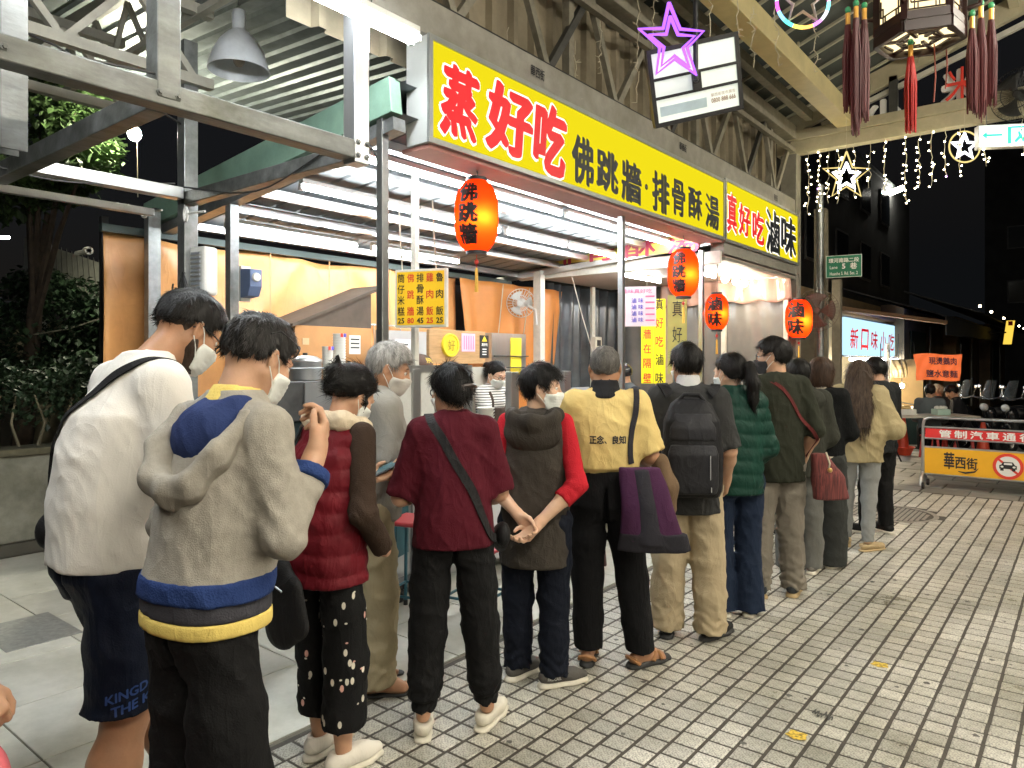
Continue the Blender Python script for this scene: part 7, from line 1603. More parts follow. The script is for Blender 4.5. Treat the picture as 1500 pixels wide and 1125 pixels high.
p.finish(); print_on(p, [c for c in p.root.children if c.name.startswith('shorts')][0], 'KINGD', mat('blue shorts print', (.02, .06, .22)), (.19, -.03, .566), (.25, 1, .28), .105, .024, .03); print_on(p, [c for c in p.root.children if c.name.startswith('shorts')][0], 'THE K', mat('blue shorts print', (.02, .06, .22)), (.19, -.02, .533), (.25, 1, .28), .10, .024, .03)
# 2 grey hoodie
p = Person('man in a heather grey hoodie with blue lining raising his right hand', at_depth(298, 2.0), D(8), 1.79, skin_a, 1.0, 1.02, .09, .008); p.sw = .156
p.arm(1, (.235, .06, 1.12), (.200, .20, 1.315), ((-.75, -.45, .3), .8, 1.15)); p.arm(-1, (-.25, .07, 1.10), (-.14, .28, 1.10)); p.stance((.11, -.03, -.1), (-.10, .03, .1)); p.lower_legs(.3)
blk = cloth('black trouser cloth', (.0085, .0085, .009), .8); [p.shoe(k, black_s, wsole) for k in (1, -1)]
p.trousers(blk, (.078, .102, .106), .06, .93, (.138, .104), folds=.006, aniso=(1.6, 1.6, .35))
hg_ = cloth('heather grey fleece', (.33, .305, .262), .9, .3, 320, .12, 40, wr=.22, wrs=4); hb = cloth('blue rib knit', (.022, .045, .15), .85, .4, 200); hyel = cloth('yellow rib', (.78, .60, .17), .85)
p.top(hg_, .968, 1.72, (.182, .172, .166, .160), (.140, .132, .124, .114), (.058, .049, .050), 'hoodie', .0055, fscale=16, belly=.02, back=.008)
Y = lambda z: p.lp((0, 0, z))[1]
def band(z0, z1, gx, gy, m_, nm, cut=None):
    F = Field((-.3, -.28, z0 - .03), (.3, .30, z1 + .03), .0085); F.loft([(z0, 0, .008, gx, gy), (z1, 0, .008, gx*1.0, gy)], .0, 2.3); F.folds(.004, 20, 3, (1, 1, .3))
    if cut: F.cut(*cut)
    return F.build(nm, m_, p.root)
hd = p.topF; B_ = Field((0, 0, 0), (.1, .1, .1), .02); B_.h, B_.lo, B_.ax = hd.h, hd.lo, hd.ax; B_.D = np.maximum(hd.D - .0035, (hd.ax[2][None, None, :] - 1.026).astype(np.float32)); B_.build('waistband', hb, p.root)
band(.922, .978, .178, .138, cloth('charcoal band', (.05, .05, .06)), 'undershirt_band'); band(.884, .926, .1795, .1395, hyel, 'undershirt_hem')
S, E, Wr = p.arms[1]; dd = (Wr - E)/np.linalg.norm(Wr - E); F = Field(Wr - .16, Wr + .14, .008); c0 = E + (Wr - E)*.70; F.rc(c0, c0 + dd*.035, .062, .056, .01); F.cut(c0 - dd*.01, -dd); F.cut(c0 + dd*.03, dd); F.build('cuff', hb, p.root)
F = Field((-.30, -.36, 1.12), (.30, .30, 1.56), .0085)      # hood lying on the shoulders
HR = [(.085, Y(1.4) + .10, 1.385), (.112, Y(1.42) + .03, 1.432), (.130, Y(1.42) - .06, 1.425), (.118, Y(1.36) - .135, 1.345), (.070, Y(1.3) - .165, 1.275), (0, Y(1.3) - .175, 1.252), (-.075, Y(1.3) - .165, 1.275), (-.122, Y(1.36) - .135, 1.345), (-.132, Y(1.42) - .06, 1.425), (-.112, Y(1.42) + .03, 1.432), (-.085, Y(1.4) + .10, 1.385)]
F.chain(HR, [.014, .016, .019, .021, .023, .024, .023, .021, .019, .016, .014], .02); F.chain([(q[0]*.90, q[1] + .024, q[2] - .03) for q in HR[2:9]], [.022]*7, .04); F.folds(.005, 24, 8); F.creases(.006, 26, 9); F.build('hood', hg_, p.root)
F = Field((-.24, -.34, 1.24), (.24, .2, 1.56), .0085); F.ell((0, Y(1.4) - .070, 1.365), (.122, .080, .095), .02); F.rc((-.075, Y(1.45) - .030, 1.440), (.075, Y(1.45) - .030, 1.440), .040, .040, .05); F.folds(.005, 26, 9); F.creases(.006, 24, 3); F.build('hood_lining', cloth('navy blue lining', (.026, .042, .125), .9), p.root)
F = Field((-.13, -.14, 1.38), (.13, .22, 1.56), .007); F.rc((0, Y(1.45) - .012, 1.438), (0, Y(1.47), 1.474), .080, .070, .02); F.sub_ell((0, Y(1.5), 1.515), (.062, .062, .05), .01); F.build('collar', hyel, p.root)
p.head(D(-2), D(27), off=(0, .02, .01)); p.hair(hairmat('greying black hair', (.022, .020, .019)), 'short', .009, 4200, .024, 21, front=.075, nape=-.02); p.hair(hairmat('hair fade', (.035, .024, .018)), 'crop', .002, 2500, .006, 23, nape=-.055, lift=.9, wid=.0008); p.mask(mask_w); p.glasses(lift=.062); p.finish()
# 3 burgundy vest woman
p = Person('woman in a burgundy padded vest with cream fleece collar holding a phone', at_depth(474, 2.95), D(4), 1.65, skin_a, 1.04, 1.04, .08, .0085, True)
p.arm(1, (.235, .0, 1.09), (.20, .16, .90), None); p.arm(-1, (-.22, .08, 1.10), (-.06, .30, 1.16), ((.3, -.3, .9), .35, 1.0)); p.stance((.10, .02, -.1), (-.09, .06, .1)); p.lower_legs(.35, (.055, .050, .034))
sneak = cloth('white sneaker leather', (.72, .68, .60), .5, .1, 60); [p.shoe(k, sneak, wsole, high=.095) for k in (1, -1)]
om = cloth('black printed cotton', (.008, .008, .0085), .8); p.trousers(om, (.082, .09, .09), .195, .80, (.142, .106), folds=.005, aniso=(1.2, 1.2, .5))
vest = cloth('burgundy nylon', (.12, .009, .015), .5, .15, 60, .12); brown = cloth('brown knit', (.038, .024, .017), .9, .4, 200)
p.top(vest, .79, 1.9, (.182, .174, .172, .172), (.148, .142, .142, .132), (.058, .053, .046), 'vest', .006, brown, 20, quilt=.010, ztop=1.47, armhole=True, back=.015)
F = Field((-.2, -.24, 1.32), (.2, .26, 1.56), .0085); yy = lambda z: p.lp((0, 0, z))[1]
F.chain([(.09, yy(1.4) + .09, 1.36), (.115, yy(1.44) + .02, 1.425), (.09, yy(1.45) - .075, 1.455), (0, yy(1.45) - .112, 1.45), (-.09, yy(1.45) - .075, 1.455), (-.115, yy(1.44) + .02, 1.425), (-.09, yy(1.4) + .09, 1.36)], [.03, .036, .040, .042, .040, .036, .03], .03); F.folds(.005, 150, 4, (1, 1, 1)); F.folds(.004, 260, 5); F.build('fleece_collar', cloth('cream fleece', (.66, .55, .40), .95, .6, 260, .1), p.root)
p.head(D(-8), D(36)); p.hair(hair_k, 'bun', .017, 2600, .05, 31, parts=[('e', (.0, -.135, .035), (.050, .038, .034)), ('c', [(0, -.135, .05), (.02, -.17, .08), (.02, -.175, .105)], [.016, .010, .003]), ('c', [(.078, .0, .03), (.080, .03, -.015), (.07, .05, -.06)], [.012, .011, .004])]); p.mask(mask_w); p.finish()
tz = [c for c in p.root.children if c.name.startswith('trousers')][0]; bv = BVHTree.FromPolygons([v.co for v in tz.data.vertices], [q.vertices for q in tz.data.polygons]); rdm = random.Random(5); m = MB(); mp = MB()
for k in range(80):       # small pale printed motifs on the trousers
    a, z = rdm.uniform(0, 6.283), rdm.uniform(.22, .78); leg = rdm.choice((1, -1)); hip_, kn_, an_ = p.knee[leg]; f_ = (hip_[2] - z)/(hip_[2] - an_[2]); cc = Vector(hip_*(1 - f_) + an_*f_); cc.z = z; dr = Vector((math.cos(a), math.sin(a), 0)); hit = bv.ray_cast(cc + dr*.3, -dr)
    if hit[0] is None: continue
    n_ = hit[1]; x_, y_, z_ = frame(n_); big = k % 2; hgt, wd_ = (.015, .008) if big else (.004, .006); pts = [hit[0] + n_*.002 + Vector(x_)*math.cos(q*.5236)*wd_ + Vector((0, 0, 1))*math.sin(q*.5236)*hgt for q in range(12)]; (mp if k % 7 == 0 else m).add(pts, [tuple(range(12))])
tag(m.build('printed_motifs', mat('off white print', (.66, .62, .52), .7), p.root, local=True), kind='stuff'); tag(mp.build('printed_motifs', mat('pink print', (.62, .34, .28), .7), p.root, local=True), kind='stuff')
bt = own_thing(p, 'shoulder_bag', 'black nylon shoulder bag at the hip of the woman in the burgundy vest', 'bag'); kb = cloth('black nylon', (.015, .015, .016), .55)
F = Field((-.36, -.36, .5), (.2, .1, .92), .010); F.rc((-.06, -.185, .84), (-.03, -.19, .64), .085, .095, .03, sy=.42); F.rc((.04, -.19, .80), (.06, -.185, .66), .05, .06, .05, sy=.5); F.folds(.006, 24, 3); F.build('bag_body', kb, bt)
MB().tube([(-.06, -.23, .84), (-.03, -.235, .82), (.03, -.235, .80)], .004, 5).build('zip', steel, bt, local=True); p.strap([(-.08, -.16, .88), (-.15, -.14, 1.1), (-.18, -.08, 1.3), (-.14, -.02, 1.44)], .03, None).build('strap', kb, bt, local=True)
ph = own_thing(p, 'mobile_phone', 'black mobile phone held up by the woman in the burgundy vest', 'phone'); hc = Vector(p.arms[-1][2]) + Vector((.05, .075, .045)); ax = (Vector((.6, .55, .35)).normalized(),); u1 = Vector((.5, .80, .42)).normalized(); u2 = Vector((.85, -.5, -.05)); u2 = (u2 - u1*u2.dot(u1)).normalized(); u3 = u1.cross(u2)
MB().obox(hc, (u1, u2, u3), (.082, .040, .005)).build('case', black_plastic, ph, bevel=.004, local=True); so = 1 if u3.z > 0 else -1
MB().obox(hc + u3*so*.0056, (u1, u2, u3), (.076, .036, .0006)).build('screen', mat('dim phone screen', (.02, .05, .06), .1, 0, .6, 60, emis=.15, ecol=(.1, .2, .22)), ph, local=True)
# 4 elderly man
p = Person('grey haired man in a grey T-shirt and khaki trousers standing by the partition', at_depth(540, 3.66), D(-28), 1.745, skin_b, 1.0, 1.05, .05, .0095)
p.arm(1, (.24, .05, 1.10), (.12, .26, 1.06)); p.arm(-1, (-.24, .03, 1.10), (-.14, .26, 1.04)); p.stance((.09, .02, -.25), (-.08, .0, .1)); p.lower_legs(.25, feet=True)
for k in (1, -1): p.shoe(k, black_s, ksole, 'sandal', .014); p.straps(k, [[(-.038, .05, .05), (0, .105, .066), (.0, .125, .05)], [(.038, .05, .05), (0, .105, .066)]], black_plastic, .005)
khaki = cloth('khaki twill', (.34, .285, .18), .85, .2, 220); p.trousers(khaki, (.104, .090, .088), .055, 1.02, folds=.007, stack=.004); p.top(cloth('grey jersey', (.26, .25, .225), .9), .84, .9, (.182, .178, .175, .182), (.14, .15, .14, .13), (.08, .078, .05), 'shirt', .008, belly=.025)
p.head(D(-18), D(20)); p.hair(hair_g, 'short', .014, 2200, .034, 41, front=.075); p.mask(mat('grey white mask', (.50, .48, .44), .8, 0, .05, 9)); p.finish()
bg_ = own_thing(p, 'cloth_bag', 'dark and cream bag carried in front of the man in the grey T-shirt', 'bag')
F = Field((-.1, .1, .62), (.38, .48, 1.06), .012); F.rc((.15, .28, .95), (.15, .27, .74), .075, .105, .04, sy=.55); F.folds(.01, 24, 4); F.build('bag_body', cloth('dark olive canvas', (.05, .045, .03), vs=9, var=.6), bg_)
F = Field((-.1, .1, .62), (.4, .48, 1.06), .012); F.rc((.23, .27, .93), (.24, .26, .76), .045, .05, .04, sy=.9); F.folds(.008, 30, 5); F.build('cream_panel', cloth('cream canvas', (.45, .40, .30)), bg_)
# 5 maroon T-shirt woman
p = Person('woman in a maroon T-shirt and black joggers with a wide black bag strap', at_depth(664, 3.25), D(46), 1.635, skin_a, .97, 1.0, .01, .0085, True)
p.arm(1, (.215, .01, 1.10), (.16, .22, 1.02)); p.arm(-1, (-.242, .03, 1.085), (-.16, .24, 1.06)); p.stance((.16, .02, -.55), (-.14, -.03, -.05)); p.lower_legs(.25)
[p.shoe(k, cloth('cream slip on canvas', (.68, .64, .54), .7), wsole, 'slip', .02, .075) for k in (1, -1)]
p.trousers(blk, (.092, .086, .070), .10, .90, (.155, .112), folds=.006, cuff=(.075, .018), stack=.006); p.top(cloth('maroon jersey', (.070, .007, .014), .85), .868, .97, (.198, .182, .170, .172), (.156, .142, .132, .122), (.068, .076, .05), 'shirt', .007, belly=.01)
p.head(D(22), D(10)); p.hair(hair_k, 'updo', .016, 3200, .05, 51, nape=-.055, parts=[('e', (0, -.105, -.01), (.062, .035, .062)), ('e', (0, -.09, .05), (.065, .04, .05))]); p.mask(mask_w); p.glasses(); p.finish()
hcl = own_thing(p, 'hair_clip', 'dark claw clip in the hair of the woman in maroon', 'hair clip'); T = lambda q: tuple(p.hx(np.array(q)))
MB().tube([T((-.01, -.145, .0)), T((.03, -.143, .004)), T((.075, -.11, .006)), T((.10, -.085, .0))], [.006, .010, .010, .005], 7).build('claw_bar', mat('dark brown resin', (.03, .018, .014), .3), hcl, smooth=True, local=True)
for k in range(6): MB().tube([T((.0 + k*.016, -.148 + k*.008, .004)), T((.0 + k*.016, -.150 + k*.009, -.022))], .004, 5).build('claw_tooth', mat('dark brown resin', (.03, .018, .014), .3), hcl, local=True)
bt = own_thing(p, 'shoulder_bag', 'black crossbody bag strap over the back of the maroon T-shirt', 'bag'); kb2 = cloth('black leather strap', (.014, .014, .015), .5)
p.strap([(-.085, .06, 1.42), (-.085, -.01, 1.455), (-.07, -.09, 1.42), (.0, -.15, 1.27), (.10, -.15, 1.10), (.19, -.12, .93), (.22, -.04, .90)], .040, None, thick=.005).build('strap', kb2, bt, local=True)
F = Field((.1, -.1, .72), (.36, .28, 1.0), .012); F.rc((.235, .02, .90), (.235, .12, .86), .06, .07, sx=.6); F.build('bag_body', kb2, bt)
# 6 grey vest woman
p = Person('woman in a long dark grey hooded vest and red sleeves with hands clasped behind her', at_depth(784, 3.72), D(30), 1.63, skin_c, 1.02, 1.05, .03, .0085, True)
p.arm(1, (.232, -.10, 1.085), (.035, -.215, .895), ((0, -.25, .6), .55, 1.0)); p.arm(-1, (-.232, -.11, 1.09), (-.055, -.195, .93), ((0, -.9, -.3), .7, 1.0)); p.stance((.10, -.02, -1.05), (-.10, .05, -.6)); p.lower_legs(.25)
p.trousers(cloth('navy trouser cloth', (.006, .008, .015), .8), (.10, .082, .074), .065, .98, folds=.006, stack=.006); gsh = cloth('grey slip on knit', (.09, .085, .078), .8)
[p.shoe(k, gsh, wsole, 'slip', .03, .08) for k in (1, -1)]
vg = cloth('dark grey brown shell', (.040, .034, .028), .8, .25, 150, .15); red = cloth('red knit sleeve', (.42, .016, .026), .9, .4, 180)
p.top(vg, .645, 1.38, (.184, .172, .168, .166), (.152, .142, .138, .126), (.054, .050, .052), 'vest', .006, red, 15, ztop=1.46, armhole=True, back=.012, quilt=0)
F = Field((-.24, -.32, 1.16), (.24, .2, 1.52), .0085); yy = lambda z: p.lp((0, 0, z))[1]
F.ell((0, yy(1.36) - .125, 1.355), (.155, .065, .115), .03); F.chain([(.10, .06, 1.41), (.115, -.02, 1.435), (.09, -.10, 1.43), (0, -.145, 1.42), (-.09, -.10, 1.43), (-.115, -.02, 1.435), (-.10, .06, 1.41)], [.03, .036, .042, .048, .042, .036, .03], .04); F.sub_ell((0, -.10, 1.47), (.095, .055, .06), .03); F.folds(.008, 26, 6); F.build('hood', vg, p.root)
p.head(D(-88), D(6)); p.hair(hair_k, 'short', .014, 3400, .042, 61, front=.072, nape=-.068, lift=.4); p.mask(mask_w); p.finish()
print_on(p, [c for c in p.root.children if c.name.startswith('shoe')][0], 'FROCAEL', print_white, (p.feet[1][0] + .02, p.feet[1][1] - .06, .055), (.86, .5, 0), .075, .016, .02)
# 7 yellow shirt man
p = Person('man with cropped grey hair in a pale yellow polo shirt lettered across the back', at_depth(886, 3.95), D(33), 1.735, skin_b, 1.0, 1.02, .0, .0085)
p.arm(1, (.242, .0, 1.115), (.19, .22, 1.04)); p.arm(-1, (-.23, .02, 1.10), (-.16, .24, 1.04)); p.stance((.19, .0, -.95), (-.09, .02, -.12)); p.lower_legs(.25, feet=True)
cord = cloth('black corduroy', (.008, .008, .009), .9, .5, 240, stretch=(1, 1, .03)); p.trousers(cord, (.096, .084, .076), .085, 1.055, (.166, .128), folds=.004, aniso=(1.2, 1.2, .5)); tanl = mat('tan leather', (.34, .16, .06), .5, 0, .15, 20, .1, 80)
for k in (1, -1): p.shoe(k, tanl, ksole, 'sandal', .03); p.straps(k, [[(-.046, .05, .03), (-.03, .07, .068), (.03, .10, .062), (.046, .11, .03)], [(.046, .05, .03), (.03, .07, .068), (-.03, .10, .062), (-.046, .11, .03)], [(-.042, -.04, .03), (-.036, -.066, .05), (0, -.078, .06), (.036, -.066, .05), (.042, -.04, .03)]], tanl, .011)
polo = cloth('pale yellow pique', (.66, .50, .20), .85, .25, 300, .04); so = p.top(polo, 1.025, .93, (.160, .182, .182, .178), (.118, .142, .138, .126), (.074, .084, .05), 'shirt', .008, fscale=17, ztop=1.465, back=.01, aniso=(1.2, 1.2, .5))
F = Field((-.14, -.16, 1.38), (.14, .12, 1.53), .007); F.rc((0, -.012, 1.43), (0, -.005, 1.485), .098, .076, .02); F.sub_ell((0, 0, 1.52), (.064, .064, .05), .008); F.cut((0, 0, 1.425), (0, 0, -1)); F.build('collar', cloth('black rib collar', (.016, .016, .018), .85), p.root)
p.head(D(-4), D(4)); p.hair(hair_s, 'crop', .005, 3600, .008, 71, nape=-.055, lift=.9, wid=.0009); p.finish(); print_on(p, so, '正念、良知', print_black, (.01, -.2, 1.215), (1, 0, 0), .185, .042, .035)
bt = own_thing(p, 'tote_bag', 'dark purple and black tote bag hanging from the yellow shirt man\'s shoulder', 'bag'); pur = cloth('plum canvas', (.055, .018, .05), .85); kb3 = cloth('charcoal canvas', (.025, .024, .03), .85)
p.strap([(.125, .06, 1.42), (.13, -.01, 1.455), (.135, -.09, 1.40), (.14, -.14, 1.28), (.15, -.16, 1.18), (.155, -.17, 1.08)], .030, None).build('strap', kb3, bt, local=True)
F = Field((-.05, -.40, .62), (.50, .05, 1.12), .010); F.loft([(.66, .245, -.19, .185, .035), (.72, .23, -.19, .165, .055), (.90, .20, -.185, .13, .06), (1.08, .17, -.18, .10, .035)], .0, 2.6); F.folds(.006, 22, 5, (1.4, 1, .5)); F.build('bag_body', pur, bt)
F = Field((-.05, -.42, .62), (.50, .05, 1.12), .010); F.loft([(.66, .245, -.195, .190, .037), (.755, .235, -.195, .170, .056)], .0, 2.6); F.loft([(.70, .225, -.20, .065, .058), (.90, .205, -.20, .05, .058), (1.075, .175, -.19, .045, .036)], .01, 2.6); F.folds(.006, 22, 5, (1.4, 1, .5)); F.build('dark_panel', kb3, bt)
jk = own_thing(p, 'folded_jacket', 'brown jacket draped under the right arm of the yellow shirt man', 'jacket'); F = Field((.15, -.2, .78), (.5, .35, 1.2), .010); F.chain([(.29, .02, 1.08), (.32, .02, .95), (.335, .0, .84)], [.05, .06, .045], .04, sy=1.5); F.folds(.012, 26, 7, (1.4, 1.2, .4)); F.build('cloth', cloth('brown jacket cloth', (.13, .085, .05), .85), jk)
# 8 backpack man
p = Person('man in a charcoal shirt carrying a black backpack', at_depth(1008, 4.34), D(30), 1.75, skin_a, .98, 1.0, .0, .0095)
p.arm(1, (.228, -.02, 1.09), (.235, .14, .90), ((-1, 0, 0), .6, 1.0)); p.arm(-1, (-.26, .04, 1.10), (-.14, .25, 1.06)); p.stance((.13, .0, -.75), (-.12, .02, -.1)); p.lower_legs(.25)
[p.shoe(k, black_s, ksole) for k in (1, -1)]; p.trousers(cloth('beige cotton twill', (.40, .325, .21), .85), (.100, .096, .092), .045, .9, folds=.008, stack=.005)
ch_ = cloth('charcoal linen', (.034, .034, .034), .85, .25, 220, .15); p.top(ch_, .735, .95, (.192, .182, .176, .176), (.145, .138, .132, .122), (.070, .074, .05), 'shirt', .009, ztop=1.47)
F = Field((-.13, -.15, 1.4), (.13, .12, 1.53), .008); F.rc((0, -.01, 1.45), (0, -.004, 1.495), .076, .068, .02); F.build('collar', cloth('pale inner collar', (.5, .5, .5)), p.root)
p.head(D(16), D(5)); p.hair(hair_k, 'short', .014, 2600, .035, 81, nape=-.055); p.mask(mask_w); p.finish()
bt = own_thing(p, 'backpack', 'black and grey backpack on the back of the man in the charcoal shirt', 'backpack'); bk = cloth('black ballistic nylon', (.012, .012, .0135), .55, .2, 260); bk2 = cloth('dark grey nylon', (.022, .022, .025), .5, .2, 260)
F = Field((-.24, -.42, .82), (.24, -.02, 1.44), .010); F.loft([(.86, 0, -.20, .150, .075), (.90, 0, -.205, .165, .10), (1.10, 0, -.21, .165, .11), (1.28, 0, -.20, .150, .095), (1.37, 0, -.185, .11, .06), (1.40, 0, -.175, .07, .035)], .0, 3.2); F.folds(.003, 22, 8); F.build('main_compartment', bk, bt)
F = Field((-.22, -.44, .84), (.22, -.1, 1.40), .010); F.loft([(.885, 0, -.285, .125, .04), (.93, 0, -.29, .135, .045), (1.10, 0, -.295, .135, .045), (1.155, 0, -.285, .12, .03)], .0, 3.2); F.loft([(1.17, 0, -.275, .128, .04), (1.24, 0, -.268, .125, .045), (1.32, 0, -.245, .105, .035)], .0, 3.0); F.build('front_pocket', bk2, bt)
MB().tube([(-.07, -.2, 1.385), (-.04, -.2, 1.42), (.04, -.2, 1.42), (.07, -.2, 1.385)], .012, 8).build('handle', bk, bt, smooth=True, local=True)
MB().box((.085, -.345, .97), (.089, -.338, 1.10)).build('reflective_zip', mat('silver zip', (.7, .7, .7), .3, .6), bt, local=True); MB().box((.090, -.345, .905), (.094, -.338, .93)).build('zip_pull', mat('silver zip', (.7, .7, .7)), bt, local=True)
for sd in (1, -1): p.strap([(sd*.09, -.10, 1.42), (sd*.12, -.03, 1.45), (sd*.13, .07, 1.40), (sd*.14, .13, 1.28)], .055, None, thick=.012).build('shoulder_strap', bk, bt, local=True)
# 9 ponytail woman
p = Person('woman with a black ponytail in a dark green padded jacket and flared jeans', at_depth(1076, 4.72), D(46), 1.70, skin_c, 1.0, 1.05, .02, .0095, True)
p.arm(1, (.23, .0, 1.09), (.17, .17, .94)); p.arm(-1, (-.23, .04, 1.10), (-.12, .24, 1.06)); p.stance((.10, .0, -.5), (-.08, .03, .1)); p.lower_legs(.25)
[p.shoe(k, sneak, wsole) for k in (1, -1)]; p.trousers(cloth('dark blue denim', (.012, .020, .042), .85, .25, 260), (.096, .082, .092), .035, 1.0, folds=.006, flare=.015)
gj = cloth('dark green nylon', (.006, .034, .024), .5, .15, 80); p.top(gj, .80, 1.9, (.184, .176, .172, .172), (.148, .142, .136, .128), (.068, .063, .054), 'jacket', .006, fscale=20, quilt=.010, ztop=1.49)
p.head(D(28), D(8)); p.hair(hair_k, 'pony', .014, 1800, .055, 91, parts=[('c', [(0, -.115, .03), (.0, -.165, .015), (.0, -.175, -.08), (.01, -.155, -.20), (.01, -.145, -.27)], [.024, .036, .042, .034, .012])]); p.mask(mask_w); p.finish()
# 10 olive shirt man
p = Person('man in a dark olive shirt with glasses and black mask, hand in pocket', at_depth(1138, 5.12), D(42), 1.81, skin_a, .96, 1.0, .0, .0095)
p.arm(1, (.235, -.06, 1.10), (.205, .06, .89), ((-1, 0, 0), .8, 1.0)); p.arm(-1, (-.235, -.07, 1.10), (-.19, .06, .88), ((1, 0, 0), .8, 1.0)); p.stance((.11, .0, -.55), (-.12, .0, -.1)); p.lower_legs(.25)
[p.shoe(k, cloth('dark slate sneaker', (.035, .04, .045)), mat('tan gum sole', (.45, .33, .17), .6)) for k in (1, -1)]; p.trousers(cloth('grey brown denim', (.185, .165, .135), .85, .25, 240, .2), (.096, .082, .074), .05, .88, folds=.009, stack=.008)
p.top(cloth('dark olive cotton', (.022, .024, .016), .85), .765, 1.12, (.184, .174, .166, .170), (.142, .134, .128, .122), (.064, .060, .056), 'shirt', .009, ztop=1.475)
p.head(D(58), D(3)); p.hair(hair_k, 'short', .014, 2200, .036, 101, nape=-.055); p.mask(mask_b); p.glasses(); p.finish()
bt = own_thing(p, 'woven_bag', 'dark red striped woven bag on a thin strap behind the olive shirt', 'bag'); p.strap([(-.10, .03, 1.43), (-.02, -.12, 1.40), (.10, -.15, 1.22), (.19, -.12, 1.0), (.22, -.06, .92)], .022, None, thick=.004).build('strap', cloth('dark red strap', (.10, .02, .02)), bt, local=True)
F = Field((.05, -.35, .60), (.50, .10, 1.02), .011); F.loft([(.66, .30, -.14, .115, .045), (.80, .275, -.14, .11, .055), (.96, .225, -.135, .055, .03)], .0, 2.5); F.folds(.005, 24, 6); F.build('bag_body', mat('red woven stripes', (.13, .03, .028), .85, 0, .75, 16, .3, 200, stretch=(6, 6, .3)), bt)
MB().tube([(.24, -.19, .97), (.25, -.22, .90), (.245, -.215, .87)], .006, 5).build('charm_cord', wire_m, bt, local=True); MB().ball((.25, -.22, .86), .016).build('charm', mat('gold charm', (.6, .42, .15), .3, .6), bt, smooth=True, local=True)
# 11 hooded person behind
p = Person('person in a dark hooded jacket and grey trousers half hidden behind the olive shirt man', at_depth(1172, 5.66), D(40), 1.66, skin_a, 1.0, 1.0, .0, .0115)
p.arm(1, (.24, .0, 1.09), (.18, .17, .95)); p.arm(-1, (-.24, .02, 1.09), (-.14, .22, 1.0)); p.stance((.10, .0, -.6), (-.10, .02, -.1)); p.lower_legs(.25); [p.shoe(k, cloth('grey mesh sneaker', (.20, .19, .17)), wsole) for k in (1, -1)]
p.trousers(cloth('mid grey cotton', (.13, .13, .12), .85), (.10, .086, .082), .05, 1.0, folds=.007); dj = cloth('black olive jacket', (.032, .033, .026), .8); p.top(dj, .78, 1.9, (.19, .185, .18, .185), (.15, .14, .14, .135), (.078, .07, .056), 'jacket', .008); F = Field((-.22, -.3, 1.2), (.22, .18, 1.54), .0115); F.ell((0, -.12, 1.39), (.15, .075, .10), .03); F.chain([(.11, .0, 1.44), (0, -.10, 1.46), (-.11, .0, 1.44)], [.04, .05, .04], .04); F.build('hood', dj, p.root)
p.head(D(10), D(12)); p.hair(hair_k, 'short', .018, 900, .04, 111); p.finish()
# 12 teal mask person
p = Person('person in a teal mask looking back between the olive shirt and the bob haired woman', at_depth(1172, 6.9), D(150), 1.665, skin_c, .98, 1.0, .0, .0115)
p.arm(1, (.24, .0, 1.09), (.18, .17, .95)); p.arm(-1, (-.24, .02, 1.09), (-.14, .22, 1.0)); p.stance((.10, .0, -.2), (-.10, .02, .2)); p.lower_legs(.25); [p.shoe(k, black_s, ksole) for k in (1, -1)]
p.trousers(blk, hem=.05); p.top(cloth('rose jacket cloth', (.38, .10, .12), .85), .8, 1.9, name='jacket'); p.head(D(10), D(4)); p.hair(hair_k, 'short', .017, 900, .04, 121); p.mask(mask_t); p.finish()
# 13 bob woman
p = Person('woman with a brown bob in a black knit top and grey wide trousers', at_depth(1202, 5.85), D(12), 1.675, skin_c, 1.0, 1.0, .0, .0105, True)
p.arm(1, (.22, .02, 1.10), (.10, .22, 1.10)); p.arm(-1, (-.22, .02, 1.10), (-.10, .22, 1.10)); p.stance((.09, .0, -.3), (-.09, .02, .1)); p.lower_legs(.25); [p.shoe(k, black_s, wsole) for k in (1, -1)]
p.trousers(cloth('dark grey drape', (.034, .036, .034), .8), (.098, .104, .110), .025, .95, (.164, .122), folds=.007, aniso=(1.6, 1.6, .35)); crm = cloth('cream cotton hem', (.58, .52, .42)); p.top(cloth('black knit', (.006, .0065, .007), .9, .4, 160), .915, 1.45, (.184, .178, .172, .170), (.14, .134, .13, .122), (.066, .062, .054), 'knit_top', .006, ztop=1.455)
F = Field((-.24, -.22, .82), (.24, .22, .95), .0105); F.loft([(.85, 0, 0, .184, .138), (.93, 0, 0, .180, .134)], 0, 2.3); F.build('shirt_hem', crm, p.root); F = Field((-.14, -.15, 1.36), (.14, .14, 1.52), .009); F.rc((0, -.01, 1.43), (0, -.005, 1.475), .088, .07, .02); F.build('inner_collar', crm, p.root)
p.head(D(-12), D(4)); p.hair(hair_b, 'bob', .02, 2200, .06, 131, wid=.0018, lift=.05); p.finish()
bt = own_thing(p, 'tote_bag', 'black tote with brown handles on the bob haired woman\'s shoulder', 'bag'); tb = cloth('black tote cloth', (.016, .018, .022), .7); brs = mat('brown leather handle', (.12, .07, .045), .5)
for o_ in (-.03, .025): p.strap([(-.135, .05, 1.42), (-.15 + o_*.3, -.06, 1.42), (-.15 + o_, -.13, 1.28), (-.15 + o_*1.5, -.15, 1.14)], .016, None, thick=.006).build('handle', brs, bt, local=True)
F = Field((-.40, -.38, .72), (.08, .05, 1.2), .011); F.loft([(.78, -.165, -.165, .13, .04), (.90, -.16, -.165, .125, .05), (1.12, -.15, -.16, .10, .03)], 0, 2.6); F.folds(.006, 22, 4); F.build('bag_body', tb, bt)
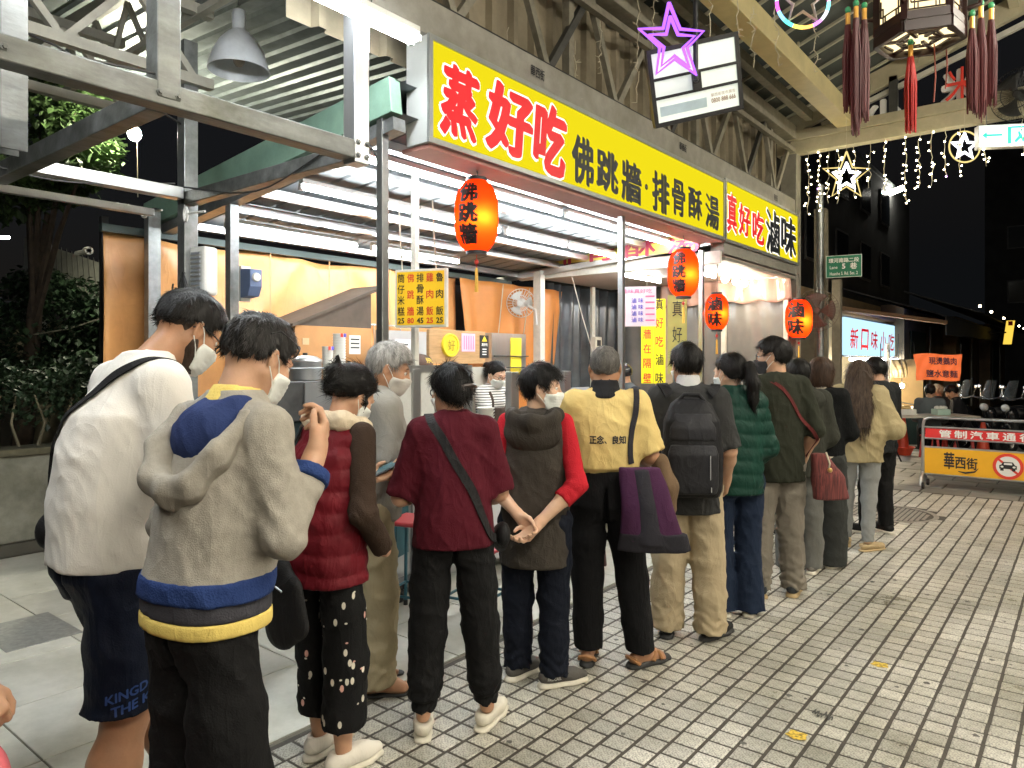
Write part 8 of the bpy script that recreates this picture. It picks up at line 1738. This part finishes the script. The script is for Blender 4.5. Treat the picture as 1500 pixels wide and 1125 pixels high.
# 14 long hair woman
p = Person('woman with long brown hair in an oversized beige shirt and grey skinny jeans', at_depth(1258, 6.36), D(16), 1.655, skin_c, .98, 1.0, .0, .0105, True)
p.arm(1, (.27, -.02, 1.10), (.13, .14, 1.05)); p.arm(-1, (-.26, .02, 1.10), (-.08, .24, 1.26), ((.3, -.6, .5), .6, 1.0)); p.stance((.07, -.02, -.8), (-.10, .12, .0)); p.lower_legs(.25)
[p.shoe(k, cloth('beige loafer', (.46, .35, .20), .6), mat('tan gum sole', (.45, .33, .17), .6), 'slip', .018, .065) for k in (1, -1)]; p.trousers(cloth('light grey denim', (.26, .265, .26), .85, .25, 240, .15), (.090, .064, .048), .085, 1.0, (.168, .125), folds=.005, stack=.004)
p.top(cloth('olive beige cotton', (.36, .295, .165), .75, .2, 200), .80, 1.55, (.205, .235, .215, .195), (.155, .175, .16, .14), (.094, .094, .060), 'shirt', .013, fscale=14, ztop=1.47)
p.head(D(-10), D(10)); p.hair(hairmat('long brown hair', (.062, .042, .030)), 'long', .02, 3200, .12, 141, wid=.002, lift=.04); p.finish()
# 15 man in black
p = Person('person in black clothes and black sneakers standing beyond the long haired woman', at_depth(1287, 6.95), D(60), 1.68, skin_a, 1.0, 1.0, .0, .0115)
p.arm(1, (.24, .04, 1.10), (.10, .24, 1.22), ((-1, 0, .3), .5, 1.)); p.arm(-1, (-.24, .04, 1.10), (-.08, .24, 1.16)); p.stance((.10, .0, -.1), (-.12, .04, .3)); p.lower_legs(.25); [p.shoe(k, black_s, wsole) for k in (1, -1)]
p.trousers(blk, (.096, .076, .066), .07, 1.0); p.top(cloth('black jacket cloth', (.014, .015, .016), .7), .80, 1.9, name='jacket', sr=(.08, .072, .058)); p.head(D(0), D(14)); p.hair(hair_k, 'short', .018, 900, .04, 151); p.finish()
# 16 staff woman
p = Person('stall worker with a ponytail in a striped top and apron leaning over the counter', at_depth(713, 6.9), D(-85), 1.66, skin_c, .95, 1.0, .06, .0095, True, 'people working in the stall')
p.arm(1, (.22, .16, 1.10), (.16, .36, 1.04), ((0, 0, -1), .5, 1.)); p.arm(-1, (-.22, .14, 1.10), (-.12, .36, 1.03), ((0, 0, -1), .5, 1.)); p.stance(); p.lower_legs(.25); [p.shoe(k, black_s, ksole) for k in (1, -1)]
p.trousers(blk, hem=.05); stripe = mat('black and white stripes', (.7, .69, .66), .85, 0, 0); nt = stripe.node_tree; wv = nt.nodes.new('ShaderNodeTexWave'); wv.bands_direction = 'Z'; wv.inputs['Scale'].default_value = 13; wv.inputs['Distortion'].default_value = .6; tc = nt.nodes.new('ShaderNodeTexCoord'); rp = nt.nodes.new('ShaderNodeValToRGB'); rp.color_ramp.interpolation = 'CONSTANT'; rp.color_ramp.elements[0].color = (.02, .02, .025, 1); rp.color_ramp.elements[1].color = (.7, .69, .66, 1); rp.color_ramp.elements[1].position = .24
nt.links.new(tc.outputs['Object'], wv.inputs[0]); nt.links.new(wv.outputs[0], rp.inputs[0]); nt.links.new(rp.outputs[0], nt.nodes['Principled BSDF'].inputs['Base Color'])
p.top(stripe, .84, 1.7, name='striped_top', sr=(.066, .058, .046), ztop=1.465); p.head(D(-8), D(24)); p.hair(hair_k, 'pony', .012, 1200, .05, 161, parts=[('c', [(0, -.11, .06), (.0, -.155, .03), (.0, -.15, -.10)], [.02, .030, .010])]); p.mask(mask_w); p.glasses(mat('brown thin frame', (.15, .08, .05))); p.finish()
ap = cloth('brown apron', (.07, .05, .04)); 
for sd in (1, -1): p.strap([(sd*.06, -.1, 1.42), (sd*.10, .0, 1.45), (sd*.10, .12, 1.36), (sd*.09, .16, 1.22)], .03, None).build('apron_strap', ap, p.root, local=True)
F = Field((-.2, -.05, .78), (.2, .32, 1.28), .012); F.loft([(.8, 0, .04, .16, .15), (1.05, 0, .05, .14, .14), (1.25, 0, .085, .10, .125)], 0, 2.3); F.cut((0, .10, 0), (0, -1, 0)); F.build('apron', ap, p.root)
# 17 helmet person
p = Person('person in a black helmet and grey vest bending behind the second stall\'s counter', at_depth(930, 7.7), D(150), 1.63, skin_a, .95, 1., .10, .0115, False, 'people working in the stall')
p.arm(1, (.22, .12, 1.10), (.12, .34, 1.02)); p.arm(-1, (-.22, .12, 1.10), (-.10, .34, 1.02)); p.stance(); p.lower_legs(.25); [p.shoe(k, black_s, ksole) for k in (1, -1)]; p.trousers(blk, hem=.05)
p.top(cloth('slate grey vest', (.085, .095, .10), .8), .82, 1.85, name='vest', msleeve=cloth('charcoal sleeve', (.03, .03, .034)), sr=(.066, .058, .046)); p.head(D(-40), D(24)); F = Field((-.14, -.16, -.06), (.14, .17, .16), .008); F.ell((0, -.015, .03), (.105, .122, .108), .01); F.cut((0, 0, -.02), (0, .25, -1)); F.rc((-.07, .10, .025), (.07, .10, .025), .02, .02, .02, sy=1.6); V, Q = F.surf(); link('helmet', np_mesh('helmet', p.hx(V), Q), mat('black helmet shell', (.02, .02, .022), .18, 0, .05, 9), p.root, True); p.finish()
# 18 worker in cap
p = Person('stall worker in a brown cap mostly hidden behind the partition', at_depth(604, 6.1), D(-30), 1.70, skin_a, 1., 1., .04, .0115, False, 'people working in the stall')
p.arm(1, (.22, .12, 1.10), (.12, .34, 1.02)); p.arm(-1, (-.22, .12, 1.10), (-.10, .34, 1.02)); p.stance(); p.lower_legs(.25); [p.shoe(k, black_s, ksole) for k in (1, -1)]; p.trousers(blk, hem=.05); p.top(cloth('dark work shirt', (.05, .045, .045)), .85, .9); p.head(D(10), D(6)); p.hair(hair_k, 'short', .010, 600, .03, 181)
capm = cloth('brown cap cloth', (.13, .085, .07), .85); F = Field((-.14, -.16, -.03), (.14, .24, .17), .008); F.ell((0, -.012, .035), (.097, .116, .100), .01); F.cut((0, 0, .018), (0, 0, -1)); V, Q = F.surf(); c_ = link('cap', np_mesh('cap', p.hx(V), Q), capm, p.root, True)
F = Field((-.14, .02, -.03), (.14, .24, .12), .008); F.ell((0, .12, .035), (.085, .085, .012), .01); V, Q = F.surf(); link('cap_brim', np_mesh('cap_brim', p.hx(V), Q), capm, p.root, True); q0 = p.hx(np.array((.10, .045, .075)))
p.finish(); print_on(p, c_, '好吃', mat('yellow embroidery', (.70, .50, .05)), tuple(p.hx(np.array((.06, .04, .085)))), (-.5, .9, 0) if False else (-.45, .9, 0), .085, .045, .03)
# 19 diners
def diner(label, px, d, yaw, col, hairm, z0, head=(0, 10)):
    q = Person(label, at_depth(px, d), D(yaw), 1.66, skin_a, 1., 1., .12, .016, False, 'diners at the far table'); q.root.location.z = z0
    q.arm(1, (.22, .14, 1.10), (.08, .34, 1.16), ((-1, 0, 0), .6, 1.)); q.arm(-1, (-.22, .12, 1.10), (-.06, .36, 1.10)); q.feet = {1: (.1, .42, 0), -1: (-.1, .42, 0)}; q.knee = {}
    for sd in (1, -1): q.knee[sd] = (np.array((sd*.09, 0, .885)), np.array((sd*.12, .40, .86)), np.array((sd*.12, .42, .50)))
    F = Field((-.3, -.2, .38), (.3, .62, 1.02), .018)
    for sd in (1, -1): h_, k_, a_ = q.knee[sd]; F.rc(h_, k_, .10, .08, .02); F.rc(k_, a_, .08, .06, .02)
    F.ell((0, -.02, .93), (.17, .13, .11), .04); F.build('trousers', blk, q.root); [q.shoe_at(sd) if False else None for sd in (1, -1)]
    for sd in (1, -1): G_ = Field((sd*.12 - .1, .3, .36), (sd*.12 + .1, .7, .54), .018); G_.rc((sd*.12, .42, .46), (sd*.12, .56, .44), .05, .04, .02); G_.build('shoe', black_s, q.root)
    q.top(cloth('diner cloth ' + label[:18], col), .86, 1.85, name='jacket', sr=(.078, .07, .056)); q.head(D(head[0]), D(head[1]), fine=.009); q.hair(hairm, 'short', .017, 500, .04, 191); q.finish()
    st_ = thing('plastic_stool', 'red plastic stool under the ' + label, 'stool', (q.root.location.x, q.root.location.y, 0), D(yaw), 'red stools at the far table')
    hs = .78 + z0 + .03
    for sx in (-1, 1):
        for sy in (-1, 1): MB().beam((sx*.15, sy*.15, 0), (sx*.11, sy*.11, hs - .02), .035, .035).build('leg', red_plastic, st_, local=True)
    MB().box((-.15, -.15, hs - .03), (.15, .15, hs)).build('seat', red_plastic, st_, bevel=.015, local=True)
diner('diner in a grey shirt with his back to the street', 1362, 12.6, 8, (.12, .14, .15), hair_k, -.42)
diner('diner with pale hair in the middle of the table', 1384, 13.4, 60, (.05, .05, .05), hairmat('pale hair', (.45, .38, .28)), -.44)
diner('diner in black eating at the right of the table', 1412, 12.7, 100, (.015, .015, .017), hair_k, -.42, (0, 28))
# 20 person at the left edge with the pink bag
p = Person('person in black at the left edge carrying a pink plastic bag', at_depth(-134, 1.95), D(0), 1.66, skin_a, .98, 1., .0, .0115, False, 'people queueing at the stall')
p.arm(1, (.29, -.02, 1.12), (.395, .05, .89), ((-1, 0, 0), 1.1, 1.)); p.arm(-1, (-.24, 0, 1.10), (-.25, .06, .87)); p.stance(); p.lower_legs(.25); [p.shoe(k, black_s, ksole) for k in (1, -1)]; p.trousers(blk, hem=.05); p.top(cloth('black jacket cloth', (.014, .015, .016), .7), .80, 1.92, name='jacket', sr=(.08, .072, .058)); p.head(0, D(5)); p.hair(hair_k, 'short', .018, 700, .04, 201); p.finish()
bt = own_thing(p, 'plastic_bag', 'translucent pink plastic bag hanging at the lower left edge', 'bag'); F = Field((.15, -.22, .22), (.72, .32, .82), .011); F.loft([(.30, .44, .06, .09, .06), (.36, .44, .06, .14, .09), (.5, .435, .06, .13, .085), (.64, .43, .06, .08, .05), (.79, .425, .06, .02, .016)], 0, 2.2); F.folds(.012, 30, 5, (1, 1, .5)); F.folds(.006, 70, 6); F.build('bag_body', mat('pink plastic film', (.70, .16, .19), .25, 0, .15, 6, .3, 30), bt)
for o_ in (-.012, .012): MB().tube([(.425 + o_, .05, .77), (.425 + o_, .07, .81), (.425, .075, .825)], .006, 5).build('handle', mat('pink plastic film', (.7, .16, .19)), bt, local=True)
